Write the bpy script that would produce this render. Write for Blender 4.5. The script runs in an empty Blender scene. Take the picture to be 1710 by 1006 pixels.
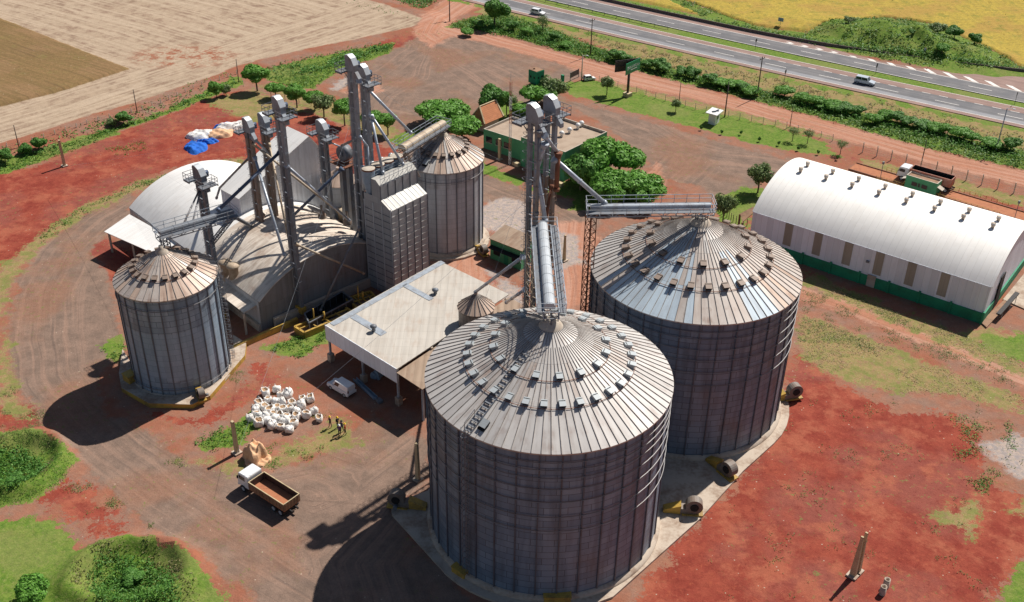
import bpy, bmesh, math, random
import numpy as np
from mathutils import Vector, Matrix, Euler

# ------------------------------------------------------------------ camera, sky, sun, exposure
SC = bpy.context.scene
COL = SC.collection
CAMH = 93.75
FPX, PITCH, ROLL = 1827.2, 0.558597, 0.0166079
PW, PH = 1710.0, 1006.0
_fw = np.array([0, math.cos(PITCH), -math.sin(PITCH)])
_rt = np.array([1.0, 0, 0]); _up = np.cross(_rt, _fw)
_c, _s = math.cos(ROLL), math.sin(ROLL)
RT = _rt * _c + _up * _s; UP = -_rt * _s + _up * _c
cd = bpy.data.cameras.new('camera'); cam = bpy.data.objects.new('camera', cd); COL.objects.link(cam)
cd.sensor_width = 36; cd.lens = 36 * FPX / PW; cd.clip_end = 6000; cd.clip_start = 1
cam.matrix_world = Matrix(((RT[0], UP[0], -_fw[0], 0), (RT[1], UP[1], -_fw[1], 0), (RT[2], UP[2], -_fw[2], CAMH), (0, 0, 0, 1)))
SC.camera = cam
SUN_EL, SUN_AZ = math.radians(50), math.radians(47.5)      # azimuth from +X, counter-clockwise
wd = bpy.data.worlds.new('World'); SC.world = wd; wd.use_nodes = True
_nt = wd.node_tree; _nt.nodes.clear()
_sky = _nt.nodes.new('ShaderNodeTexSky'); _sky.sky_type = 'NISHITA'; _sky.sun_disc = False
_sky.sun_elevation = SUN_EL; _sky.sun_rotation = math.radians(90) - SUN_AZ
_bg = _nt.nodes.new('ShaderNodeBackground'); _bg.inputs[1].default_value = 0.05
_wo = _nt.nodes.new('ShaderNodeOutputWorld')
_nt.links.new(_sky.outputs[0], _bg.inputs[0]); _nt.links.new(_bg.outputs[0], _wo.inputs[0])
sl = bpy.data.lights.new('sun', 'SUN'); sl.energy = 5.0; sl.angle = math.radians(0.5); sl.color = (1.0, 0.94, 0.86)
sun = bpy.data.objects.new('sun', sl); COL.objects.link(sun)
SUND = Vector((math.cos(SUN_EL) * math.cos(SUN_AZ), math.cos(SUN_EL) * math.sin(SUN_AZ), math.sin(SUN_EL)))
sun.rotation_euler = SUND.to_track_quat('Z', 'Y').to_euler(); sun.location = SUND * 300
SC.view_settings.view_transform = 'Standard'; SC.view_settings.look = 'None'
SC.view_settings.exposure = 0.24; SC.view_settings.gamma = 1.0
SC.cycles.max_bounces = 5; SC.cycles.diffuse_bounces = 2; SC.cycles.glossy_bounces = 2; SC.cycles.transparent_max_bounces = 4
R_ = random.Random(7)

def G(px, py, z=0.0):
    """the point at height z that stands at a place measured in the survey photograph"""
    x = (px - PW / 2) / FPX; y = -(py - PH / 2) / FPX
    d = RT * x + UP * y + _fw
    k = (z - CAMH) / d[2]
    return Vector((d[0] * k, d[1] * k, z))
def GY(px, py, yy):
    """the point on the vertical plane at depth yy that stands at a place measured in the survey photograph"""
    x = (px - PW / 2) / FPX; y = -(py - PH / 2) / FPX
    d = RT * x + UP * y + _fw; k = yy / d[1]
    return Vector((d[0] * k, yy, CAMH + d[2] * k))
def GA(pts, z=0.0):
    return np.array([G(a, b, z)[:2] for a, b in pts])

# ------------------------------------------------------------------ materials
class NT:
    def __init__(s, name):
        s.m = bpy.data.materials.new(name); s.m.use_nodes = True
        s.t = s.m.node_tree; s.t.nodes.clear()
        s.out = s.t.nodes.new('ShaderNodeOutputMaterial'); s.b = s.t.nodes.new('ShaderNodeBsdfPrincipled')
        s.t.links.new(s.b.outputs[0], s.out.inputs[0])
        s._tc = None
    def n(s, t): return s.t.nodes.new(t)
    def put(s, sock, v):
        if isinstance(v, bpy.types.NodeSocket): s.t.links.new(v, sock)
        elif isinstance(v, (tuple, list)) and len(v) == 3 and sock.type == 'RGBA': sock.default_value = (*v, 1)
        else: sock.default_value = v
    def tc(s, k='Object'):
        if s._tc is None: s._tc = s.n('ShaderNodeTexCoord')
        return s._tc.outputs[k]
    def math(s, op, a, b=0.0, c=0.0):
        x = s.n('ShaderNodeMath'); x.operation = op
        s.put(x.inputs[0], a); s.put(x.inputs[1], b); s.put(x.inputs[2], c); return x.outputs[0]
    def vmath(s, op, a, b=(0, 0, 0)):
        x = s.n('ShaderNodeVectorMath'); x.operation = op; s.put(x.inputs[0], a); s.put(x.inputs[1], b); return x.outputs[0]
    def noise(s, scale, detail=3.0, vec=None, rough=0.55, dist=0.0):
        x = s.n('ShaderNodeTexNoise'); s.put(x.inputs['Vector'], vec if vec is not None else s.tc())
        x.inputs['Scale'].default_value = scale; x.inputs['Detail'].default_value = detail
        x.inputs['Roughness'].default_value = rough; x.inputs['Distortion'].default_value = dist
        return x.outputs[0]
    def mr(s, v, a, b, c=0.0, d=1.0, smooth=True):
        x = s.n('ShaderNodeMapRange'); x.interpolation_type = 'SMOOTHSTEP' if smooth else 'LINEAR'
        s.put(x.inputs[0], v); s.put(x.inputs[1], a); s.put(x.inputs[2], b); s.put(x.inputs[3], c); s.put(x.inputs[4], d); return x.outputs[0]
    def mix(s, f, a, b, mode='MIX'):
        x = s.n('ShaderNodeMix'); x.data_type = 'RGBA'; x.blend_type = mode
        s.put(x.inputs[0], f); s.put(x.inputs[6], a); s.put(x.inputs[7], b); return x.outputs[2]
    def sep(s, v):
        x = s.n('ShaderNodeSeparateXYZ'); s.put(x.inputs[0], v); return x.outputs
    def comb(s, a, b, c=0.0):
        x = s.n('ShaderNodeCombineXYZ'); s.put(x.inputs[0], a); s.put(x.inputs[1], b); s.put(x.inputs[2], c); return x.outputs[0]
    def attr(s, name):
        x = s.n('ShaderNodeAttribute'); x.attribute_name = name; return x
    def scale(s, vec, sx, sy, sz=1.0): return s.vmath('MULTIPLY', vec, (sx, sy, sz))
    def bump(s, h, strength=0.3, dist=0.05):
        x = s.n('ShaderNodeBump'); x.inputs['Strength'].default_value = strength; x.inputs['Distance'].default_value = dist
        s.put(x.inputs['Height'], h); s.put(s.b.inputs['Normal'], x.outputs[0])
    def isl(s):
        return s.n('ShaderNodeNewGeometry').outputs['Random Per Island']
    def fin(s, col, rough=0.7, metal=0.0, spec=0.3):
        s.put(s.b.inputs['Base Color'], col); s.put(s.b.inputs['Roughness'], rough); s.put(s.b.inputs['Metallic'], metal)
        s.b.inputs['Specular IOR Level'].default_value = spec
        return s.m

def paint(name, c, rough=0.5, metal=0.0, dirt=(0.16, 0.10, 0.07), amt=0.35, sc=0.5, spec=0.4):
    s = NT(name)
    n = s.noise(sc, 5); n2 = s.noise(sc * 7, 3)
    f = s.math('MULTIPLY', s.mr(s.math('ADD', s.math('MULTIPLY', n, 0.7), s.math('MULTIPLY', n2, 0.3)), 0.42, 0.68), amt)
    return s.fin(s.mix(f, c, dirt), rough, metal * .3, spec)

def sheet(name, c, c2, rust=(0.20, 0.085, 0.045), rustamt=0.3, rough=0.5, metal=0.35, ribs=1.0, stain=0.5, lap=6.0, ribd=0.03, lv=(0.86, 1.08)):
    """ribbed roofing or cladding sheets: UV in metres, ribs run along V"""
    s = NT(name); uv = s.tc('UV'); x = s.sep(uv)
    br = s.n('ShaderNodeTexBrick'); s.put(br.inputs['Vector'], uv); br.offset = 0.0
    br.inputs['Color1'].default_value = (lv[0],) * 3 + (1,); br.inputs['Color2'].default_value = (lv[1],) * 3 + (1,)
    br.inputs['Mortar'].default_value = (0.7 * lv[0],) * 3 + (1,); br.inputs['Scale'].default_value = 1
    br.inputs['Mortar Size'].default_value = 0.018; br.inputs['Brick Width'].default_value = 1.1; br.inputs['Row Height'].default_value = lap
    big = s.noise(0.22, 6); st = s.noise(1.0, 5, s.scale(uv, 1.6, 0.16))
    col = s.mix(s.math('MULTIPLY', s.mr(s.math('ADD', s.math('MULTIPLY', big, 0.5), s.math('MULTIPLY', st, 0.5)), 0.38, 0.66), stain), c, c2)
    rn = s.math('ADD', s.math('MULTIPLY', s.noise(0.35, 5), 0.6), s.math('MULTIPLY', s.noise(1.0, 4, s.scale(uv, 2.2, 0.3)), 0.4))
    col = s.mix(s.math('MULTIPLY', s.mr(rn, 0.50, 0.70), rustamt), col, rust)
    col = s.mix(0.8, col, br.outputs[0], 'MULTIPLY')
    w = s.math('SINE', s.math('MULTIPLY', x[0], 6.2832 * ribs))
    s.bump(w, 0.6, ribd)
    return s.fin(col, rough, metal * .25, 0.35)

def silo_wall(name, R, c1, c2, dark, bw=2.6, rh=0.92, rustamt=0.25, band=None):
    s = NT(name); p = s.tc(); q = s.sep(p)
    ang = s.math('MULTIPLY', s.math('ARCTAN2', q[1], q[0]), R)
    v = s.comb(ang, q[2])
    br = s.n('ShaderNodeTexBrick'); s.put(br.inputs['Vector'], v); br.offset = 0.5
    br.inputs['Color1'].default_value = (*c1, 1); br.inputs['Color2'].default_value = (*c2, 1); br.inputs['Mortar'].default_value = (*dark, 1)
    br.inputs['Scale'].default_value = 1; br.inputs['Mortar Size'].default_value = 0.034; br.inputs['Bias'].default_value = 0.0
    br.inputs['Brick Width'].default_value = bw; br.inputs['Row Height'].default_value = rh
    st = s.noise(1.0, 5, s.scale(v, 0.9, 0.10)); bg = s.noise(0.16, 4)
    col = s.mix(s.mr(st, 0.40, 0.70, 0.0, 0.55), br.outputs[0], dark)
    col = s.mix(s.mr(bg, 0.50, 0.72, 0.0, rustamt), col, (0.19, 0.13, 0.10))
    if band:
        row = s.math('FLOOR', s.math('DIVIDE', q[2], rh)); cell = s.math('FLOOR', s.math('DIVIDE', ang, bw))
        wn = s.n('ShaderNodeTexWhiteNoise'); wn.noise_dimensions = '2D'; s.put(wn.inputs['Vector'], s.comb(row, cell))
        inb = s.math('MULTIPLY', s.math('GREATER_THAN', q[2], s.math('ADD', band[0], s.math('MULTIPLY', s.math('FLOOR', s.math('MULTIPLY', wn.outputs[0], 3.0)), rh * 0.5))), s.math('LESS_THAN', q[2], band[1]))
        col = s.mix(s.math('MULTIPLY', inb, 0.55), col, tuple(min(1, k * 1.35) for k in c1))
    col = s.mix(0.35, col, s.mix(s.noise(6.0, 3), (0.65, 0.65, 0.65), (1.2, 1.2, 1.2)), 'MULTIPLY')
    s.bump(s.math('SINE', s.math('MULTIPLY', q[2], 6.2832 / 0.115)), 0.35, 0.012)
    return s.fin(col, 0.5, 0.08, 0.4)

def leafmat(name, a, b, c, hi=None):
    s = NT(name); r = s.isl(); n = s.noise(0.55, 3)
    col = s.mix(s.mr(r, 0.0, 1.0, smooth=False), a, b); col = s.mix(s.mr(n, 0.42, 0.66), col, c)
    if hi: col = s.mix(s.math('GREATER_THAN', r, 0.93), col, hi)
    s.fin(col, 0.55, 0.0, 0.25)
    tr = s.n('ShaderNodeBsdfTranslucent'); s.put(tr.inputs[0], col); mx = s.n('ShaderNodeMixShader'); mx.inputs[0].default_value = 0.25
    s.t.links.new(s.b.outputs[0], mx.inputs[1]); s.t.links.new(tr.outputs[0], mx.inputs[2]); s.t.links.new(mx.outputs[0], s.out.inputs[0])
    return s.m

M = {}
M['galv'] = paint('galvanised_steel', (0.38, 0.43, 0.49), 0.45, 0.5, (0.17, 0.15, 0.14), 0.6, 0.9)
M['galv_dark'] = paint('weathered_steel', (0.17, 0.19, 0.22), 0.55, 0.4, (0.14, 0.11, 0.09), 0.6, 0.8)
M['galv_blue'] = paint('bluish_steel', (0.27, 0.36, 0.46), 0.42, 0.4, (0.15, 0.16, 0.18), 0.45, 0.8)
M['rusty'] = paint('rusty_steel', (0.27, 0.225, 0.19), 0.75, 0.1, (0.24, 0.12, 0.07), 0.9, 0.7)
M['rust'] = paint('deep_rust', (0.22, 0.085, 0.045), 0.8, 0.0, (0.10, 0.05, 0.035), 0.7, 0.8)
M['black'] = paint('black_rubber', (0.018, 0.018, 0.02), 0.7, 0, (0.05, 0.035, 0.03), 0.5, 3)
M['dark'] = paint('dark_opening', (0.012, 0.012, 0.014), 0.8, 0, (0.02, 0.018, 0.016), 0.5, 3)
M['concrete'] = paint('concrete', (0.50, 0.42, 0.34), 0.9, 0, (0.24, 0.15, 0.10), 0.8, 0.35)
M['concrete_pale'] = paint('pale_concrete', (0.50, 0.45, 0.38), 0.9, 0, (0.28, 0.19, 0.13), 0.6, 0.6)
M['post'] = paint('cream_concrete', (0.55, 0.44, 0.27), 0.85, 0, (0.28, 0.20, 0.13), 0.6, 0.8)
M['yellow'] = paint('yellow_paint', (0.52, 0.33, 0.06), 0.6, 0, (0.16, 0.10, 0.05), 0.7, 0.7)
M['white'] = paint('white_paint', (0.80, 0.80, 0.79), 0.4, 0, (0.40, 0.32, 0.26), 0.3, 0.8)
M['white_car'] = paint('white_car_paint', (0.78, 0.80, 0.82), 0.18, 0, (0.55, 0.48, 0.42), 0.15, 1.0, 0.6)
M['silver_car'] = paint('silver_car_paint', (0.52, 0.58, 0.64), 0.22, 0.35, (0.4, 0.4, 0.4), 0.15, 1.0, 0.6)
M['glass'] = paint('dark_glass', (0.02, 0.03, 0.035), 0.06, 0, (0.04, 0.04, 0.04), 0.2, 2, 0.7)
M['green'] = paint('green_wall_paint', (0.085, 0.34, 0.16), 0.75, 0, (0.06, 0.22, 0.11), 0.6, 0.35)
M['green_dark'] = paint('dark_green_paint', (0.02, 0.26, 0.13), 0.7, 0, (0.02, 0.09, 0.05), 0.6, 0.5)
M['pipe'] = paint('galvanised_pipe', (0.42, 0.47, 0.54), 0.35, 0.5, (0.22, 0.22, 0.23), 0.5, 0.8)
M['pipe_blue'] = paint('dull_blue_pipe', (0.075, 0.105, 0.17), 0.45, 0.3, (0.07, 0.08, 0.10), 0.5, 0.6)
M['pipe_grey'] = paint('grey_pipe', (0.24, 0.24, 0.25), 0.5, 0.3, (0.18, 0.13, 0.10), 0.7, 0.6)
M['pipe_tan'] = paint('weathered_tan_pipe', (0.50, 0.41, 0.30), 0.6, 0.1, (0.26, 0.16, 0.10), 0.7, 0.6)
M['wood'] = paint('weathered_timber', (0.30, 0.17, 0.10), 0.8, 0, (0.13, 0.08, 0.05), 0.8, 1.0)
M['pole_wood'] = paint('dark_pole_timber', (0.09, 0.07, 0.06), 0.85, 0, (0.05, 0.04, 0.035), 0.7, 1.0)
M['grain'] = paint('red_grain_dust', (0.42, 0.17, 0.085), 0.95, 0, (0.30, 0.11, 0.06), 0.8, 1.4)
M['bark'] = paint('tree_bark', (0.14, 0.10, 0.075), 0.9, 0, (0.06, 0.045, 0.035), 0.8, 3)
M['brown_tin'] = sheet('brown_tin_roof', (0.34, 0.25, 0.18), (0.24, 0.16, 0.11), rustamt=0.5, metal=0.1, rough=0.7)
M['skin'] = paint('skin', (0.36, 0.19, 0.12), 0.6, 0, (0.3, 0.15, 0.1), 0.2, 5)
M['asphalt'] = None
def fabric_mat(name, c, c2, inner=None):
    s = NT(name); n = s.noise(1.8, 5, dist=0.6); n2 = s.noise(6, 3)
    col = s.mix(s.mr(n, 0.46, 0.72, 0, 0.8), c, c2)
    s.bump(s.math('ADD', n, s.math('MULTIPLY', n2, 0.35)), 0.7, 0.12)
    return s.fin(col, 0.8, 0, 0.2)
M['bag'] = fabric_mat('white_woven_plastic', (0.80, 0.79, 0.77), (0.58, 0.48, 0.39))
M['bag_blue'] = fabric_mat('blue_tarpaulin', (0.02, 0.13, 0.55), (0.03, 0.20, 0.66))
M['bag_peach'] = fabric_mat('peach_tarpaulin', (0.72, 0.45, 0.27), (0.60, 0.33, 0.18))
M['bag_husk'] = fabric_mat('husk_filling', (0.45, 0.30, 0.18), (0.33, 0.20, 0.11))

# ------------------------------------------------------------------ mesh building
def _rotm(rz): return Matrix.Rotation(rz, 3, 'Z')
class MB:
    def __init__(s): s.v = []; s.f = []; s.mi = []; s.sm = []; s.cm = 0; s.smooth = False
    def m(s, i): s.cm = i; return s
    def face(s, idx, mi=None, sm=None):
        s.f.append(tuple(idx)); s.mi.append(s.cm if mi is None else mi); s.sm.append(s.smooth if sm is None else sm)
    def poly(s, pts, mi=None):
        k = len(s.v); s.v += [tuple(p) for p in pts]; s.face(range(k, k + len(pts)), mi)
    def obox(s, c, X, Y, Z, mi=None):
        """box from a centre and three half-axis vectors"""
        c, X, Y, Z = Vector(c), Vector(X), Vector(Y), Vector(Z); k = len(s.v)
        for dz in (-1, 1):
            for dx, dy in ((-1, -1), (1, -1), (1, 1), (-1, 1)): s.v.append(tuple(c + X * dx + Y * dy + Z * dz))
        for q in ((3, 2, 1, 0), (4, 5, 6, 7), (0, 1, 5, 4), (1, 2, 6, 5), (2, 3, 7, 6), (3, 0, 4, 7)): s.face([k + i for i in q], mi, False)
    def box(s, c, d, rz=0.0, mi=None):
        r = _rotm(rz); s.obox(c, r @ Vector((d[0] / 2, 0, 0)), r @ Vector((0, d[1] / 2, 0)), (0, 0, d[2] / 2), mi)
    def bar(s, a, b, w=0.1, h=None, mi=None):
        a, b = Vector(a), Vector(b); d = b - a; L = d.length
        if L < 1e-6: return
        d /= L; h = h or w
        side = d.cross(Vector((0, 0, 1)))
        if side.length < 1e-3: side = Vector((1, 0, 0))
        side.normalize(); up = side.cross(d)
        s.obox((a + b) / 2, d * L / 2, side * w / 2, up * h / 2, mi)
    def tube(s, a, b, r, n=8, r2=None, caps=True, mi=None):
        a, b = Vector(a), Vector(b); d = (b - a).normalized(); r2 = r if r2 is None else r2
        e = d.orthogonal().normalized(); g = d.cross(e); k = len(s.v)
        for i in range(n):
            t = 2 * math.pi * i / n; o = e * math.cos(t) + g * math.sin(t)
            s.v.append(tuple(a + o * r)); s.v.append(tuple(b + o * r2))
        for i in range(n):
            j = (i + 1) % n; s.face((k + 2 * i, k + 2 * j, k + 2 * j + 1, k + 2 * i + 1), mi, n > 6)
        if caps:
            s.face([k + 2 * i for i in range(n)][::-1], mi, False); s.face([k + 2 * i + 1 for i in range(n)], mi, False)
    def path(s, pts, r, n=8, mi=None):
        for a, b in zip(pts, pts[1:]): s.tube(a, b, r, n, mi=mi)
    def lathe(s, c, prof, n=24, mi=None, cap0=False, cap1=False, sm=True):
        c = Vector(c); k = len(s.v); m = len(prof)
        for i in range(n):
            t = 2 * math.pi * i / n
            for r, z in prof: s.v.append((c[0] + r * math.cos(t), c[1] + r * math.sin(t), c[2] + z))
        for i in range(n):
            j = (i + 1) % n
            for q in range(m - 1): s.face((k + i * m + q, k + j * m + q, k + j * m + q + 1, k + i * m + q + 1), mi, sm)
        if cap0: s.face([k + i * m for i in range(n)][::-1], mi, False)
        if cap1: s.face([k + i * m + m - 1 for i in range(n)], mi, False)
    def prism(s, pts, z0, z1, mi=None, mi_top=None):
        """vertical prism over a ground polygon"""
        a = sum(p[0] * q[1] - q[0] * p[1] for p, q in zip(pts, list(pts[1:]) + [pts[0]]))
        if a < 0: pts = list(pts)[::-1]
        k = len(s.v); n = len(pts)
        for p in pts: s.v.append((p[0], p[1], z0))
        for p in pts: s.v.append((p[0], p[1], z1))
        for i in range(n):
            j = (i + 1) % n; s.face((k + i, k + j, k + n + j, k + n + i), mi, False)
        s.face(range(k + n, k + 2 * n), mi if mi_top is None else mi_top, False); s.face(list(range(k, k + n))[::-1], mi, False)
    def slab(s, pts, t, mi=None):
        """a plate of thickness t under a 3-D polygon"""
        P = [Vector(p) for p in pts]; n = len(P); nn = (P[1] - P[0]).cross(P[-1] - P[0]).normalized()
        if nn.z < 0: P = P[::-1]; nn = -nn
        k = len(s.v); s.v += [tuple(p) for p in P] + [tuple(p - nn * t) for p in P]
        s.face(range(k, k + n), mi, False); s.face([k + n + i for i in range(n)][::-1], mi, False)
        for i in range(n):
            j = (i + 1) % n; s.face((k + j, k + i, k + n + i, k + n + j), mi, False)
    def extr(s, prof, O, X, Z, Y, mi=None, msel=None):
        """profile (x, z) in the plane O+X*x+Z*z, extruded symmetric by +-Y"""
        O, X, Z, Y = Vector(O), Vector(X), Vector(Z), Vector(Y); n = len(prof); k = len(s.v)
        for sg in (-1, 1):
            for x, z in prof: s.v.append(tuple(O + X * x + Z * z + Y * sg))
        for i in range(n):
            j = (i + 1) % n; s.face((k + i, k + j, k + n + j, k + n + i), (msel[i] if msel else mi), False)
        s.face(list(range(k, k + n))[::-1], mi, False); s.face(range(k + n, k + 2 * n), mi, False)
    def build(s, name, mats, parent=None, at=None, bevel=0.0, fix=False):
        me = bpy.data.meshes.new(name)
        o = bpy.data.objects.new(name, me); COL.objects.link(o)
        off = Vector(at) if at is not None else (WPOS.get(parent.name, Vector()) if parent else Vector())
        V = np.array(s.v, dtype=float).reshape(-1, 3) - np.array(off)
        me.from_pydata(V.tolist(), [], s.f)
        if not isinstance(mats, (list, tuple)): mats = [mats]
        for mm in mats: me.materials.append(M[mm] if isinstance(mm, str) else mm)
        me.polygons.foreach_set('material_index', s.mi); me.polygons.foreach_set('use_smooth', s.sm)
        if bevel or fix:
            bm = bmesh.new(); bm.from_mesh(me)
            bmesh.ops.recalc_face_normals(bm, faces=bm.faces)
            if bevel: bmesh.ops.bevel(bm, geom=bm.edges[:], offset=bevel, segments=2, affect='EDGES', clamp_overlap=True)
            bm.to_mesh(me); bm.free()
        uvl = me.uv_layers.new(name='UVMap')
        nl = len(me.loops); co = np.empty(len(me.vertices) * 3); me.vertices.foreach_get('co', co); co = co.reshape(-1, 3)
        li = np.empty(nl, dtype=np.int32); me.loops.foreach_get('vertex_index', li)
        nrm = np.empty(len(me.polygons) * 3); me.polygons.foreach_get('normal', nrm); nrm = nrm.reshape(-1, 3)
        lt = np.empty(len(me.polygons), dtype=np.int32); me.polygons.foreach_get('loop_total', lt)
        fn = np.repeat(nrm, lt, axis=0)
        t = np.stack([-fn[:, 1], fn[:, 0], 0 * fn[:, 0]], 1); ln = np.linalg.norm(t, axis=1); flat = ln < 0.06
        t[flat] = (1, 0, 0); ln[flat] = 1; t /= ln[:, None]
        bt = np.cross(fn, t); P = co[li] + np.array(off)
        uvl.data.foreach_set('uv', np.stack([(P * t).sum(1), (P * bt).sum(1)], 1).ravel())
        WPOS[o.name] = off
        if parent:
            o.parent = parent; o.location = off - WPOS.get(parent.name, Vector())
        else: o.location = off
        return o
WPOS = {}
def tag(o, label=None, cat=None, group=None, kind=None):
    if label: o['label'] = label
    if cat: o['category'] = cat
    if group: o['group'] = group
    if kind: o['kind'] = kind
    return o
def thing(name, loc, label, cat, group=None):
    o = bpy.data.objects.new(name, None); COL.objects.link(o); o.location = loc; o.empty_display_size = 0.5
    WPOS[o.name] = Vector(loc); return tag(o, label, cat, group)
def copy_tree(o, loc=None, rz=None, label=None, group=None, scale=None):
    def cp(x, par):
        c = x.copy(); COL.objects.link(c)
        if par: c.parent = par
        for ch in list(x.children): cp(ch, c)
        return c
    c = cp(o, None)
    if loc is not None: c.location = loc
    if rz is not None: c.rotation_euler = (0, 0, rz)
    if scale is not None: c.scale = scale if hasattr(scale, '__len__') else (scale,) * 3
    if label: c['label'] = label
    if group: c['group'] = group
    return c
def link_part(me, name, parent, loc, rot=(0, 0, 0), scale=(1, 1, 1)):
    o = bpy.data.objects.new(name, me); COL.objects.link(o); o.parent = parent
    o.location = Vector(loc) - WPOS.get(parent.name, Vector()); o.rotation_euler = rot; o.scale = scale; return o
ORD = ['first', 'second', 'third', 'fourth', 'fifth', 'sixth', 'seventh', 'eighth', 'ninth', 'tenth', 'eleventh', 'twelfth', 'thirteenth', 'fourteenth',
       'fifteenth', 'sixteenth', 'seventeenth', 'eighteenth', 'nineteenth', 'twentieth', 'twenty-first', 'twenty-second', 'twenty-third', 'twenty-fourth', 'twenty-fifth', 'twenty-sixth', 'twenty-seventh', 'twenty-eighth', 'twenty-ninth', 'thirtieth']
AX = math.radians(-43); AY = math.radians(47)      # the two building directions of the plant
DA = Vector((math.cos(AX), math.sin(AX), 0)); DB = Vector((math.cos(AY), math.sin(AY), 0)); ZZ = Vector((0, 0, 1))

# ------------------------------------------------------------------ ground, fields, yards, dirt road
HD = np.array([math.cos(math.radians(-33.11)), math.sin(math.radians(-33.11))]); HN = np.array([-HD[1], HD[0]])
def hw_shift(t): return 2.45e-4 * np.minimum(0, np.asarray(t) + 60.0) ** 2
def HP(t, n, z=0.0):
    p = HD * t + HN * (n + float(hw_shift(t))); return Vector((p[0], p[1], z))
def hw_n(X, Y):
    t = X * HD[0] + Y * HD[1]; return X * HN[0] + Y * HN[1] - hw_shift(t), t

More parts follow.
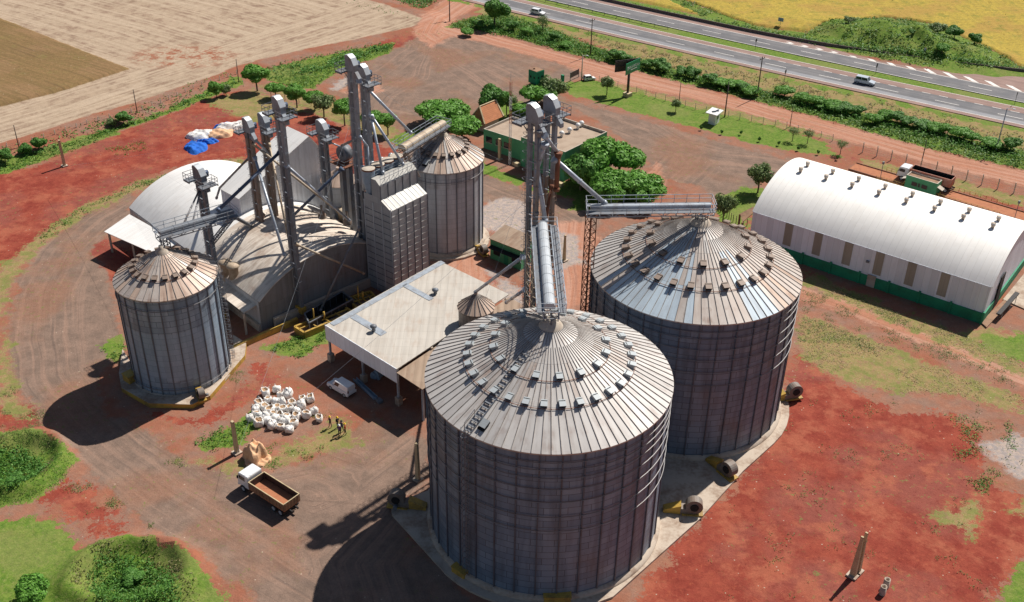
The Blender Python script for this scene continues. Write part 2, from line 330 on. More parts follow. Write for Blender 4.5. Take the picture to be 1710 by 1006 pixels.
REG = {
 'straw': [[(-150, 275), (-40, 256), (0, 247), (50, 232), (100, 216), (150, 199), (220, 180), (300, 152), (360, 132), (395, 117), (450, 102), (520, 86), (600, 70), (690, 50), (706, 36), (640, 12), (575, -5), (480, -40), (300, -120), (-700, -160), (-900, 100)]],
 'crop': [[(-400, -70), (-120, -10), (0, 36), (217, 122), (110, 158), (0, 186), (-150, 228), (-500, 240)]],
 'red': [[(-120, 330), (0, 290), (60, 277), (110, 262), (200, 222), (270, 196), (340, 166), (400, 150), (440, 160), (500, 182), (540, 198), (600, 222), (660, 255), (680, 292), (560, 300), (470, 292), (410, 266), (330, 270), (240, 298), (160, 335), (90, 380), (40, 425), (0, 452), (-120, 520)],
         [(1330, 585), (1390, 630), (1440, 660), (1500, 690), (1590, 690), (1640, 720), (1640, 800), (1710, 830), (1760, 880), (1690, 960), (1640, 1030), (1560, 1120), (1000, 1120), (1090, 960), (1180, 860), (1260, 770), (1312, 690)],
         [(120, 660), (-40, 680), (-40, 720), (60, 722), (110, 700)], [(60, 835), (110, 805), (150, 820), (190, 850), (170, 868), (120, 860)], [(140, 880), (190, 872), (215, 888), (150, 900)],
         [(1420, 262), (1480, 275), (1600, 305), (1710, 335), (1710, 355), (1600, 320), (1480, 290)], [(150, 395), (190, 410), (250, 430), (190, 470), (140, 450)],
         [(258, 692), (330, 700), (375, 672), (420, 640), (430, 655), (385, 690), (330, 712), (270, 706)], [(425, 610), (450, 600), (455, 640), (432, 650)], [(730, 440), (800, 420), (840, 480), (790, 470)], [(600, 85), (690, 60), (700, 70), (620, 92)]],
 'gravel': [[(225, 312), (150, 348), (75, 405), (30, 468), (12, 560), (22, 640), (60, 692), (130, 760), (190, 830), (250, 880), (330, 928), (430, 1000), (470, 1120), (900, 1120), (720, 930), (650, 850), (720, 800), (720, 740), (620, 690), (560, 740), (520, 770), (440, 790), (390, 790), (300, 765), (250, 720), (180, 690), (160, 640), (200, 590), (190, 500), (170, 440), (150, 420), (215, 360)],
            [(545, 152), (600, 110), (640, 92), (700, 62), (720, 40), (760, 48), (800, 62), (860, 78), (940, 105), (985, 125), (935, 138), (930, 152), (950, 168), (1040, 192), (1150, 222), (1240, 248), (1320, 268), (1400, 285), (1440, 300), (1330, 282), (1270, 300), (1250, 330), (1190, 330), (1170, 310), (1110, 300), (1060, 250), (1020, 215), (960, 180), (890, 172), (840, 200), (790, 205), (700, 220), (660, 215), (600, 188)],
            [(795, 285), (880, 320), (980, 340), (1000, 360), (990, 480), (930, 520), (900, 400), (800, 330)], [(1335, 492), (1430, 520), (1560, 575), (1710, 640), (1760, 670), (1760, 640), (1560, 550), (1430, 497), (1340, 470)]],
 'dirt': [[(730, 28), (770, 40), (860, 68), (960, 96), (1060, 120), (1160, 146), (1240, 166), (1340, 191), (1440, 219), (1560, 252), (1710, 286), (1800, 305), (1800, 335), (1710, 311), (1560, 276), (1440, 242), (1340, 215), (1240, 188), (1160, 166), (1060, 146), (990, 134), (950, 112), (860, 86), (800, 70), (740, 60)],
          [(880, 375), (980, 370), (1000, 400), (990, 500), (935, 520), (925, 420)], [(690, 60), (705, 30), (735, 5), (760, -8), (830, -12), (800, 12), (762, 30), (755, 60), (720, 80)], [(1340, 478), (1440, 508), (1570, 558), (1710, 620), (1760, 640), (1760, 660), (1710, 645), (1570, 585), (1430, 530), (1335, 500)],
          [(720, 438), (790, 405), (812, 415), (815, 470), (850, 490), (800, 480)],
          [(565, 150), (620, 135), (640, 150), (600, 168)], [(1075, 300), (1100, 270), (1110, 310), (1120, 330)]],
 'grass': [[(-20, 272), (60, 254), (150, 226), (250, 196), (340, 158), (398, 130), (404, 142), (340, 168), (250, 202), (150, 234), (60, 262), (-20, 280)], [(-80, 300), (0, 274), (60, 258), (130, 236), (190, 214), (195, 224), (110, 256), (40, 280), (-80, 318)], [(430, 128), (470, 112), (560, 92), (660, 74), (650, 88), (560, 122), (520, 150), (470, 142)],
           [(936, 140), (985, 132), (1040, 148), (1150, 178), (1240, 198), (1300, 213), (1380, 238), (1400, 262), (1340, 255), (1240, 236), (1150, 211), (1040, 183), (950, 158)],
           [(742, 46), (790, 28), (840, 22), (930, 52), (1000, 82), (1060, 98), (1210, 137), (1300, 158), (1400, 180), (1510, 206), (1620, 233), (1710, 252), (1800, 275), (1800, 304), (1710, 284), (1560, 250), (1440, 217), (1340, 189), (1240, 163), (1160, 143), (1060, 117), (960, 92), (860, 64), (790, 48)],
           [(800, 268), (880, 302), (870, 312), (800, 290)], [(650, 232), (700, 212), (760, 230), (690, 262)], [(780, 215), (800, 180), (860, 170), (905, 180), (880, 200), (820, 225)], [(1200, 330), (1240, 312), (1285, 318), (1258, 352), (1245, 380), (1190, 372)], [(870, 315), (960, 330), (950, 350), (1010, 355), (1100, 330), (1100, 300), (1000, 295)],
           [(-200, 742), (0, 724), (62, 728), (108, 748), (130, 772), (100, 812), (40, 842), (-200, 872)], [(-200, 880), (0, 866), (88, 865), (110, 892), (132, 916), (220, 900), (300, 922), (352, 962), (392, 1030), (420, 1140), (-200, 1140)],
           [(1660, 1030), (1690, 960), (1750, 900), (1800, 1100), (1640, 1100)], [(330, 745), (420, 690), (440, 705), (400, 745), (345, 755)], [(1640, 560), (1710, 560), (1800, 600), (1750, 620), (1640, 580)], [(160, 580), (200, 560), (215, 580), (190, 605)], [(440, 582), (540, 540), (560, 560), (500, 600)],
           [(1000, -40), (1100, -5), (1210, 45), (1300, 64), (1420, 90), (1560, 115), (1710, 118), (1640, 80), (1560, 40), (1480, 29), (1400, 38), (1335, 62), (1250, 40), (1100, -16)]],
 'dry': [[(950, 40), (1050, 75), (1210, 112), (1400, 155), (1560, 185), (1710, 220), (1800, 240), (1800, 272), (1710, 250), (1510, 204), (1400, 178), (1210, 135), (1060, 96), (1000, 78)],
         [(1000, 134), (1060, 148), (1150, 168), (1260, 192), (1350, 220), (1420, 240), (1300, 215), (1150, 182), (1040, 152)], [(1335, 522), (1400, 545), (1500, 585), (1600, 625), (1720, 665), (1700, 690), (1600, 660), (1500, 655), (1420, 640), (1340, 600)], [(1340, 450), (1500, 520), (1640, 570), (1720, 610), (1710, 625), (1600, 585), (1450, 520), (1340, 475)],
         [(430, 142), (520, 156), (600, 190), (660, 215), (665, 240), (600, 220), (520, 185)], [(-20, 470), (60, 395), (150, 338), (230, 305), (330, 280), (400, 262), (415, 275), (300, 290), (160, 350), (70, 410), (20, 470), (0, 540)], [(300, 770), (400, 790), (480, 770), (600, 740), (560, 700), (500, 740), (420, 770)], [(1440, 265), (1560, 290), (1710, 330), (1710, 345), (1560, 310), (1440, 280)],
         [(340, 168), (420, 150), (520, 185), (420, 205)], [(1690, 850), (1800, 800), (1800, 900)], [(0, 560), (14, 560), (24, 650), (60, 700), (0, 690)], [(1640, 830), (1560, 860), (1620, 900)], [(1560, 560), (1660, 580), (1710, 600), (1710, 560), (1640, 545)]],
 'pale': [[(800, 345), (850, 330), (885, 345), (890, 400), (850, 392), (812, 385), (800, 370)], [(1636, 745), (1690, 725), (1800, 740), (1800, 815), (1700, 800)], [(810, 340), (860, 335), (880, 370), (880, 385), (830, 375), (805, 360)], [(925, 385), (960, 395), (975, 440), (940, 450), (925, 420)], [(548, 148), (575, 128), (590, 135), (565, 152)], [(815, 450), (870, 480), (880, 510), (840, 500)]],
 'soy': [],
}
TRK = [[(225, 318), (150, 362), (90, 420), (55, 490), (45, 570), (60, 640), (110, 710), (180, 770), (270, 840), (370, 910), (480, 980), (600, 1060)],
       [(600, 1060), (560, 940), (640, 850), (700, 780)], [(700, 60), (760, 90), (840, 130), (900, 165), (1000, 205), (1100, 240), (1200, 260), (1320, 275), (1420, 295), (1560, 335)],
       [(760, 50), (860, 77), (960, 105), (1060, 133), (1160, 156), (1240, 177), (1340, 203), (1440, 230), (1560, 264), (1710, 299)],
       [(1330, 485), (1430, 514), (1560, 566), (1710, 634)], [(1060, 330), (1120, 300), (1160, 260), (1110, 230)], [(700, 60), (720, 30), (770, 0)], [(800, 300), (890, 335), (960, 370), (960, 500)],
       [(470, 800), (520, 790), (560, 805), (580, 830)], [(440, 840), (520, 870), (600, 840), (680, 780)], [(600, 180), (680, 200), (790, 195), (900, 160), (980, 150)], [(740, 70), (700, 95), (660, 130), (600, 140)],
       [(720, 70), (700, 130), (640, 160), (620, 190)], [(700, 60), (800, 120), (860, 160), (780, 200), (690, 205)]]

def sdf(P, poly):
    """signed distance, positive inside"""
    out = np.full(len(P), -50.0)
    lo = poly.min(0) - 6; hi = poly.max(0) + 6
    k = np.where((P[:, 0] > lo[0]) & (P[:, 0] < hi[0]) & (P[:, 1] > lo[1]) & (P[:, 1] < hi[1]))[0]
    if len(k) == 0: return out
    Q = P[k]; d = np.full(len(Q), 1e9); ins = np.zeros(len(Q), bool)
    for a, b in zip(poly, np.roll(poly, -1, 0)):
        e = b - a; w = Q - a; t = np.clip((w @ e) / (e @ e + 1e-9), 0, 1); q = w - t[:, None] * e
        d = np.minimum(d, (q ** 2).sum(1))
        c = ((a[1] > Q[:, 1]) != (b[1] > Q[:, 1])) & (Q[:, 0] < e[0] * (Q[:, 1] - a[1]) / (e[1] + 1e-12) + a[0]); ins ^= c
    out[k] = np.where(ins, 1, -1) * np.sqrt(d); return out
POLY = {k: [GA(p) for p in v] for k, v in REG.items()}
TRKW = [GA(t) for t in TRK]
BUND1 = G(38, 775); BUND2 = G(222, 962); MOUND = G(1500, 72)
def lumps(X, Y, s, seed):
    r = np.random.RandomState(seed); h = 0 * X
    for i in range(6):
        a = r.uniform(0, 6.28); k = 2 * math.pi / (s * r.uniform(0.6, 1.6)); h = h + np.sin(k * (X * math.cos(a) + Y * math.sin(a)) + r.uniform(0, 6.28))
    return h / 6
def vnoise(X, Y, s, seed):
    g = np.random.RandomState(seed).rand(64, 64); out = 0
    for k, a in ((1, .6), (2.7, .4)):
        x, y = X / s * k, Y / s * k; i, j = np.floor(x).astype(int), np.floor(y).astype(int); u, v = x - i, y - j; u = u * u * (3 - 2 * u); v = v * v * (3 - 2 * v)
        f = lambda p, q: g[p % 64, q % 64]
        out = out + a * ((f(i, j) * (1 - u) + f(i + 1, j) * u) * (1 - v) + (f(i, j + 1) * (1 - u) + f(i + 1, j + 1) * u) * v)
    return out - .5
def terr(X, Y):
    X = np.asarray(X, float); Y = np.asarray(Y, float)
    h = 0.05 * lumps(X, Y, 9, 1)
    for c, rx, ry, rim in ((BUND1, 5.8, 6.6, 1.0), (BUND2, 8.0, 6.0, 1.1)):
        rr = np.sqrt(((X - c.x) / rx) ** 2 + ((Y - c.y) / ry) ** 2) + 0.06 * lumps(X, Y, 5, 4)
        h = h + 1.35 * rim * np.exp(-((rr - 0.84) / 0.22) ** 2) - 0.7 * np.exp(-(rr / 0.6) ** 2)
    dx = (X - MOUND.x) * HD[0] + (Y - MOUND.y) * HD[1]; dy = (X - MOUND.x) * HN[0] + (Y - MOUND.y) * HN[1]
    h = h + 4.5 * np.exp(-(dx / 20) ** 2 - (dy / 9) ** 2) * (1 + 0.3 * lumps(X, Y, 8, 6))
    return h
def regions(X, Y):
    P = np.stack([X, Y], 1); wob = np.stack([0.7 * lumps(X, Y, 5, 11), 0.7 * lumps(X, Y, 5, 12)], 1) + np.stack([0.35 * lumps(X, Y, 1.9, 13), 0.35 * lumps(X, Y, 1.9, 14)], 1)
    S = {}
    for k, pl in POLY.items():
        s = np.full(len(P), -50.0)
        for p in pl: s = np.maximum(s, sdf(P + (wob if k not in ('straw', 'crop') else wob * 0.4), p))
        S[k] = s
    n, t = hw_n(X, Y)
    S['soy'] = np.minimum(n - 280.5, 60.0) - np.clip((t + 109) * 0.125, 0, 14)
    S['soy'] = np.where(S['grass'] > 0, np.minimum(S['soy'], -S['grass']), S['soy'])
    S['grass'] = np.maximum(S['grass'], np.minimum(n - 259.5, 267.0 - n)); S['grass'] = np.maximum(S['grass'], np.minimum(n - 276, -S['soy']))
    S['grass'] = np.maximum(S['grass'], np.minimum(n - 246.0, 250.0 - n) * .8 - .8 + 2.2 * lumps(X, Y, 7, 31)); S['dry'] = np.maximum(S['dry'], np.minimum(n - 243.0, 252.0 - n) * (t > -175) - 50 * (t <= -175))
    best = np.full(len(P), 1e18); lat = np.zeros(len(P)); alo = np.zeros(len(P)); base = 0
    for ti, tr in enumerate(TRKW):
        base += 37
        for a, b in zip(tr[:-1], tr[1:]):
            e = b - a; L = np.linalg.norm(e); e = e / L; w = P - a; u = w @ e; q = np.clip(u, 0, L)
            d2 = (w[:, 0] - q * e[0]) ** 2 + (w[:, 1] - q * e[1]) ** 2; k = d2 < best
            best[k] = d2[k]; lat[k] = (w[:, 0] * -e[1] + w[:, 1] * e[0])[k]; alo[k] = base + u[k]; base += L
    # straw field rows run toward the upper left
    f = S['straw'] > -3; A = G(0, 60); B = G(330, 165); e = np.array([B.x - A.x, B.y - A.y]); e /= np.linalg.norm(e)
    e2 = np.array(G(395, 117)[:2]) - np.array(G(0, 247)[:2]); e2 /= np.linalg.norm(e2)
    lo = P @ np.array([-e[1], e[0]]); l2 = (P - np.array(G(0, 247)[:2])) @ np.array([-e2[1], e2[0]])
    hd = l2 < 16
    lat[f] = np.where(hd, l2, lo)[f]; alo[f] = np.where(hd, P @ e2, P @ e)[f]
    return S, lat, alo

def terrain_material():
    s = NT('red_earth_and_grass'); p = s.tc()
    A = s.sep(s.attr('wa').outputs['Color']); B = s.sep(s.attr('wb').outputs['Color']); C = s.sep(s.attr('wc').outputs['Color'])
    D = s.sep(s.attr('wd').outputs['Color'])
    n0 = s.noise(0.07, 4); n1 = s.noise(0.33, 5, rough=0.65); n2 = s.noise(1.4, 5, rough=0.65); n3 = s.noise(7.0, 3)
    nn = s.math('ADD', s.math('MULTIPLY', n1, 0.5), s.math('ADD', s.math('MULTIPLY', n2, 0.33), s.math('MULTIPLY', n3, 0.17)))
    wl = s.math('ADD', D[0], s.math('MULTIPLY', s.math('SUBTRACT', s.noise(0.028, 2), 0.5), 4.0)); tv = s.comb(wl, D[1]); near = s.mr(s.math('ABSOLUTE', D[0]), 4.0, 11.0, 1.0, 0.15)
    st1 = s.noise(1.0, 4, s.scale(tv, 0.9, 0.03)); st2 = s.noise(1.0, 3, s.scale(tv, 2.4, 0.035), rough=0.6)
    def W(a, amp=1.6, e=0.10, nz=None):
        return s.mr(s.math('ADD', a, s.math('MULTIPLY', s.math('SUBTRACT', nz or nn, 0.5), amp)), 0.5 - e, 0.5 + e)
    col = s.mix(s.mr(n1, 0.35, 0.65), (0.30, 0.138, 0.09), (0.25, 0.152, 0.114))
    col = s.mix(s.mr(n2, 0.52, 0.72, 0, 0.55), col, (0.33, 0.20, 0.135)); col = s.mix(s.mr(n0, 0.46, 0.60, 0, 0.6), col, (0.29, 0.092, 0.050))
    red = s.mix(s.mr(n1, 0.38, 0.62), (0.22, 0.042, 0.029), (0.285, 0.066, 0.042))
    red = s.mix(s.mr(n2, 0.56, 0.70, 0, 0.65), red, (0.36, 0.095, 0.050)); red = s.mix(s.mr(n0, 0.46, 0.62, 0, 0.65), red, (0.245, 0.085, 0.066))
    red = s.mix(s.mr(n3, 0.62, 0.74, 0, 0.30), red, (0.30, 0.15, 0.105)); red = s.mix(s.mr(s.noise(0.9, 6, rough=0.75), 0.54, 0.66, 0, 0.55), red, (0.145, 0.026, 0.021))
    col = s.mix(W(A[2], 2.6, 0.06), col, s.mix(s.mr(s.noise(0.16, 6, rough=0.7), 0.48, 0.62, 0, 0.75), red, (0.36, 0.115, 0.068)))
    drt = s.mix(s.mr(st1, 0.38, 0.62), (0.40, 0.185, 0.118), (0.45, 0.25, 0.18)); drt = s.mix(s.math('MULTIPLY', s.mr(st2, 0.5, 0.72, 0, 0.7), near), drt, (0.26, 0.115, 0.075))
    drt = s.mix(s.mr(n2, 0.54, 0.7, 0, 0.4), drt, (0.46, 0.29, 0.20))
    gr = s.mix(s.mr(n1, 0.35, 0.65), (0.180, 0.128, 0.101), (0.245, 0.168, 0.130)); gr = s.mix(s.math('MULTIPLY', s.mr(st1, 0.48, 0.64, 0, 0.65), near), gr, (0.31, 0.20, 0.15))
    gr = s.mix(s.math('MULTIPLY', s.mr(st2, 0.52, 0.70, 0, 0.55), near), gr, (0.125, 0.092, 0.078)); gr = s.mix(s.mr(n0, 0.47, 0.64, 0, 0.55), gr, (0.27, 0.13, 0.08)); gr = s.mix(s.mr(n2, 0.50, 0.70, 0, 0.40), gr, (0.25, 0.175, 0.135))
    gr = s.mix(s.mr(n3, 0.6, 0.75, 0, 0.30), gr, (0.28, 0.215, 0.18))
    col = s.mix(W(A[0], 1.3, 0.12), col, gr); col = s.mix(W(C[0], 1.8, 0.2), col, drt)
    pal = s.mix(s.mr(n2, 0.4, 0.6), (0.42, 0.335, 0.285), (0.31, 0.27, 0.26)); col = s.mix(W(C[2], 1.7, 0.15), col, pal)
    dry = s.mix(s.mr(n2, 0.38, 0.62), (0.30, 0.20, 0.095), (0.23, 0.205, 0.07)); dry = s.mix(s.mr(n3, 0.48, 0.7, 0, 0.6), dry, (0.40, 0.30, 0.20)); dry = s.mix(s.mr(n1, 0.46, 0.62, 0, 0.7), dry, (0.16, 0.19, 0.05)); dry = s.mix(s.mr(s.noise(0.6, 5, rough=0.7), 0.52, 0.64, 0, 0.6), dry, (0.25, 0.145, 0.095))
    col = s.mix(W(C[1], 2.6, 0.12), col, dry)
    # weeds in scattered tufts over the bare soil
    wn = s.math('MULTIPLY', s.mr(n0, 0.46, 0.60), s.mr(s.noise(1.1, 5, rough=0.7), 0.585, 0.64))
    col = s.mix(s.math('MULTIPLY', wn, 0.75), col, s.mix(n3, (0.10, 0.14, 0.03), (0.24, 0.22, 0.09)))
    gra = s.mix(s.mr(n2, 0.36, 0.64), (0.085, 0.165, 0.022), (0.150, 0.230, 0.036)); gra = s.mix(s.mr(n1, 0.46, 0.68, 0, 0.65), gra, (0.205, 0.225, 0.060)); gra = s.mix(s.mr(n0, 0.48, 0.62, 0, 0.4), gra, (0.235, 0.225, 0.085)); gra = s.mix(s.mr(n3, 0.5, 0.72, 0, 0.55), gra, (0.055, 0.12, 0.015)); gra = s.mix(s.mr(s.noise(2.6, 5, rough=0.75), 0.50, 0.66, 0, 0.6), gra, (0.25, 0.245, 0.095))
    col = s.mix(W(A[1], 2.6, 0.045), col, gra)
    # harvested stubble: pale straw in rows with bare soil showing
    sw = s.mix(s.mr(st1, 0.40, 0.60), (0.43, 0.335, 0.245), (0.37, 0.28, 0.20)); sw = s.mix(s.mr(st2, 0.48, 0.70, 0, 0.45), sw, (0.50, 0.405, 0.305)); sw = s.mix(s.mr(n2, 0.5, 0.7, 0, 0.45), sw, (0.36, 0.265, 0.185))
    sw = s.mix(s.math('MULTIPLY', s.mr(n1, 0.44, 0.64), s.mr(st1, 0.36, 0.62)), sw, (0.255, 0.175, 0.125)); sw = s.mix(s.mr(n3, 0.56, 0.74, 0, 0.45), sw, (0.33, 0.25, 0.17))
    sw = s.mix(s.math('MULTIPLY', s.mr(D[2], 0.2, 0.8), s.mr(nn, 0.47, 0.56)), sw, (0.30, 0.12, 0.07))
    col = s.mix(W(B[0], 0.8, 0.12), col, sw)
    cr = s.mix(s.mr(n2, 0.4, 0.6), (0.235, 0.145, 0.068), (0.19, 0.125, 0.055)); cr = s.mix(s.mr(n1, 0.52, 0.70, 0, 0.6), cr, (0.20, 0.175, 0.06)); cr = s.mix(s.mr(n0, 0.48, 0.62, 0, 0.5), cr, (0.27, 0.16, 0.09)); cr = s.mix(s.mr(n3, 0.5, 0.72, 0, 0.6), cr, (0.36, 0.25, 0.12))
    cr = s.mix(s.mr(st1, 0.42, 0.60, 0, 0.55), cr, (0.165, 0.115, 0.05)); cr = s.mix(s.mr(st2, 0.56, 0.66, 0, 0.6), cr, (0.13, 0.085, 0.045))
    col = s.mix(W(B[1], 0.25, 0.12), col, cr)
    ye = s.mix(s.mr(n2, 0.38, 0.6), (0.44, 0.325, 0.060), (0.33, 0.25, 0.055)); ye = s.mix(s.mr(n0, 0.46, 0.60, 0, 0.75), ye, (0.36, 0.225, 0.065)); ye = s.mix(s.mr(n1, 0.50, 0.66, 0, 0.7), ye, (0.20, 0.195, 0.04)); ye = s.mix(s.mr(n3, 0.5, 0.7, 0, 0.5), ye, (0.50, 0.37, 0.08))
    col = s.mix(W(B[2], 0.8, 0.15), col, ye)
    mic = s.math('ADD', s.math('MULTIPLY', s.noise(4.5, 5, rough=0.8), 0.6), s.math('MULTIPLY', s.noise(0.8, 6, rough=0.75), 0.4))
    col = s.mix(1.0, col, s.mix(s.mr(mic, 0.30, 0.70, smooth=False), (0.70, 0.69, 0.68), (1.28, 1.28, 1.28)), 'MULTIPLY')
    peb = s.n('ShaderNodeTexVoronoi'); s.put(peb.inputs['Vector'], p); peb.inputs['Scale'].default_value = 0.9; peb.inputs['Randomness'].default_value = 1.0
    col = s.mix(s.math('MULTIPLY', s.math('LESS_THAN', peb.outputs['Distance'], 0.085), s.math('MULTIPLY', s.mr(n1, 0.48, 0.56), s.math('SUBTRACT', 0.8, A[1]))), col, (0.46, 0.36, 0.28))
    s.bump(s.math('ADD', s.math('MULTIPLY', n2, 0.7), s.math('ADD', s.math('MULTIPLY', n3, 0.5), s.math('MULTIPLY', st2, 0.4))), 0.55, 0.16)
    return s.fin(col, 0.95, 0, 0.1)
M['terrain'] = terrain_material()

def make_ground():
    B = 10.0; c = 0.5
    ix = np.arange(-20, 21); fine = set()
    for by in range(6, 34):
        y = by * B
        for bx in range(-22, 22):
            x = bx * B + B / 2
            if abs(x) < 0.56 * (y + 10) + 22: fine.add((bx, by))
    V = []; F = []; off = 0; n = int(B / c)
    gx, gy = np.meshgrid(np.arange(n + 1) * c, np.arange(n + 1) * c)
    i0 = (np.arange(n)[:, None] * (n + 1) + np.arange(n)[None, :]).ravel(); q0 = np.stack([i0, i0 + 1, i0 + n + 2, i0 + n + 1], 1)
    for bx, by in sorted(fine):
        V.append(np.stack([gx.ravel() + bx * B, gy.ravel() + by * B], 1)); F.append(q0 + off); off += (n + 1) ** 2
    for bx in range(-120, 120):
        for by in range(-60, 180):
            if (bx, by) not in fine and (abs(bx) <= 45 and -10 <= by <= 60 or (bx % 10 == 0 and by % 10 == 0)):
                s = B if (abs(bx) <= 45 and -10 <= by <= 60) else 10 * B
                if s > B and (-49 < bx < 45 and -19 < by < 60): continue
                x, y = bx * B, by * B; V.append(np.array([(x, y), (x + s, y), (x + s, y + s), (x, y + s)])); F.append(np.array([[0, 1, 2, 3]]) + off); off += 4
    V = np.concatenate(V); F = np.concatenate(F)
    # weld block borders
    key = np.round(V / 0.25).astype(np.int64); _, first, inv = np.unique(key[:, 0] * 10000000 + key[:, 1], return_index=True, return_inverse=True)
    V = V[first]; F = inv.ravel()[F]
    X, Y = V[:, 0], V[:, 1]
    S, lat, alo = regions(X, Y); Z = terr(X, Y)
    Z = Z + np.clip(S['crop'] * 0.8, 0, 0.55) * (1 + 0.25 * lumps(X, Y, 1.3, 21)) + np.clip(S['soy'] * 0.5, 0, 0.5) * (1 + 0.3 * lumps(X, Y, 1.5, 22))
    rb = S['straw'] > -9; Z = Z + np.where(rb, np.clip((S['straw'] + 9) / 6, 0, 1) * 0.9, 0)
    w = lambda k, soft: np.clip(0.5 + S[k] / (2 * soft), 0, 1)
    one = np.ones(len(V)); rp = G(310, 100); rr = np.exp(-(((X - rp.x) / 14) ** 2 + ((Y - rp.y) / 9) ** 2))
    ch = {'wa': np.stack([w('gravel', 2.5), w('grass', 1.6), w('red', 3.0), one], 1), 'wb': np.stack([w('straw', 1.6), w('crop', 0.8), w('soy', 1.5), one], 1),
          'wc': np.stack([w('dirt', 2.2), w('dry', 2.6), w('pale', 2.2), one], 1), 'wd': np.stack([lat, alo, rr, one], 1)}
    # which named sheet each face belongs to
    order = ['ground', 'gravel_yard', 'dirt_road', 'lawn', 'stubble_field', 'ripe_crop_field', 'soybean_field']
    src = [None, 'gravel', 'dirt', 'grass', 'straw', 'crop', 'soy']
    fid = np.zeros(len(F), int)
    for i, k in enumerate(src):
        if k: fid[S[k][F].mean(1) > 0] = i
    for i, name in enumerate(order):
        f = F[fid == i]
        if len(f) == 0: continue
        u, iv = np.unique(f, return_inverse=True); f2 = iv.reshape(f.shape)
        me = bpy.data.meshes.new(name)
        me.vertices.add(len(u)); me.vertices.foreach_set('co', np.stack([X[u], Y[u], Z[u]], 1).ravel())
        me.loops.add(f2.size); me.loops.foreach_set('vertex_index', f2.ravel().astype(np.int32))
        me.polygons.add(len(f2)); me.polygons.foreach_set('loop_start', np.arange(len(f2), dtype=np.int32) * 4)
        me.polygons.foreach_set('use_smooth', np.ones(len(f2), bool))
        me.update(calc_edges=True)
        for an, av in ch.items():
            a = me.attributes.new(an, 'FLOAT_COLOR', 'POINT'); a.data.foreach_set('color', av[u].astype(np.float32).ravel())
        me.materials.append(M['terrain'])
        o = bpy.data.objects.new(name, me); COL.objects.link(o); tag(o, kind='structure')
make_ground()

# ------------------------------------------------------------------ highway
def asphalt(name, a, b, c):
    s = NT(name); n1 = s.noise(0.25, 5); n3 = s.noise(9, 3); q = s.sep(s.tc()); tt = s.math('ADD', s.math('MULTIPLY', q[0], float(HD[0])), s.math('MULTIPLY', q[1], float(HD[1]))); nq = s.math('ADD', s.math('MULTIPLY', q[0], float(HN[0])), s.math('MULTIPLY', q[1], float(HN[1])))
    wr = s.noise(1.0, 3, s.comb(s.math('MULTIPLY', nq, 0.9), s.math('MULTIPLY', tt, 0.012)), rough=0.6)
    col = s.mix(s.mr(n1, 0.4, 0.6), a, b); col = s.mix(s.mr(wr, 0.42, 0.62, 0, 0.6), col, tuple(k * .72 for k in a)); col = s.mix(s.mr(n3, 0.5, 0.7, 0, 0.4), col, c); s.bump(n3, 0.3, 0.02)
    return s.fin(col, 0.85, 0, 0.25)
M['asphalt'] = asphalt('grey_asphalt', (0.145, 0.145, 0.155), (0.185, 0.18, 0.185), (0.22, 0.21, 0.21))
M['asphalt_light'] = asphalt('worn_asphalt', (0.25, 0.255, 0.275), (0.29, 0.29, 0.30), (0.33, 0.32, 0.32))
M['asphalt_red'] = asphalt('dusty_shoulder', (0.27, 0.175, 0.15), (0.31, 0.205, 0.175), (0.36, 0.25, 0.21))
M['line'] = paint('road_line_paint', (0.72, 0.70, 0.66), 0.7, 0, (0.35, 0.30, 0.27), 0.5, 0.9)
T = np.arange(-330, 80, 5.0)
def ribbon(b, n0, n1, z, mi=0, t0=-330, t1=75, z1=None):
    f0 = n0 if callable(n0) else (lambda t: n0); f1 = n1 if callable(n1) else (lambda t: n1)
    ts = [t0] + [t for t in T if t0 < t < t1] + [t1]
    for a, c in zip(ts, ts[1:]): b.poly([HP(a, f0(a), z), HP(c, f0(c), z), HP(c, f1(c), z), HP(a, f1(a), z)], mi)
def barr_n(t): return 275.0 + (0.0 if t < -112 else 0.00207 * (t + 112) ** 2)
def nshould(t): return 261.0 + (0 if t < -90 else 0.017 * (t + 90))
b = MB(); ribbon(b, 249.6, 251.3, 0.14, 1); ribbon(b, 251.3, 253.4, 0.14, 2); ribbon(b, 253.4, 258.3, 0.14, 0); ribbon(b, 258.3, nshould, 0.14, 1)
hw1 = tag(b.build('highway', ['asphalt', 'asphalt_red', 'asphalt_light']), kind='structure')
b = MB(); ribbon(b, 265.4, 272.2, 0.14, 0); ribbon(b, 272.2, barr_n, 0.14, 1)
hw2 = tag(b.build('highway', ['asphalt', 'asphalt_red']), kind='structure')
b = MB(); ribbon(b, 251.28, 251.48, 0.148); ribbon(b, 258.2, 258.38, 0.148, 0, -330, -95)
for k in range(-330, 75, 4):
    if k >= -95: ribbon(b, 258.2, 258.4, 0.148, 0, k, k + 2)
for k in range(-330, 75, 14): ribbon(b, 254.75, 254.95, 0.148, 0, k, k + 5.5)
ribbon(b, lambda t: nshould(t) - 0.25, lambda t: nshould(t) - 0.08, 0.148)
tag(b.build('road_marking', 'line', hw1), kind='structure')
b = MB(); ribbon(b, 265.5, 265.7, 0.148); ribbon(b, 272.1, 272.32, 0.148)
for k in range(-326, 75, 14): ribbon(b, 268.8, 269.0, 0.148, 0, k, k + 5.5)
ribbon(b, lambda t: barr_n(t) - 0.6, lambda t: barr_n(t) - 0.45, 0.148)
for k in range(-76, 20, 5): # painted gore stripes where the ramp leaves
    w = min(2.6, 0.5 + (k + 78) * 0.09)
    b.poly([HP(k, 272.5, 0.148), HP(k + 1.6, 272.5, 0.148), HP(k + 1.6 - w * 1.1, 272.5 + w, 0.148), HP(k - w * 1.1, 272.5 + w, 0.148)])
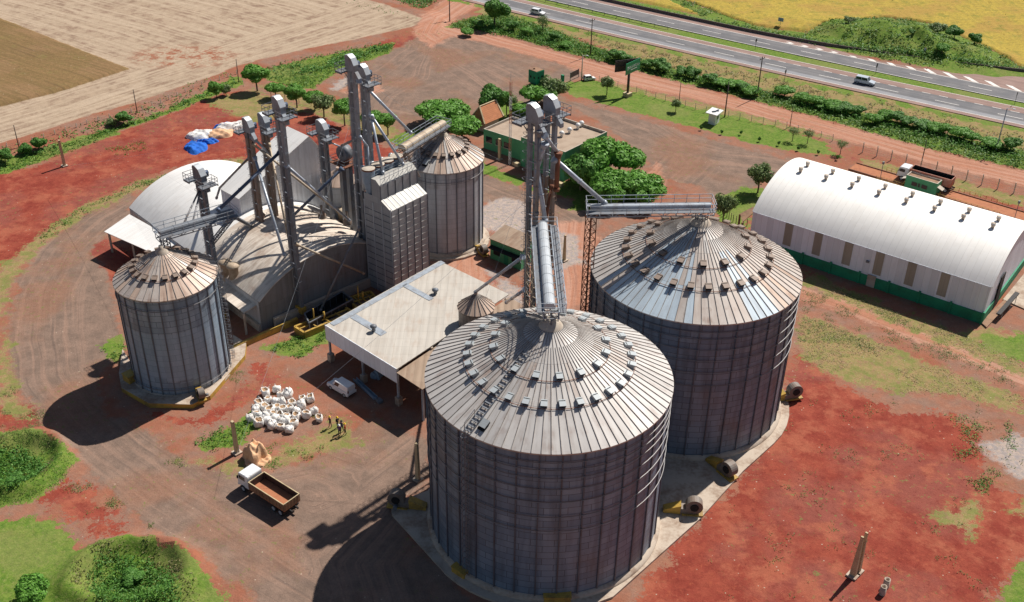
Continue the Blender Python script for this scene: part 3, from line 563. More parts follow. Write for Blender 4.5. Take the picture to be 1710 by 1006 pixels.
for k in range(-94, -78, 4):
    b.poly([HP(k, 272.5, 0.148), HP(k + 1.4, 272.5, 0.148), HP(k + 2.6, 273.1, 0.148), HP(k + 1.2, 273.1, 0.148)]); b.poly([HP(k + 1.2, 273.1, 0.148), HP(k + 2.6, 273.1, 0.148), HP(k + 1.4, 273.7, 0.148), HP(k, 273.7, 0.148)])
tag(b.build('road_marking', 'line', hw2), kind='structure')
b = MB()
M['barrier'] = paint('grimy_concrete_barrier', (0.12, 0.095, 0.085), 0.9, 0, (0.20, 0.15, 0.12), 0.7, 0.9)
for a, c in zip(T, T[1:]):
    for (w0, z0, w1, z1) in ((-0.3, 0, -0.12, 0.95), (-0.12, 0.95, 0.12, 0.95), (0.12, 0.95, 0.3, 0)):
        b.poly([HP(a, barr_n(a) + w0, z0), HP(c, barr_n(c) + w0, z0), HP(c, barr_n(c) + w1, z1), HP(a, barr_n(a) + w1, z1)])
    for w0 in (-0.135,): b.poly([HP(a, barr_n(a) + w0, .97), HP(c - 4.8, barr_n(c) + w0, .97), HP(c - 4.8, barr_n(c) + .135, .97), HP(a, barr_n(a) + 0.135, .97)])
tag(b.build('concrete_barrier', 'barrier'), 'long dark concrete barrier along the outer edge of the far carriageway', 'barrier')
def guardrail(t0, t1, n, label):
    r = thing('guardrail', HP((t0 + t1) / 2, n), label, 'guardrail')
    b = MB(); k = t0
    while k < t1: b.extr([(0, 0.45), (0.06, 0.5), (0.0, 0.6), (0.06, 0.7), (0, 0.76), (-0.03, 0.6)], HP(k + 2, n), Vector((*HN, 0)), ZZ, Vector((*HD, 0)) * 2); k += 4
    b.build('rail', 'galv_dark', r)
    k = t0
    while k <= t1: q = MB(); q.box(HP(k, n + .08, 0.35), (0.12, 0.12, 0.7)); q.build('rail_post', 'galv_dark', r); k += 4
guardrail(-172, -124, 263.8, 'weathered steel guardrail on posts in the grass median, right one of the two')
guardrail(-250, -176, 261.4, 'low dark guardrail beside the near carriageway at the top edge')

# ------------------------------------------------------------------ silos
M['roof_old'] = None
def roofmat(name, c, c2, rustamt):
    s = NT(name); p = s.tc(); q = s.sep(p)
    ang = s.math('ARCTAN2', q[1], q[0]); r = s.math('SQRT', s.math('ADD', s.math('MULTIPLY', q[0], q[0]), s.math('MULTIPLY', q[1], q[1])))
    v = s.comb(s.math('MULTIPLY', ang, 16), s.math('MULTIPLY', r, 0.22))
    st = s.noise(1.0, 5, v); n = s.noise(0.3, 5); rnd = s.isl()
    col = s.mix(s.mr(s.math('ADD', s.math('MULTIPLY', st, 0.6), s.math('MULTIPLY', n, 0.4)), 0.40, 0.64), c, c2)
    col = s.mix(s.math('MULTIPLY', s.mr(s.math('ADD', s.math('MULTIPLY', st, 0.5), s.math('MULTIPLY', s.noise(0.5, 4), 0.5)), 0.50, 0.66), rustamt), col, (0.23, 0.125, 0.085))
    col = s.mix(0.7, col, s.mix(rnd, (0.80, 0.80, 0.81), (1.10, 1.09, 1.08)), 'MULTIPLY')
    return s.fin(col, 0.50, 0.08, 0.4)
M['roof_grey'] = roofmat('grey_roof_sheet', (0.58, 0.555, 0.53), (0.47, 0.44, 0.415), 0.42)
M['roof_brown'] = roofmat('browned_roof_sheet', (0.47, 0.40, 0.355), (0.57, 0.525, 0.48), 0.70)
M['roof_blue'] = roofmat('bluish_roof_sheet', (0.50, 0.60, 0.68), (0.42, 0.49, 0.55), 0.12)
M['roof_tan'] = roofmat('tan_roof_sheet', (0.56, 0.425, 0.335), (0.44, 0.315, 0.245), 0.5)
M['rib'] = paint('roof_rib', (0.36, 0.335, 0.31), 0.6, 0.3, (0.13, 0.075, 0.05), 0.7, 0.7)
M['stiff'] = paint('wall_stiffener', (0.115, 0.135, 0.17), 0.6, 0.4, (0.09, 0.065, 0.05), 0.6, 0.7)
M['stiff_L'] = paint('pale_wall_stiffener', (0.15, 0.175, 0.21), 0.6, 0.4, (0.12, 0.09, 0.075), 0.6, 0.7)
M['ring'] = paint('wind_ring_steel', (0.20, 0.20, 0.21), 0.5, 0.4, (0.15, 0.12, 0.10), 0.5, 0.7)
M['vent_l'] = paint('pale_vent_hood', (0.38, 0.42, 0.44), 0.5, 0.3, (0.30, 0.27, 0.25), 0.5, 1)
M['vent_b'] = paint('browned_vent_hood', (0.24, 0.185, 0.15), 0.6, 0.2, (0.20, 0.12, 0.08), 0.6, 1)
M['wall_F'] = silo_wall('corrugated_wall_near', 13.7, (0.155, 0.22, 0.305), (0.235, 0.31, 0.40), (0.075, 0.098, 0.13), rustamt=0.30)
M['wall_R'] = silo_wall('corrugated_wall_right', 13.5, (0.15, 0.20, 0.27), (0.225, 0.285, 0.36), (0.07, 0.087, 0.112), rustamt=0.4)
M['wall_L'] = silo_wall('corrugated_wall_left', 6.7, (0.25, 0.335, 0.425), (0.38, 0.465, 0.555), (0.11, 0.14, 0.18), bw=1.75, rustamt=0.25, band=(2.6, 10.8))
M['wall_B'] = silo_wall('corrugated_wall_back', 6.7, (0.36, 0.385, 0.42), (0.50, 0.52, 0.55), (0.17, 0.18, 0.19), bw=1.75, rustamt=0.5, band=(0.5, 13.0))
M['tank_wall'] = silo_wall('tank_wall', 2.5, (0.20, 0.17, 0.155), (0.25, 0.215, 0.19), (0.12, 0.10, 0.09), bw=1.3, rustamt=0.6)

def vent_mesh(sz, mats):
    """hooded roof vent, opening toward -X (downslope); built flat, tilted when placed"""
    b = MB(); w = sz
    b.slab([(-w * .50, -w * .42, w * .60), (w * .55, -w * .42, w * .30), (w * .55, w * .42, w * .30), (-w * .50, w * .42, w * .60)], 0.05, 0)
    for s in (-1, 1): b.slab([(-w * .42, s * w * .40, 0), (w * .5, s * w * .40, 0), (w * .5, s * w * .40, w * .28), (-w * .42, s * w * .40, w * .54)], 0.03, 0)
    b.slab([(w * .49, -w * .4, 0), (w * .49, w * .4, 0), (w * .49, w * .4, w * .24), (w * .49, -w * .4, w * .24)], 0.03, 0)
    b.box((-.02 * w, 0, w * .19), (w * .8, w * .76, w * .38), 0, 1)  # near-black block filling the hood, paints in the shade under the lid
    o = b.build('roof_vent', mats); me = o.data; bpy.data.objects.remove(o); return me

def silo(label, c, R, h, hc, npan, walls, stiff, nst, rings, roofsel, vents, lad, vmats, vs, base=0.7, roof_ladder=True, cap=0.9):
    cx, cy = c[0], c[1]; r = thing('grain_silo', (cx, cy, 0), label, 'silo')
    # wall: corrugated shell and its vertical stiffeners
    b = MB(); n = nst * 3; 
    b.lathe((cx, cy, 0), [(R, base), (R, base + (h - base) * .5), (R, h)], n, 0)
    b.cm = 1
    for i in range(nst):
        t = 2 * math.pi * (i + .5) / nst; d = Vector((math.cos(t), math.sin(t), 0)); sd = Vector((-d.y, d.x, 0))
        b.obox(Vector((cx, cy, (base + h - .15) / 2)) + d * (R + .06), d * .09, sd * .075, ZZ * (h - .15 - base) / 2)
    b.build('wall', [walls, stiff], r)
    b = MB(); b.lathe((cx, cy, 0), [(R + .55, 0.3), (R + .5, base), (R - .05, base + .12)], n, 0); b.build('base_ring', 'concrete', r)
    # roof: overlapping panels with raised ribs
    b = MB(); Re = R + .30; rc = cap * .75; slope = hc / R; zt = lambda rr: h + hc - slope * rr
    mats = ['roof_grey', 'roof_brown', 'roof_blue', 'roof_tan', 'rib']
    for i in range(npan):
        t0 = 2 * math.pi * i / npan; t1 = 2 * math.pi * (i + 1) / npan; mi = roofsel((t0 + t1) / 2, i)
        rs = [rc, R * .35, R * .68, Re]; 
        if isinstance(mi, int): mi = [mi] * 3
        for q in range(3):
            ra, rb = rs[q] , rs[q + 1]; dz = .012 * (2 - q)
            b.poly([(cx + ra * math.cos(t0), cy + ra * math.sin(t0), zt(ra) + dz), (cx + rb * math.cos(t0), cy + rb * math.sin(t0), zt(rb) + dz), (cx + rb * math.cos(t1), cy + rb * math.sin(t1), zt(rb) + dz), (cx + ra * math.cos(t1), cy + ra * math.sin(t1), zt(ra) + dz)], mi[q])
        d = Vector((math.cos(t0), math.sin(t0), 0)); ra = rc if i % 2 == 0 else R * .22
        b.bar(Vector((cx, cy, zt(ra) + .05)) + d * ra, Vector((cx, cy, zt(Re) + .05)) + d * Re, .055, .08, 4)
    b.cm = 0; b.lathe((cx, cy, 0), [(Re, zt(Re)), (Re + .01, zt(Re) - .16), (R + .01, zt(Re) - .18)], npan, 0)
    b.build('roof', mats, r)
    b = MB(); zc = zt(rc); b.lathe((cx, cy, 0), [(rc + .25, zt(rc + .25) + .06), (rc, zc + .3), (rc * .5, zc + .55), (rc * .45, zc + .9)], 20, 0, cap1=True); b.build('roof_cap', 'concrete_pale', r)
    me = vent_mesh(vs, vmats)
    for frac, nv, ph in vents:
        for i in range(nv):
            t = 2 * math.pi * (i + ph) / nv; rr = R * frac
            link_part(me, 'roof_vent', r, (cx + rr * math.cos(t), cy + rr * math.sin(t), zt(rr) + .03), (0, -math.atan(slope) * 0, t + math.pi)).rotation_euler = (Matrix.Rotation(t, 3, 'Z') @ Matrix.Rotation(math.atan(slope), 3, 'Y') @ Matrix.Rotation(math.pi, 3, 'Z')).to_euler()
        b = MB(); k = 60
        for i in range(k):
            a0, a1 = 2 * math.pi * i / k, 2 * math.pi * (i + 1) / k; rr = R * frac + vs * .62
            b.bar((cx + rr * math.cos(a0), cy + rr * math.sin(a0), zt(rr) + .12), (cx + rr * math.cos(a1), cy + rr * math.sin(a1), zt(rr) + .12), .05)
        b.build('roof_ring', 'rust', r)
    for z in rings:
        b = MB(); k = nst * 2
        for i in range(k):
            a0, a1 = 2 * math.pi * i / k, 2 * math.pi * (i + 1) / k; rr = R + .22
            b.tube((cx + rr * math.cos(a0), cy + rr * math.sin(a0), z), (cx + rr * math.cos(a1), cy + rr * math.sin(a1), z), .055, 5, caps=False)
        b.build('wind_ring', 'ring', r)
    if lad is not None:
        d = Vector((math.cos(lad), math.sin(lad), 0)); sd = Vector((-d.y, d.x, 0)); O = Vector((cx, cy, 0)); b = MB()
        for s in (-1, 1): b.bar(O + d * (R + .35) + sd * .25 * s + ZZ * 1, O + d * (R + .35) + sd * .25 * s + ZZ * (h + 1.1), .07)
        z = 1.0
        while z < h: b.bar(O + d * (R + .35) - sd * .25 + ZZ * z, O + d * (R + .35) + sd * .25 + ZZ * z, .05); z += .45
        z = 2.5
        while z < h + 1:
            pts = [O + d * (R + .35 + .75 * math.sin(a)) + sd * .42 * math.cos(a) + ZZ * z for a in np.linspace(0, math.pi, 7)]
            for p, q in zip(pts, pts[1:]): b.bar(p, q, .045)
            z += .9
        for a in (.7, 1.57, 2.4): b.bar(O + d * (R + .35 + .75 * math.sin(a)) + sd * .42 * math.cos(a) + ZZ * 2.5, O + d * (R + .35 + .75 * math.sin(a)) + sd * .42 * math.cos(a) + ZZ * (h + .9), .045)
        b.build('ladder', 'galv_dark', r)
        if roof_ladder:
            b = MB(); r0, r1 = R + .1, R * .30
            P = lambda rr, s, dz: O + d * rr + sd * s + ZZ * (zt(rr) + dz)
            for s in (-.45, .45):
                b.bar(P(r0, s, .16), P(r1, s, .16), .08); b.bar(P(r0, s, 1.0), P(r0 - 1.6, s, 1.0), .05)
                b.bar(P(r0, s, .1), P(r0, s, 1.0), .05); b.bar(P(r0 - 1.6, s, .1), P(r0 - 1.6, s, 1.0), .05)
            rr = r0
            while rr > r1: b.bar(P(rr, -.45, .2), P(rr, .45, .2), .16, .06); rr -= .55
            b.build('roof_ladder', 'galv_dark', r)
            b = MB(); p = P(R - 1.1, 1.4, .30); ud = (P(r1, 0, 0) - P(r0, 0, 0)).normalized()
            b.obox(P(R - 1.1, 1.15, .12), ud * .6, sd * .45, Vector((0, 0, .05)), 1); b.obox(P(R - .45, 1.15, .35) + ud * .8, ud * .5, sd * .45, ud.cross(sd) * .03 , 0)
            b.build('roof_hatch', ['vent_l', 'dark'], r)
    return r
def azr(a0, a1): 
    return lambda t: ((t - a0) % (2 * math.pi)) <= ((a1 - a0) % (2 * math.pi))
FC = (4.3, 100.3); RC = (24.1, 124.8); LC = (-47.7, 129.2); BC = (-12.1, 170.4)
rr_ = random.Random(3)
def sel_F(t, i):
    k = rr_.random(); return [0, 0, 0] if k < .88 else [0, 1, 0]
def sel_R(t, i):
    d = math.degrees(t) % 360; k = rr_.random()
    if 200 < d < 246: return [2 if k < .45 else 0, 2 if k < .6 else 0, 2 if k < .72 else 1]
    if 246 <= d < 262: return [1, 1 if k < .7 else 2, 2 if k < .4 else 1]
    if 262 <= d < 292: return [0 if k < .4 else 1, 1, 1]
    if 292 <= d < 312: return [0, 2 if k > .3 else 1, 2]
    if 312 <= d or d < 60: return [1, 1, 1 if k < .75 else 3]
    return [0, 1 if k < .4 else 0, 0]
def sel_L(t, i): return 3 if rr_.random() < .6 else 1
def sel_B(t, i): return 3 if rr_.random() < .7 else 0
silo('huge grey steel silo nearest the camera with pale hooded roof vents in two rings', FC, 13.7, 21.6, 7.0, 84, 'wall_F', 'stiff', 36, [20.2, 19.2, 18.1, 16.6, 14.8, 12.7, 10.7], sel_F,
     [(.66, 30, .1), (.45, 16, .35)], math.radians(231), ['vent_l', 'dark'], .86, cap=1.5)
silo('huge grey steel silo with streaky brown and bluish patched roof behind the nearest one', RC, 13.5, 21.6, 7.1, 80, 'wall_R', 'stiff', 36, [20.2, 19.2, 17.6, 16.0, 14.2, 12.2], sel_R,
     [(.68, 27, .3), (.46, 14, .4)], None, ['vent_b', 'dark'], 0.95, cap=1.5)
silo('slim blue-grey steel silo with brown conical roof standing alone at the left', LC, 6.72, 16.5, 3.9, 40, 'wall_L', 'stiff_L', 24, [16.2, 14.6, 1.6], sel_L,
     [(.60, 19, .2)], math.radians(2), ['vent_b', 'dark'], 0.8, roof_ladder=False)
silo('slim pale steel silo with tan conical roof behind the dryer tower', BC, 6.7, 16.2, 4.2, 40, 'wall_B', 'stiff_L', 24, [15.9, 14.2], sel_B,
     [(.60, 19, .55)], math.radians(232), ['vent_b', 'dark'], 0.8)
# foundations
def hull_pts(c, R, a0, a1, n): return [(c[0] + R * math.cos(math.radians(a)), c[1] + R * math.sin(math.radians(a))) for a in np.linspace(a0, a1, n)]
ap = [tuple(G(652, 845)[:2]), tuple(G(655, 862)[:2])] + hull_pts(FC, 15.3, 222, 300, 12) + [tuple(G(1170, 868)[:2]), tuple(G(1240, 790)[:2])] + hull_pts(RC, 15.2, 318, 380, 8) + hull_pts(RC, 15.0, 30, 150, 8) + hull_pts(FC, 15, 110, 165, 6)
b = MB(); b.prism(ap, -.2, 0.3); tag(b.build('concrete_apron', 'concrete'), kind='structure')
pl = [tuple(G(*p)[:2]) for p in ((206, 590), (200, 630), (204, 655), (250, 681), (322, 683), (352, 668), (410, 600), (412, 580), (390, 566))] + hull_pts(LC, 8.2, 40, 170, 10)
b = MB(); b.prism(pl, -.2, 0.75, 1, 0); tag(b.build('silo_plinth', ['concrete', 'yellow']), 'broad concrete plinth with ochre edge under the slim left silo', 'plinth')
b = MB(); b.prism(hull_pts(BC, 8, 0, 345, 24), -.2, 0.35); tag(b.build('silo_plinth', 'concrete'), 'round concrete slab under the slim tan roofed silo at the back', 'plinth')

# ------------------------------------------------------------------ aeration fans
M['fan'] = paint('grimy_fan_casing', (0.20, 0.175, 0.155), 0.6, 0.2, (0.18, 0.10, 0.06), 0.7, 1.0)
def fan(at, yaw, label, z=0.3, s=1.0, tone='fan'):
    r = thing('aeration_fan', (at.x, at.y, z), label, 'fan', 'aeration fans at the silo feet')
    d = Vector((math.cos(yaw), math.sin(yaw), 0)); sd = Vector((-d.y, d.x, 0)); O = Vector((at.x, at.y, z))
    prof = [(.05, 0.25)] + [(1.05 + 1.05 * math.cos(a), 1.25 + 1.05 * math.sin(a)) for a in np.linspace(math.radians(215), math.radians(-120), 22)][::1]
    prof = [(1.05 + 1.05 * math.cos(a), 1.25 + 1.05 * math.sin(a)) for a in np.linspace(math.radians(200), math.radians(-90), 20)] + [(-.6, 0.2), (-.6, .95)]
    b = MB(); b.extr([(x * s, y * s) for x, y in prof], O, d, ZZ, sd * .55 * s); b.build('casing', tone, r)
    
    for q in (-1, 1): b = MB(); b.tube(O + d * 1.05 * s + ZZ * 1.25 * s + sd * .55 * s * q, O + d * 1.05 * s + ZZ * 1.25 * s + sd * .68 * s * q, .52 * s, 16); b.build('inlet', 'dark', r)
    b = MB(); k = [O - d * .55 * s + sd * .55 * s + ZZ * .05, O - d * .55 * s - sd * .55 * s + ZZ * .05, O - d * 2.7 * s - sd * .5 * s + ZZ * .05, O - d * 2.7 * s + sd * .5 * s + ZZ * .05]
    kt = [O - d * .55 * s + sd * .55 * s + ZZ * 1.35 * s, O - d * .55 * s - sd * .55 * s + ZZ * 1.35 * s, O - d * 2.7 * s - sd * .5 * s + ZZ * .5 * s, O - d * 2.7 * s + sd * .5 * s + ZZ * .5 * s]
    n0 = len(b.v); b.v += [tuple(p) for p in k + kt]
    for q in ((0, 1, 2, 3)[::-1], (4, 5, 6, 7), (0, 4, 5, 1), (1, 5, 6, 2), (2, 6, 7, 3), (3, 7, 4, 0)): b.face([n0 + i for i in q])
    b.build('duct', 'yellow', r, fix=True)
    b = MB(); b.obox(O + d * .9 * s + ZZ * .1, d * 1.3 * s, sd * .75 * s, ZZ * .1); b.build('base_frame', 'yellow', r)
    b = MB(); b.tube(O + d * 1.0 * s + sd * .7 * s + ZZ * .55 * s, O + d * 1.0 * s + sd * 1.3 * s + ZZ * .55 * s, .28 * s, 10); b.build('motor', 'galv_dark', r)
def fan_at(c, R, az, label, **k):
    a = math.radians(az); p = Vector((c[0] + (R + 3.0) * math.cos(a), c[1] + (R + 3.0) * math.sin(a), 0)); fan(p, a, label, **k)
fan(G(1143, 858), math.radians(-5), 'sunlit drum shaped fan with yellow duct at the right foot of the nearest silo')
fan(G(677, 848), math.radians(172), 'shaded blue-grey fan with dull yellow duct at the left foot of the nearest silo')
fan(G(1206, 790), math.radians(-55), 'brown cased fan in the shade between the two huge silos')
fan(G(1313, 668), math.radians(15), 'tan fan at the far right foot of the right huge silo')
fan(G(336, 668), math.radians(-62), 'dark fan on the plinth edge of the slim left silo facing the heap of bags', z=.75, s=.75)
fan(G(804, 424), math.radians(-60), 'small brown fan at the foot of the tan roofed back silo', z=.3, s=.8)
for px, w, lab in (((224, 640), (1.6, 2.2, 1.1), 'ochre concrete box on the plinth at the left foot of the slim silo'), ((772, 958), (1.9, 1.6, .8), 'ochre concrete box at the front left foot of the nearest silo'), ((930, 1002), (3.0, 1.5, .8), 'ochre concrete box at the front foot of the nearest silo')):
    p = G(*px); b = MB(); z = .75 if px[0] < 400 else .3; b.box((p.x, p.y, z + w[2] / 2), w, math.radians(-40 if px[0] < 800 else 0)); b.box((p.x, p.y, z + w[2] + .04), (w[0] + .16, w[1] + .16, .08), math.radians(-40 if px[0] < 800 else 0))
    tag(b.build('duct_box', 'yellow'), lab, 'duct box')

# ------------------------------------------------------------------ bucket elevators
def elevator(label, base, h, yaw=AX, w=.62, gap=1.55, tone='galv', head='galv', low='galv_dark', zlow=0, plat=(-1, 1), base_z=0.0, ladder=True, hs=1.0, cat='grain elevator'):
    d = Vector((math.cos(yaw), math.sin(yaw), 0)); sd = Vector((-d.y, d.x, 0)); O = Vector((base[0], base[1], 0)); r = thing('bucket_elevator', O + ZZ * base_z, label, cat)
    ht = h - 2.3 * hs
    for s in (-1, 1):
        b = MB(); c = O + d * gap / 2 * s; zs = [base_z + .8]
        while zs[-1] < ht - .1: zs.append(min(ht, zs[-1] + 2.4))
        for a, e in zip(zs, zs[1:]):
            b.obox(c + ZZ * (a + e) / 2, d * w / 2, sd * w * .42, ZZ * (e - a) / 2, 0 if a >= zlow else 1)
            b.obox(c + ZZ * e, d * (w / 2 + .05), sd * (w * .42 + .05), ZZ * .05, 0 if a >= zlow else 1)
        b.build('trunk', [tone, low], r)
    b = MB(); g = gap / 2 + w * .75; k = hs
    prof = [(-g, 0), (g, 0), (g, 1.05 * k), (g * .45, 1.95 * k), (-g * .25, 2.3 * k), (-g * .8, 2.2 * k), (-g, 1.8 * k)]
    b.extr(prof, O + ZZ * ht, d, ZZ, sd * w * .72, None, [1, 0, 0, 0, 0, 0, 0])
    b.extr([(g, .1), (g + .75 * k, -.75 * k), (g + .75 * k, -1.3 * k), (g - .1, -1.0 * k)], O + ZZ * ht, d, ZZ, sd * w * .5)
    b.extr([(-g - .02, 1.78 * k), (-g * .82, 2.24 * k), (-g * .25, 2.35 * k), (g * .47, 2.0 * k), (g + .04, 1.05 * k), (g + .04, .95 * k), (g * .44, 1.9 * k), (-g * .25, 2.24 * k), (-g * .78, 2.14 * k)], O + ZZ * ht, d, ZZ, sd * (w * .72 + .05), 2)
    b.build('head', [head, low, 'galv_light'], r, fix=True)
    b = MB(); b.obox(O + ZZ * (base_z + .55), d * (gap / 2 + w * .8), sd * w * .75, ZZ * .55); b.build('boot', 'yellow', r)
    for s in plat:
        c = O + ZZ * (ht - .3) + d * (gap / 2 + w * .5 + .75) * s if abs(s) == 1 else O + ZZ * (ht - .3) + sd * (1.3 * (1 if s > 0 else -1))
        X, Y = (d * .8, sd * 1.3) if abs(s) == 1 else (d * (gap / 2 + .7), sd * .8)
        b = MB(); b.obox(c, X, Y, ZZ * .05); b.obox(c - ZZ * .12 + Y, X, Y.normalized() * .04, ZZ * .1); b.obox(c - ZZ * .12 - Y, X, Y.normalized() * .04, ZZ * .1)
        b.bar(c + X * .9 * (1 if s > 0 else -1), O + ZZ * (ht - 1.9) + d * gap / 2 * (1 if s > 0 else -1), .09); b.build('platform', low if low != 'rusty' else 'galv_dark', r)
        b = MB(); cs = [c + X * x + Y * y for x, y in ((-1, -1), (1, -1), (1, 1), (-1, 1))]
        for p, q in zip(cs, cs[1:] + cs[:1]):
            for z in (.55, 1.1): b.bar(p + ZZ * z, q + ZZ * z, .055)
            b.bar(p, p + ZZ * 1.1, .055); b.bar((p + q) / 2, (p + q) / 2 + ZZ * 1.1, .05)
        b.build('handrail', 'galv_dark', r)
    b = MB(); c = O + ZZ * (ht + .9) + sd * (w * .72); b.tube(c, c + sd * .9, .33 * hs, 12); b.box(c + sd * .5 - ZZ * .35, (.7, .7, .5), yaw); b.build('motor', 'pipe_blue', r)
    if ladder:
        b = MB(); c = O - d * (gap / 2 + w / 2 + .18)
        for s in (-.22, .22): b.bar(c + sd * s + ZZ * (base_z + .5), c + sd * s + ZZ * (ht + .8), .05)
        z = base_z + .6
        while z < ht: b.bar(c - sd * .22 + ZZ * z, c + sd * .22 + ZZ * z, .04); z += .5
        z = base_z + 2.5
        while z < ht:
            pts = [c - d * .65 * math.sin(a) + sd * .38 * math.cos(a) + ZZ * z for a in np.linspace(0, math.pi, 6)]
            for p, q in zip(pts, pts[1:]): b.bar(p, q, .04)
            z += 1.2
        b.build('ladder', 'galv_dark', r)
        b = MB(); z = base_z + 4
        while z < ht - 1: b.bar(O - d * gap / 2 - sd * w * .5 + ZZ * z, O + d * gap / 2 - sd * w * .5 + ZZ * z, .09); b.bar(O - d * gap / 2 + sd * w * .5 + ZZ * z, O + d * gap / 2 + sd * w * .5 + ZZ * z, .09); z += 2.4
        b.bar(O - d * gap / 2 - sd * w * .5 + ZZ * (base_z + 3.9), O - d * gap / 2 - sd * w * .5 + ZZ * (z - 2.2), .06); b.bar(O + d * gap / 2 + sd * w * .5 + ZZ * (base_z + 3.9), O + d * gap / 2 + sd * w * .5 + ZZ * (z - 2.2), .06); b.bar(O - d * gap / 2 - sd * w * .5 + ZZ * (base_z + 3.9), O - d * gap / 2 + sd * w * .5 + ZZ * (base_z + 3.9), .06); b.build('brace', 'galv', r)
    return r, ht
M['galv_light'] = paint('bright_galvanised_top', (0.50, 0.54, 0.58), 0.4, 0.45, (0.33, 0.33, 0.33), 0.4, 0.9)
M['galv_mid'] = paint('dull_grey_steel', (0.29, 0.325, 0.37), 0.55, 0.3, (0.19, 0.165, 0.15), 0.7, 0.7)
EL = {}
def el(key, label, base, h, **k): EL[key] = (Vector((base[0], base[1], 0)), h); return elevator(label, base, h, **k)
def top_at(px, py, h): p = G(px, py, h); return (p.x, p.y)
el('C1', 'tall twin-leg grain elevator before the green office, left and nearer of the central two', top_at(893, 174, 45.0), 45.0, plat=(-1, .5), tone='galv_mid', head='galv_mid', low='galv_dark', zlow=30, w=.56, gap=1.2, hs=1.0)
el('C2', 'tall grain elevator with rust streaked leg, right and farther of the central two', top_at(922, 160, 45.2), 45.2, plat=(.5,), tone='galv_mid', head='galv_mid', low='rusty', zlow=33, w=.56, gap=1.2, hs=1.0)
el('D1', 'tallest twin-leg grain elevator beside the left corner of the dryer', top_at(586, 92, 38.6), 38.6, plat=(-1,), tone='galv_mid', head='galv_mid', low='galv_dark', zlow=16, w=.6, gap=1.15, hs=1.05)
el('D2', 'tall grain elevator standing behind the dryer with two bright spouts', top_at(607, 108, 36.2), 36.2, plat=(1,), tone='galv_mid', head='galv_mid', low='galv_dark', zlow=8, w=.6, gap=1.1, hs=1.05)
el('W1', 'tall single grey grain elevator in front of the brown arched store gable', (-33.2, 144.5), 36.5, plat=(-1, 1), tone='galv_mid', head='galv_mid', low='galv_dark', zlow=25, w=.64, gap=1.0, hs=1.05, base_z=.9)
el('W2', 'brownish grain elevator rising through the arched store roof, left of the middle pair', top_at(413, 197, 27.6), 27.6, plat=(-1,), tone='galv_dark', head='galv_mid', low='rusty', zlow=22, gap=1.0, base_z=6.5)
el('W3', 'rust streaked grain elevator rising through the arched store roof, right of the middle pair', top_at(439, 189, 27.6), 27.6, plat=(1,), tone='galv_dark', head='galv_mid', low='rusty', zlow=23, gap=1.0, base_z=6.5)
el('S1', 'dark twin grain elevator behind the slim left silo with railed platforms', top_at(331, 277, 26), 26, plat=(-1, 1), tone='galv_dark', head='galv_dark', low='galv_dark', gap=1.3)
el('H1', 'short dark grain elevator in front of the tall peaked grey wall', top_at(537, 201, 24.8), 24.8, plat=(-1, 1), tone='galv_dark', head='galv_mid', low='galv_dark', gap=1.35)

# ------------------------------------------------------------------ spouts
def spout(label, pts, r=.17, tone='pipe', n=8):
    P = [Vector(p) for p in pts]; o = thing('grain_spout', P[0], label, 'spout')
    b = MB(); b.path(P, r, n)
    for p, q in zip(P, P[1:]):
        L = (q - p).length; k = int(L // 5)
        for i in range(1, k + 1): c = p + (q - p) * i / (k + 1); dd = (q - p).normalized(); b.tube(c - dd * .06, c + dd * .06, r * 1.25, n)
    b.build('pipe', tone, o)
    b = MB(); d0 = (P[0] - P[1]).normalized(); b.tube(P[0] - d0 * .5, P[0] + d0 * .25, r * 1.15, n, r * 1.9); b.build('inlet_hopper', tone, o)
    b = MB(); d1 = (P[-1] - P[-2]).normalized(); b.tube(P[-1] - d1 * .1, P[-1] + d1 * .35, r * 1.3, n); b.build('outlet', tone, o)
    return o
c1, c2 = EL['C1'][0], EL['C2'][0]
spout('short pale spout crossing between the two central elevators', [c1 + DA * 1.8 + ZZ * 41.45, c2 + DA * 1.3 + ZZ * 38.18], .26)
spout('rust red vertical spout on the right central elevator', [c2 + DA * 1.6 + ZZ * 38.18 - DB * .3, c2 + DA * 1.6 + ZZ * 33.58 - DB * .4], .3, 'rust')
spout('long blue-grey spout falling from the central elevators to the conveyor of the right huge silo', [c2 + DA * 1.3 + ZZ * 37.42 - DB * .5, G(1008, 338, 31.0)], .3, 'pipe')
spout('rust brown slanting spout low on the central elevators', [c2 + DA * .9 + ZZ * 33.67 - DB * .6, c1 + DA * 2.0 + ZZ * 29.54 + DB * .3], .2, 'rust')
spout('bright grey spout feeding the conveyor above the nearest silo', [c1 + DA * 1.7 + ZZ * 40.30, c1 + DA * 1.2 + ZZ * 38.2 - DB * .2, GY(897, 282, c1.y - .8), G(910, 367, 30.6)], .3, 'pipe')
spout('thin dark vertical spout on the left central elevator', [c1 + DA * 1.25 - DB * .4 + ZZ * 41.83, c1 + DA * 1.25 - DB * .5 + ZZ * 31.27], .22, 'pipe_grey')
TK = G(795, 512, 9.5)
spout('blue-grey spout slanting from the central elevators down to the small brown hopper tank', [GY(872, 430, c1.y - .6), Vector((TK.x, TK.y, 12.0))], .22, 'pipe')
spout('blue-grey spout slanting to the shed edge beside the small hopper tank', [GY(876, 484, c1.y - .6), G(846, 505, 10.5)], .22, 'pipe')
d1, d2, w1 = EL['D1'][0], EL['D2'][0], EL['W1'][0]
spout('long grey spout from the tallest elevator down to the conveyor of the back silo', [d1 + DA * 1.6 + ZZ * 35, G(610, 145, 31.5), G(685, 221, 23.2)], .24, 'pipe')
spout('bright spout from the rear dryer elevator to the middle of the dryer top', [d2 + DA * 1.1 + ZZ * 28.2, G(639, 287, 20.5)], .22, 'pipe')
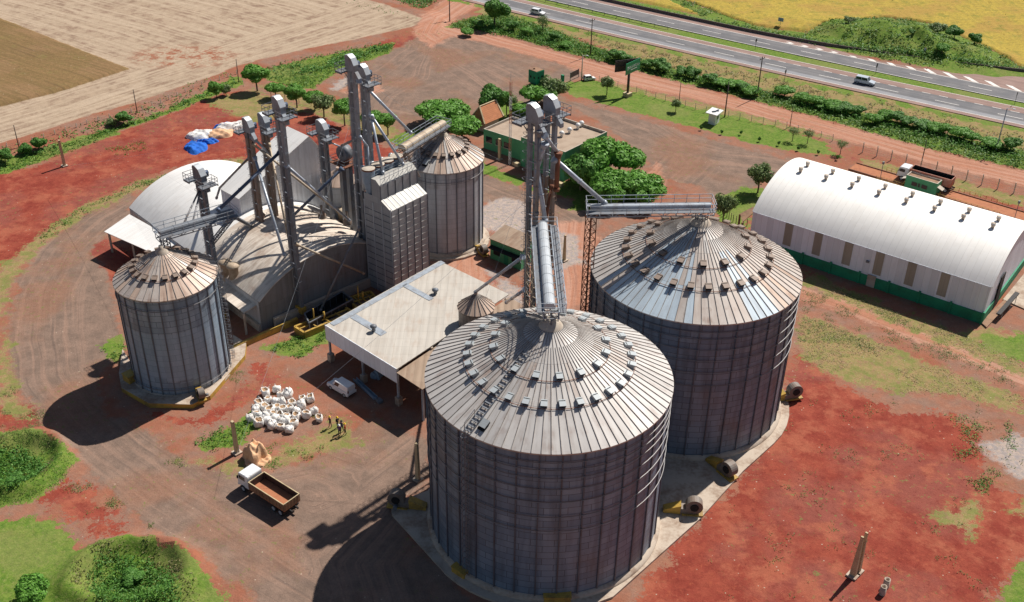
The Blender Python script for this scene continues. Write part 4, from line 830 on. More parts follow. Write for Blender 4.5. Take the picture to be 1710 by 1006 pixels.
spout('bright spout from the rear dryer elevator to the far end of the dryer top', [d2 + DA * 1.3 + ZZ * 28.2, G(672, 273, 20.5)], .22, 'pipe')
spout('bent grey pipe running down between the two dryer elevators', [d1 + DA * 1.0 + ZZ * 25.8, d1 + DA * 2.0 + DB * .5 + ZZ * 24.4, d1 + DA * 2.0 + DB * .5 + ZZ * 17], .16, 'pipe')
spout('short bent grey pipe leading to the round cyclone on its platform', [d1 - DB * .5 + ZZ * 25.2, G(572, 243, 22.0)], .2, 'pipe_grey')
w2, w3, s1 = EL['W2'][0], EL['W3'][0], EL['S1'][0]
LCV0 = Vector((LC[0] - .9, LC[1] - .2, 22.0)); LCV1 = G(390, 356, 22.0)
spout('long dark blue spout from the tall single elevator to the slim left silo conveyor', [w1 - DA * .9 + ZZ * 27.8, G(366, 350, 23.4)], .24, 'pipe_blue')
spout('dark spout from the brownish elevator down to the white arched roof', [w2 - DA * .7 + ZZ * 20.8, G(367, 314, 13.5), G(362, 330, 11)], .18, 'pipe_grey')
spout('pale spout between the middle pair of elevators', [w2 + DA * .9 + ZZ * 24.6, w3 + DA * .6 + ZZ * 20.8], .2, 'pipe')
spout('grey spout falling steeply from the brownish elevator to the brown arched roof', [w2 + DA * .8 + ZZ * 21, G(474, 424, 10.2)], .22, 'pipe')
spout('tan spout leaning beside the rusty middle elevator', [w3 + DA * .8 + ZZ * 22.5, G(484, 410, 10.4)], .17, 'pipe_tan')
spout('long tan spout crossing behind the tall single elevator to the arched roof ridge', [w2 + DA * .9 + ZZ * 23.4, G(578, 364, 12)], .18, 'pipe_tan')
spout('long grey spout from the tall single elevator to the arched roof beside the dryer', [w1 + DA * .6 + ZZ * 26, G(582, 367, 12.2)], .2, 'pipe')
spout('short dark spout from the tall single elevator to the roof inlet', [w1 + DA * .6 + ZZ * 19.5, G(536, 357, 11.8)], .18, 'pipe_grey')
spout('dark slanting duct from the cyclone platform toward the brown arched roof', [G(570, 283, 19.5), G(490, 360, 12.0)], .24, 'pipe_blue')
spout('tan pipe slanting from the tall single elevator to the dryer foot', [w1 + DA * .8 + ZZ * 13.2, G(606, 456, 4.0)], .17, 'pipe_tan')
spout('dark pipe slanting from the dryer elevator down to the yellow receiving pit', [G(600, 381, 12), G(536, 517, 1.2)], .18, 'pipe_grey')
spout('pale strut pipe from the twin dark elevator to its silo conveyor, left of two', [s1 - ZZ * 0 + ZZ * 22.3 - DA * .4, G(303, 382, 20.5)], .13, 'pipe_grey')
spout('pale strut pipe from the twin dark elevator to its silo conveyor, right of two', [s1 + ZZ * 22.3 - DA * .2, G(320, 378, 20.5)], .13, 'pipe_grey')
spout('thin pale spout from the short dark elevator to the cyclone', [EL['H1'][0] + DA * 1.2 + ZZ * 21.5, G(570, 246, 20.5)], .13, 'pipe')

# ------------------------------------------------------------------ conveyor bridges
def bridge(label, a, b_, w=1.5, hgt=1.5, cover='galv', legs=(), rail=True, frame='galv', cover_r=.55, leg_tone='galv_dark'):
    a, e = Vector(a), Vector(b_); d = (e - a).normalized(); sd = d.cross(ZZ).normalized(); up = sd.cross(d); r = thing('conveyor_bridge', a, label, 'conveyor'); L = (e - a).length
    b = MB()
    for s in (-1, 1):
        for z in (-hgt * .55, 0): b.bar(a + sd * w / 2 * s + up * z, e + sd * w / 2 * s + up * z, .11)
        n = max(3, int(L / 1.5)); 
        for i in range(n + 1):
            p = a + d * L * i / n + sd * w / 2 * s; b.bar(p, p - up * hgt * .55, .07)
            if i < n: q = a + d * L * (i + 1) / n + sd * w / 2 * s; b.bar(p if i % 2 else p - up * hgt * .55, q - up * hgt * .55 if i % 2 else q, .06)
    for i in range(n + 1): p = a + d * L * i / n; b.bar(p - sd * w / 2, p + sd * w / 2, .07); b.bar(p - sd * w / 2 - up * hgt * .55, p + sd * w / 2 - up * hgt * .55, .07)
    b.build('truss', frame, r)
    b = MB(); prof = [(-cover_r, 0), (cover_r, 0)] + [(cover_r * math.cos(t), .25 + cover_r * .8 * math.sin(t)) for t in np.linspace(0.1, math.pi - .1, 9)]
    cc = sd * w * .10; b.extr(prof, (a + e) / 2 + cc + up * .05, sd, up, d * L * .47)
    for i in range(int(L / 2.2) + 1):
        p = a + d * (L * .03 + i * 2.2 * .94); pr2 = [(x * 1.06, z * 1.04) for x, z in prof]
        b.extr(pr2, p + cc + up * .05, sd, up, d * .04)
    b.build('belt_cover', cover, r)
    b = MB(); c = a - sd * (-w * .5 - .38); 
    b.obox((a + e) / 2 + sd * (w / 2 + .38) - up * .05, d * L / 2, sd * .36, up * .03); b.obox((a + e) / 2 - sd * (w / 2 + .38) - up * .05, d * L / 2, sd * .36, up * .03); b.build('walkway', 'galv_dark', r)
    if rail:
        b = MB()
        for s in (-1, 1):
            o = sd * (w / 2 + .74) * s
            for z in (.55, 1.1): b.bar(a + o + up * z, e + o + up * z, .06)
            for i in range(n + 1): p = a + d * L * i / n + o; b.bar(p, p + up * 1.1, .055)
        for p in (a, e):
            for z in (.55, 1.1): b.bar(p - sd * (w / 2 + .74) + up * z, p + sd * (w / 2 + .74) + up * z, .055)
        b.build('handrail', 'galv', r)
    for (p, q, ww, tone) in legs:
        p, q = Vector(p), Vector(q); b = MB(); dd = (q - p).normalized(); u = dd.orthogonal().normalized(); v = dd.cross(u); LL = (q - p).length; m = max(2, int(LL / (ww * 1.15)))
        cs = [(u + v) * ww * .5, (u - v) * ww * .5, (-u - v) * ww * .5, (-u + v) * ww * .5]
        for k in cs: b.bar(p + k, q + k, .11)
        for i in range(m):
            for k0, k1 in zip(cs, cs[1:] + cs[:1]): b.bar(p + dd * LL * i / m + k0, p + dd * LL * (i + 1) / m + k1, .06); b.bar(p + dd * LL * i / m + k0, p + dd * LL * i / m + k1, .06)
        b.build('support_leg', tone, r)
    return r
Fz, Rz = Vector((*FC, 0)), Vector((*RC, 0))
ra, rb_ = G(980, 349, 30.2), G(1192, 346, 30.4)
bridge('long galvanised conveyor bridge with tall railing leading to the top of the right huge silo', ra, rb_, 1.5, 1.5, 'galv', [((ra.x + .6, ra.y, 0), (ra.x + .6, ra.y, 29.3), 1.0, 'rust'), ((Rz.x, Rz.y, 28.2), (Rz.x, Rz.y, 29.6), 1.1, 'galv_dark')], cover_r=.42)
fa, fb = G(908, 376, 30.3), G(921, 522, 30.3)
bridge('conveyor bridge with rounded pale cover running from the central elevators to the nearest silo', fa, fb, 1.7, 1.5, 'galv_light', [((Fz.x, Fz.y, 28.2), (Fz.x, Fz.y + .6, 29.7), 1.1, 'galv_dark'), ((fa.x - 1.2, fa.y - .5, 0), (fa.x - 1.2, fa.y - .5, 29.6), 1.2, 'pipe_tan')], cover_r=.62)
la, lb_ = G(262, 393, 21.8), G(392, 355, 21.8)
bridge('blue-grey conveyor bridge on lattice struts over the slim left silo', la, lb_, 1.3, 1.4, 'galv_dark', [(lb_ - ZZ * .8 - DA * .5, Vector((lb_.x - 3.5, lb_.y - 1.5, 17.5)), .5, 'galv_dark'), ((la.x + .8, la.y + .5, 19.6), la + Vector((.8, .5, -.8)), .9, 'galv_dark'), (lb_ - ZZ * .8, G(420, 378, 8.5), .35, 'galv_dark')])
ba, bb_ = G(668, 252, 21.6), G(741, 207, 21.6)
bridge('conveyor bridge with rusty walkway and tan rounded cover over the tan roofed back silo', ba, bb_, 1.5, 1.4, 'pipe_tan', [((BC[0] - 4, BC[1] - 4.5, 17.0), (BC[0] - 4, BC[1] - 4.2, 21), .7, 'galv'), (ba - ZZ * .8 + DB * 1.0, (ba.x + 2.6, ba.y + 1.0, 16.4), .6, 'rusty'), ((BC[0], BC[1], 20.0), (BC[0], BC[1], 21.0), .8, 'galv_dark')], frame='rusty', cover_r=.7)
# cyclone on its platform beside the dryer elevators
cy = G(576, 262, 19.6); r = thing('cyclone', (cy.x, cy.y, 18), 'round dark cyclone drum on a rusty railed platform left of the dryer elevators', 'cyclone')
b = MB(); b.tube(cy + DA * -.0 - DB * .75 + ZZ * .7, cy + DB * .75 + ZZ * .7, 1.25, 20); b.tube(cy - DB * .78 + ZZ * .7, cy - DB * .95 + ZZ * .7, .5, 12); b.build('drum', 'galv_dark', r)
b = MB(); b.obox(cy - ZZ * 1.0, DA * 1.9, DB * 1.7, ZZ * .08); b.obox(cy - ZZ * .75 , DA * .5, DB * .5, ZZ * .3); b.build('platform', 'rust', r)
b = MB()
cs = [cy - ZZ + DA * 1.9 * x + DB * 1.7 * y for x, y in ((-1, -1), (1, -1), (1, 1), (-1, 1))]
for p, q in zip(cs, cs[1:] + cs[:1]):
    for z in (.55, 1.1): b.bar(p + ZZ * z, q + ZZ * z, .06)
    b.bar(p, p + ZZ * 1.1, .06)
b.build('handrail', 'galv_dark', r)
for x in (-.9, .9):
    b = MB(); b.obox(Vector((cy.x, cy.y, 9.2)) + DA * x, DA * .4, DB * .4, ZZ * 9.2); b.build('leg', 'galv_dark', r)

# ------------------------------------------------------------------ dryer
M['dryer'] = sheet('grey_dryer_panel', (0.37, 0.39, 0.41), (0.29, 0.305, 0.32), rustamt=0.12, metal=0.35, ribs=0.0, rough=.5, lap=1.15)
M['dryer_seam'] = paint('dryer_seam', (0.52, 0.51, 0.48), 0.5, 0.3, (0.3, 0.29, 0.27), 0.4, 1)
M['dryer_roof'] = sheet('bright_dryer_roof', (0.46, 0.45, 0.42), (0.38, 0.36, 0.32), rustamt=0.1, metal=0.2, ribs=0, lap=5)
dc = G(617, 497); cC = G(652.7, 353.8, 15.7); rC = G(713.3, 323.6, 15.7)
DX = (Vector((rC.x, rC.y, 0)) - Vector((cC.x, cC.y, 0))); LB = DX.length; DX.normalize(); DY = Vector((-DX.y, DX.x, 0))   # along long face, and to the rear-left
O = Vector((cC.x, cC.y, 0)); DW = 5.8; r = thing('grain_dryer', O, 'tall grey panelled grain dryer tower with pale sloping shoulder roof beside the shed', 'dryer')
prof = [(0, 0), (0, 15.7), (2.1, 16.9), (2.1, 19.3), (3.0, 20.1), (4.0, 20.1), (4.0, 17.2), (DW, 17.2), (DW, 0)]
b = MB(); b.extr(prof, O + DX * LB / 2, DY, ZZ, DX * LB / 2, 0, [0, 1, 0, 1, 1, 0, 0, 0, 0]); b.build('body', ['dryer', 'dryer_roof'], r, fix=True)
b = MB(); z = 1.2
while z < 15.6: b.obox(O + DX * LB / 2 - DY * .03 + ZZ * z, DX * LB / 2, DY * .03, ZZ * .035); z += 1.12
z = 1.2
while z < 15.6: b.obox(O - DX * .03 + DY * DW / 2 + ZZ * z, DX * .03, DY * DW / 2, ZZ * .03, 1); z += 1.12
for i in range(6): b.obox(O + DX * LB * i / 5 - DY * .05 + ZZ * 7.8, DX * .06, DY * .05, ZZ * 7.8, 1)
for i in range(4): b.obox(O + DY * DW * i / 3 - DX * .05 + ZZ * 8, DX * .05, DY * .07, ZZ * 8, 2)
for i in range(6): b.obox(O + DX * LB * i / 5 + DY * 2.05 + ZZ * 18.1, DX * .06, DY * .06, ZZ * 1.2, 1)
for i in range(9): b.bar(O + DX * LB * (i + .5) / 9 - DY * .0 + ZZ * 15.76, O + DX * LB * (i + .5) / 9 + DY * 2.1 + ZZ * 16.96, .035, .05, 2)
b.build('panel_frame', ['dryer_seam', 'stiff', 'galv_light'], r)
b = MB()
for s in (2.1, 4.0):
    for z in (20.4, 20.95): b.bar(O + DX * .1 + DY * s + ZZ * z, O + DX * (LB - .1) + DY * s + ZZ * z, .06)
    for i in range(9): p = O + DX * (LB - .2) * i / 8 + DX * .1 + DY * s; b.bar(p + ZZ * 19.3, p + ZZ * 20.95, .05)
    for i in range(8): p = O + DX * (LB - .2) * i / 8 + DX * .1 + DY * s; q = p + DX * (LB - .2) / 8; b.bar(p + ZZ * 19.4, q + ZZ * 20.2, .05)
b.build('handrail', 'galv', r)
for i in range(4):
    c = O + DX * (LB * (i + .55) / 4 - .6) + DY * 5.0; b = MB(); hh = 3.9
    b.lathe((c.x, c.y, 17.2), [(.55, 0), (.75, 1.0), (.75, 1.05), (.95, 1.9), (.95, 1.95), (1.0, hh)], 18, 0); b.lathe((c.x, c.y, 17.2), [(1.0, hh), (1.04, hh), (1.04, hh + .25), (0.98, hh + .25)], 18, 1); b.lathe((c.x, c.y, 17.2), [(1.05, hh + .27), (.8, hh + .34), (.3, hh + .40), (0.02, hh + .40)], 18, 2)
    b.build('exhaust_stack', ['galv_blue', 'rust', 'concrete_pale'], r)
    c2_ = c + DY * 1.2; b = MB(); b.tube(Vector((c2_.x, c2_.y, 17.2)), Vector((c2_.x, c2_.y, 20.6)), .32, 10); b.lathe((c2_.x, c2_.y, 20.6), [(.45, 0), (.5, .35), (.35, .7), (.05, .85)], 12); b.build('vent_pipe', 'galv_light', r)

# ------------------------------------------------------------------ arched stores and sheds
M['white_roof'] = sheet('white_arched_roof', (0.82, 0.81, 0.79), (0.68, 0.66, 0.63), rust=(0.55, 0.46, 0.38), rustamt=0.22, metal=0.05, ribs=1.0, rough=.6, lap=7, ribd=.02, lv=(.92, 1.0))
M['white_roof2'] = sheet('bright_arched_roof', (0.93, 0.905, 0.86), (0.86, 0.83, 0.77), rust=(0.72, 0.64, 0.55), rustamt=0.18, metal=0.05, ribs=1.0, rough=.6, lap=9, ribd=.007, lv=(.94, 1.0))
M['old_roof'] = sheet('browned_arched_roof', (0.74, 0.66, 0.57), (0.36, 0.285, 0.225), rust=(0.30, 0.16, 0.10), rustamt=0.6, metal=0.05, ribs=1.0, rough=.7, lap=7, ribd=.02, stain=.85)
M['gable_old'] = sheet('grimy_corrugated_gable', (0.25, 0.25, 0.25), (0.16, 0.15, 0.14), rustamt=0.3, metal=0.1, ribs=1.0, rough=.7, lap=4)
M['clad_grey'] = sheet('grey_cladding', (0.50, 0.51, 0.52), (0.40, 0.395, 0.39), rustamt=0.12, metal=0.15, ribs=1.2, rough=.6, lap=6, stain=.7)
M['clad_white'] = sheet('pale_cladding', (0.78, 0.84, 0.93), (0.72, 0.75, 0.81), rustamt=0.08, metal=0.1, ribs=1.2, rough=.6, lap=7, stain=.4)
M['skylight'] = sheet('yellowed_skylight_sheet', (0.36, 0.33, 0.28), (0.30, 0.27, 0.22), rustamt=0.1, metal=0.0, ribs=1.2, rough=.5, lap=7)
def arch(c0, along, across, L, S, ze, rise, name, mats_of, r, n=20, t=.12, over=.3, split=None):
    """vaulted roof sheet: eave start c0, runs along, spans across"""
    Rr = (S * S / 4 + rise * rise) / (2 * rise); hz = Rr - rise; th = math.asin(min(1, S / 2 / Rr))
    pts = [(S / 2 + (Rr) * math.sin(a), ze + Rr * math.cos(a) - hz) for a in np.linspace(-th, th, n + 1)]
    b = MB(); segs = split or [(0, L, 0)]
    for (l0, l1, mi) in segs:
        k = len(b.v)
        for l in np.linspace(l0, l1, max(2, int((l1 - l0) / 6) + 1)):
            pass
        ls = [l0 - (over if l0 == 0 else 0), l1 + (over if l1 == L else 0)]
        for l in ls:
            for x, z in pts: b.v.append(tuple(c0 + along * l + across * x + ZZ * z))
        for i in range(n): b.face((k + i, k + i + 1, k + n + 1 + i + 1, k + n + 1 + i), mi, True)
    for l, sg in ((-over, -1), (L + over, 1)):
        for i in range(n):
            (x0, z0), (x1, z1) = pts[i], pts[i + 1]; p0 = c0 + along * l + across * x0 + ZZ * z0; p1 = c0 + along * l + across * x1 + ZZ * z1
            b.poly([p0, p1, p1 - ZZ * t, p0 - ZZ * t], segs[0][2] if sg < 0 else segs[-1][2])
    for x, z in (pts[0], pts[-1]):
        p0 = c0 - along * over + across * x + ZZ * z; p1 = c0 + along * (L + over) + across * x + ZZ * z; b.poly([p0, p1, p1 - ZZ * t, p0 - ZZ * t], segs[0][2])
    b.build('roof', mats_of, r)
    return pts
# long arched store with white far half and brown near half
A0 = Vector((-38.4, 140.2, 0)); A1 = Vector((-67.0, 170.0, 0)); al = (A1 - A0).normalized(); ac = Vector((al.y, -al.x, 0)); LA = (A1 - A0).length; SA = 24.5
r = thing('arched_warehouse', A0, 'long arched grain store with brown stained near half and white far half among the elevators', 'warehouse')
pts = arch(A0, al, ac, LA, SA, 5.3, 4.5, 'roof', ['old_roof', 'white_roof'], r, split=[(0, 17.5, 0), (17.5, LA, 1)])
b = MB()
for l in (0.0, LA):
    b = MB(); k = [A0 + al * l + ac * x + ZZ * (z - .10) for x, z in pts]; b.poly(k + [A0 + al * l + ac * SA, A0 + al * l], 0); b.build('gable_wall', 'gable_old', r)
pass
b = MB()
for x in (0.02, SA - .02): b.obox(A0 + al * LA / 2 + ac * x + ZZ * 2.6, al * LA / 2, ac * .1, ZZ * 2.6)
b.build('side_wall', 'clad_grey', r)
b = MB(); b.obox(A0 - al * .45 + ac * 13 + ZZ * .8, al * .3, ac * 11, ZZ * .8); b.obox(A0 + al * LA / 2 - ac * .35 + ZZ * .6, al * LA / 2, ac * .2, ZZ * .6); b.build('base_wall', 'concrete', r)
# roof inlets
for p, s in ((G(436, 362, 9.9), .7), (G(538, 362, 10.3), .7), (G(580, 372, 10.0), .7)):
    b = MB(); b.lathe(p - ZZ * .2, [(s, 0), (s, .5), (s * .3, 1.2), (.2, 2.2)], 12); b.build('roof_inlet', 'rusty', r)
# round-topped vent drums on the brown roof by the gutter
for px, lab in (((375, 435), 'tan vent drum on the brown roof edge next to the slim silo, upper one'), ((388, 441), 'tan vent drum on the brown roof edge next to the slim silo, lower one'), ((571, 349), 'tan vent drum beyond the brown arched roof, left one'), ((580, 354), 'tan vent drum beyond the brown arched roof, right one')):
    p = G(*px, 8.0); b = MB(); b.lathe((p.x, p.y, 4.5), [(.75, 0), (.8, 3.0), (1.05, 3.05), (1.05, 3.3), (.2, 3.55)], 16, cap1=True); tag(b.build('vent_drum', 'pipe_tan'), lab, 'vent')
# tall peaked headhouse
P0 = G(514, 228, 19.0); P0.z = 0; gx = DB; gy = -DA
r = thing('peaked_headhouse', P0, 'tall peaked grey clad headhouse with pale roof rising behind the arched store', 'building')
HL, HR_ = 14.6, 9.0; b = MB(); pk = 19.0; zl, zr_ = 12.6, 7.6; M['head_clad'] = sheet('pale_grey_cladding', (0.74, 0.76, 0.80), (0.60, 0.60, 0.61), rustamt=0.12, metal=0.1, ribs=1.2, rough=.6, lap=6, stain=.7)
b.poly([P0 - gx * HL, P0 + gx * HR_, P0 + gx * HR_ + ZZ * zr_, P0 + ZZ * pk, P0 - gx * HL + ZZ * zl]); Q = P0 + gy * 5.4; b.poly([Q + gx * HR_, Q - gx * HL, Q - gx * HL + ZZ * zl, Q + ZZ * pk, Q + gx * HR_ + ZZ * zr_])
b.poly([P0 - gx * HL, P0 - gx * HL + ZZ * zl, Q - gx * HL + ZZ * zl, Q - gx * HL]); b.poly([P0 + gx * HR_, Q + gx * HR_, Q + gx * HR_ + ZZ * zr_, P0 + gx * HR_ + ZZ * zr_]); b.build('wall', 'head_clad', r)
b = MB(); u = ZZ * .12
for hx, hz_ in ((-HL - .3, zl - .13), (HR_ + .2, zr_ - .25)): b.slab([P0 - gy * .3 + ZZ * pk + u, P0 - gy * .3 + gx * hx + ZZ * hz_ + u, Q + gy * .3 + gx * hx + ZZ * hz_ + u, Q + gy * .3 + ZZ * pk + u], .1)
b.build('roof', 'white_roof', r)
# small brown silo tucked behind the dryer
sc_ = G(566, 300, 11.5); r = thing('hopper_tank', (sc_.x, sc_.y, 0), 'small brown roofed silo half hidden behind the cyclone platform', 'tank')
b = MB(); b.lathe((sc_.x, sc_.y, 0), [(3.0, 0), (3.0, 11.5)], 24); b.build('wall', 'wall_B', r)
b = MB(); b.smooth = False; b.lathe((sc_.x, sc_.y, 0), [(3.2, 11.4), (3.2, 11.5), (.4, 13.4), (.4, 13.8)], 24, sm=False, cap1=True); b.build('roof', 'roof_tan', r)
# lean-to canopies
def plate(name, label, cat, pts, t, mat, post=None, pm='concrete', post_name='post'):
    P = [Vector(p) for p in pts]; c = sum(P, Vector()) / len(P); r = thing(name, (c.x, c.y, 0), label, cat)
    b = MB(); b.slab(P, t); b.build('roof', mat, r)
    for p in (post or []):
        b = MB(); p = Vector(p); b.obox(Vector((p.x, p.y, p.z / 2)), (.15, 0, 0), (0, .15, 0), ZZ * p.z / 2); b.build(post_name, pm, r)
    return r
q = [G(174, 387, 4.2), G(216, 358, 5.0), G(300, 405, 5.0), G(260, 425, 4.2)]
plate('canopy', 'pale corrugated lean-to canopy at the left end of the arched store', 'canopy', q, .12, 'white_roof', [q[0] + Vector((.6, .3, -.2)), q[3] + Vector((0, .5, -.2)), (q[0] + q[3]) / 2 + Vector((.3, .4, -.2))])
q = [G(371, 462, 4.6), G(440, 503, 4.6), G(407, 523, 3.9), G(352, 480, 3.9)]
r = plate('canopy', 'grimy flat canopy over a loading door between the slim silo and the brown gable', 'canopy', q, .12, 'old_roof', [q[1] - ZZ * .1, q[2] - ZZ * .1]); b = MB(); b.bar(q[0] + ZZ * .35, q[1] + ZZ * .35, .4, .8); b.build('gutter', 'galv_dark', r)
# open receiving shed
c = [G(542.6, 543.5, 6.3), G(662, 617, 6.3), G(850, 491.6, 6.6), G(733.5, 436, 6.6)]
M['shed_roof'] = sheet('stained_fibre_cement_roof', (0.51, 0.475, 0.425), (0.43, 0.39, 0.34), rust=(0.36, 0.25, 0.18), rustamt=0.45, metal=0.0, ribs=1.0, rough=.85, lap=1.9, stain=.6, ribd=.02, lv=(.95, 1.03))
r = thing('open_shed', (c[0].x, c[0].y, 0), 'wide open-sided receiving shed with stained flat roof and white fascia beside the dryer', 'shed')
b = MB(); b.slab(c, .14); b.build('roof', 'shed_roof', r)
e1 = (c[1] - c[0]).normalized(); e2 = (c[3] - c[0]).normalized(); e3 = (c[2] - c[1]).normalized()
b = MB(); p, q = c[0] + e2 * .02, c[1] + e2 * .02; pn = -e2 * .06; b.slab([p - ZZ * 2.5 + pn, q - ZZ * 2.35 + pn, q + ZZ * .08 + pn, p + ZZ * .08 + pn], .08); b.build('fascia', 'clad_white', r)
for i, f in enumerate((.02, .5, .985)):
    p = c[0] + (c[1] - c[0]) * f + e2 * .35; b = MB(); b.obox(Vector((p.x, p.y, .65)), e1 * .4, e2 * .4, ZZ * .65, 1); b.obox(Vector((p.x, p.y, 3.1)), e1 * .14, e2 * .14, ZZ * 3.05, 0); b.build('post', ['galv', 'concrete'], r)
for f in (.3, .65, 1.0):
    for g in (0.02, .985):
        p = c[0] + (c[3] - c[0]) * f * .97 if g < .5 else c[1] + (c[2] - c[1]) * f * .97
        b = MB(); b.obox(Vector((p.x, p.y, 3.1)), e1 * .16, e2 * .16, ZZ * 3.05); b.build('post', 'concrete', r)
b = MB()
strip = lambda u0, u1, v0, v1: [c[0] + e1 * u + e2 * v + ZZ * .055 for u, v in ((u0, v0), (u1, v0), (u1, v1), (u0, v1))]
b.slab(strip(.2, 1.2, .8, 24.4), .03); b.slab(strip(1.3, 8.2, 3.8, 5.0), .03); b.slab(strip(.9, 7, 15, 16), .03); b.build('patched_sheet', 'galv', r)
for (px, py) in ((624, 551), (727, 490)):
    p = G(px, py, 6.6); b = MB(); b.lathe(p - ZZ * .3, [(.28, 0), (.28, .75), (.5, .8), (.5, 1.0), (.15, 1.2)], 12, cap1=True); b.build('roof_vent', 'galv_dark', r)
b = MB(); o2 = -ZZ * .55
q = [c[1] + o2 + e1 * .02, c[1] + e1 * 5.2 + o2 * 1.3, c[2] + e1 * 5.2 + o2 * 1.3, c[2] + o2 + e1 * .02]; b.slab(q, .1); b.build('side_roof', 'brown_tin', r)
p = c[1] + e1 * 4.9 + e2 * .3; b = MB(); b.obox(Vector((p.x, p.y, 2.6)), e1 * .14, e2 * .14, ZZ * 2.6); b.build('post', 'galv', r)
b = MB(); b.obox(c[0] + e1 * 8 + e2 * 14 - ZZ * 3.3 - ZZ * 1.5, e1 * 3.5, e2 * 2, ZZ * 1.5); b.build('hopper', 'galv_dark', r)
# small brown hopper tank at the shed edge
r = thing('hopper_tank', (TK.x, TK.y, 0), 'small round hopper tank with segmented brown conical roof at the shed edge', 'tank')
b = MB(); b.lathe((TK.x, TK.y, 0), [(2.55, 1.0), (2.55, 9.6)], 26); b.build('wall', 'tank_wall', r)
b = MB()
for i in range(20):
    t0, t1 = 2 * math.pi * i / 20, 2 * math.pi * (i + 1) / 20; f = lambda rr, t, z: (TK.x + rr * math.cos(t), TK.y + rr * math.sin(t), z)
    b.poly([f(.25, t0, 11.55), f(2.75, t0, 9.5), f(2.75, t1, 9.5), f(.25, t1, 11.55)], 0); b.bar(f(.25, t0, 11.6), f(2.75, t0, 9.55), .07, .08, 1)
b.lathe((TK.x, TK.y, 0), [(.3, 11.4), (.3, 11.9)], 10, 0, cap1=True); b.build('roof', ['roof_tan', 'rib'], r)
# low buildings and pits by the gable
for pts_, hh, lab in (([(492, 545), (508, 555), (590, 520), (574, 512)], 1.1, 'yellow concrete pit curb at the foot of the tall single elevator'), ([(579, 498), (596, 513), (632, 500), (618, 486)], 1.1, 'yellow pit curb with machinery between the dryer and the brown gable')):
    P = [G(*p, hh) for p in pts_]; r = thing('receiving_pit', (P[0].x, P[0].y, 0), lab, 'pit'); b = MB()
    for p, q in zip(P, P[1:] + P[:1]): b.bar(Vector((p.x, p.y, hh / 2)), Vector((q.x, q.y, hh / 2)), .35, hh)
    b.build('curb', 'yellow', r); b = MB(); b.slab([Vector((p.x, p.y, hh * .55)) for p in P], .1); b.build('floor', 'rusty', r)
    b = MB(); dd = (P[2] - P[1]).normalized(); LL = (P[2] - P[1]).length
    for f in (.25, .5, .75): m0 = P[0] + (P[3] - P[0]) * f; m1 = P[1] + (P[2] - P[1]) * f; b.bar(m0, m1, .18)
    m0 = (P[0] + P[1]) / 2; m1 = (P[2] + P[3]) / 2; b.bar(m0, m1, .22); b.tube((m0 + m1) / 2, (m0 + m1) / 2 + ZZ * 1.3, .16); b.tube(m0 * .7 + m1 * .3, m0 * .7 + m1 * .3 + ZZ * 2.6 , .1); b.build('machinery', 'yellow', r)
P = [G(*p, 1.0) for p in ((388, 578), (496, 530), (512, 540), (498, 548), (390, 590))]
b = MB(); b.bar(Vector((P[0].x, P[0].y, .45)), Vector((P[1].x, P[1].y, .45)), .5, .9); tag(b.build('low_wall', 'yellow'), 'long low ochre wall running from the slim silo to the pit', 'wall')
P = [G(*p) for p in ((518, 556), (590, 516), (572, 503), (510, 540))]; r = thing('steel_container', P[0], 'black open-topped steel container between the pit and the shed', 'container')
b = MB()
for p, q in zip(P, P[1:] + P[:1]): b.bar(p + ZZ * .9, q + ZZ * .9, .12, 1.8)
b.build('side', 'black', r); b = MB(); b.slab([p + ZZ * .25 for p in P], .1); b.build('floor', 'dark', r)
b = MB()
for p, q in zip(P, P[1:] + P[:1]):
    b.bar(p + ZZ * 1.8, q + ZZ * 1.8, .18)
    for i in range(6): m = p + (q - p) * i / 6; b.bar(m, m + ZZ * 1.8, .16)
b.build('rim', 'galv_dark', r)

# ------------------------------------------------------------------ right arched warehouse
W0 = Vector((41.7, 169.9, 0)); W1 = Vector((74.3, 145.7, 0)); al = (W1 - W0).normalized(); ac = Vector((-al.y, al.x, 0)); LW = (W1 - W0).length; SW = 24.0
r = thing('arched_warehouse', W0, 'big white arched warehouse with green base wall and a row of paired roof vents', 'warehouse')
pts = arch(W0, al, ac, LW, SW, 6.75, 4.8, 'roof', ['white_roof2'], r, n=28, over=.2)
b = MB()
for l in (0, LW): b = MB(); b.poly([W0 + al * l + ac * x + ZZ * (z - .1) for x, z in pts] + [W0 + al * l + ac * SW + ZZ * 1.9, W0 + al * l + ZZ * 1.9]); b.build('gable_wall', 'clad_white', r)
for x, nm in ((0.0, 1), (SW, 1)):
    b = MB(); b.obox(W0 + al * LW / 2 + ac * x + ZZ * 4.3, al * LW / 2, ac * .08, ZZ * 2.42); b.build('side_wall', 'clad_white', r)
for i in range(6):
    l = 6.9 + i * 5.35; 
    b = MB(); b.obox(W0 + al * l - ac * .1 + ZZ * 4.55, al * .72, ac * .03, ZZ * 2.1); b.build('skylight_strip', 'skylight', r)
b = MB(); b.obox(W0 + al * LW / 2 - ac * .12 + ZZ * .95, al * (LW / 2 + .15), ac * .15, ZZ * .95); b.obox(W0 + al * LW / 2 + ac * (SW + .12) + ZZ * .95, al * (LW / 2 + .15), ac * .15, ZZ * .95)
for l in (-.05, LW + .05): b.obox(W0 + al * l + ac * SW / 2 + ZZ * .95, al * .15, ac * SW / 2, ZZ * .95)
for i in range(9): b.obox(W0 + al * (LW * i / 8) - ac * .3 + ZZ * 1.1, al * .16, ac * .16, ZZ * 1.1)
b.build('base_wall', 'green_dark', r)
b = MB(); b.obox(W0 + al * 22.4 - ac * .3 + ZZ * 1.1, al * .7, ac * .06, ZZ * 1.1); b.build('door', 'concrete', r)
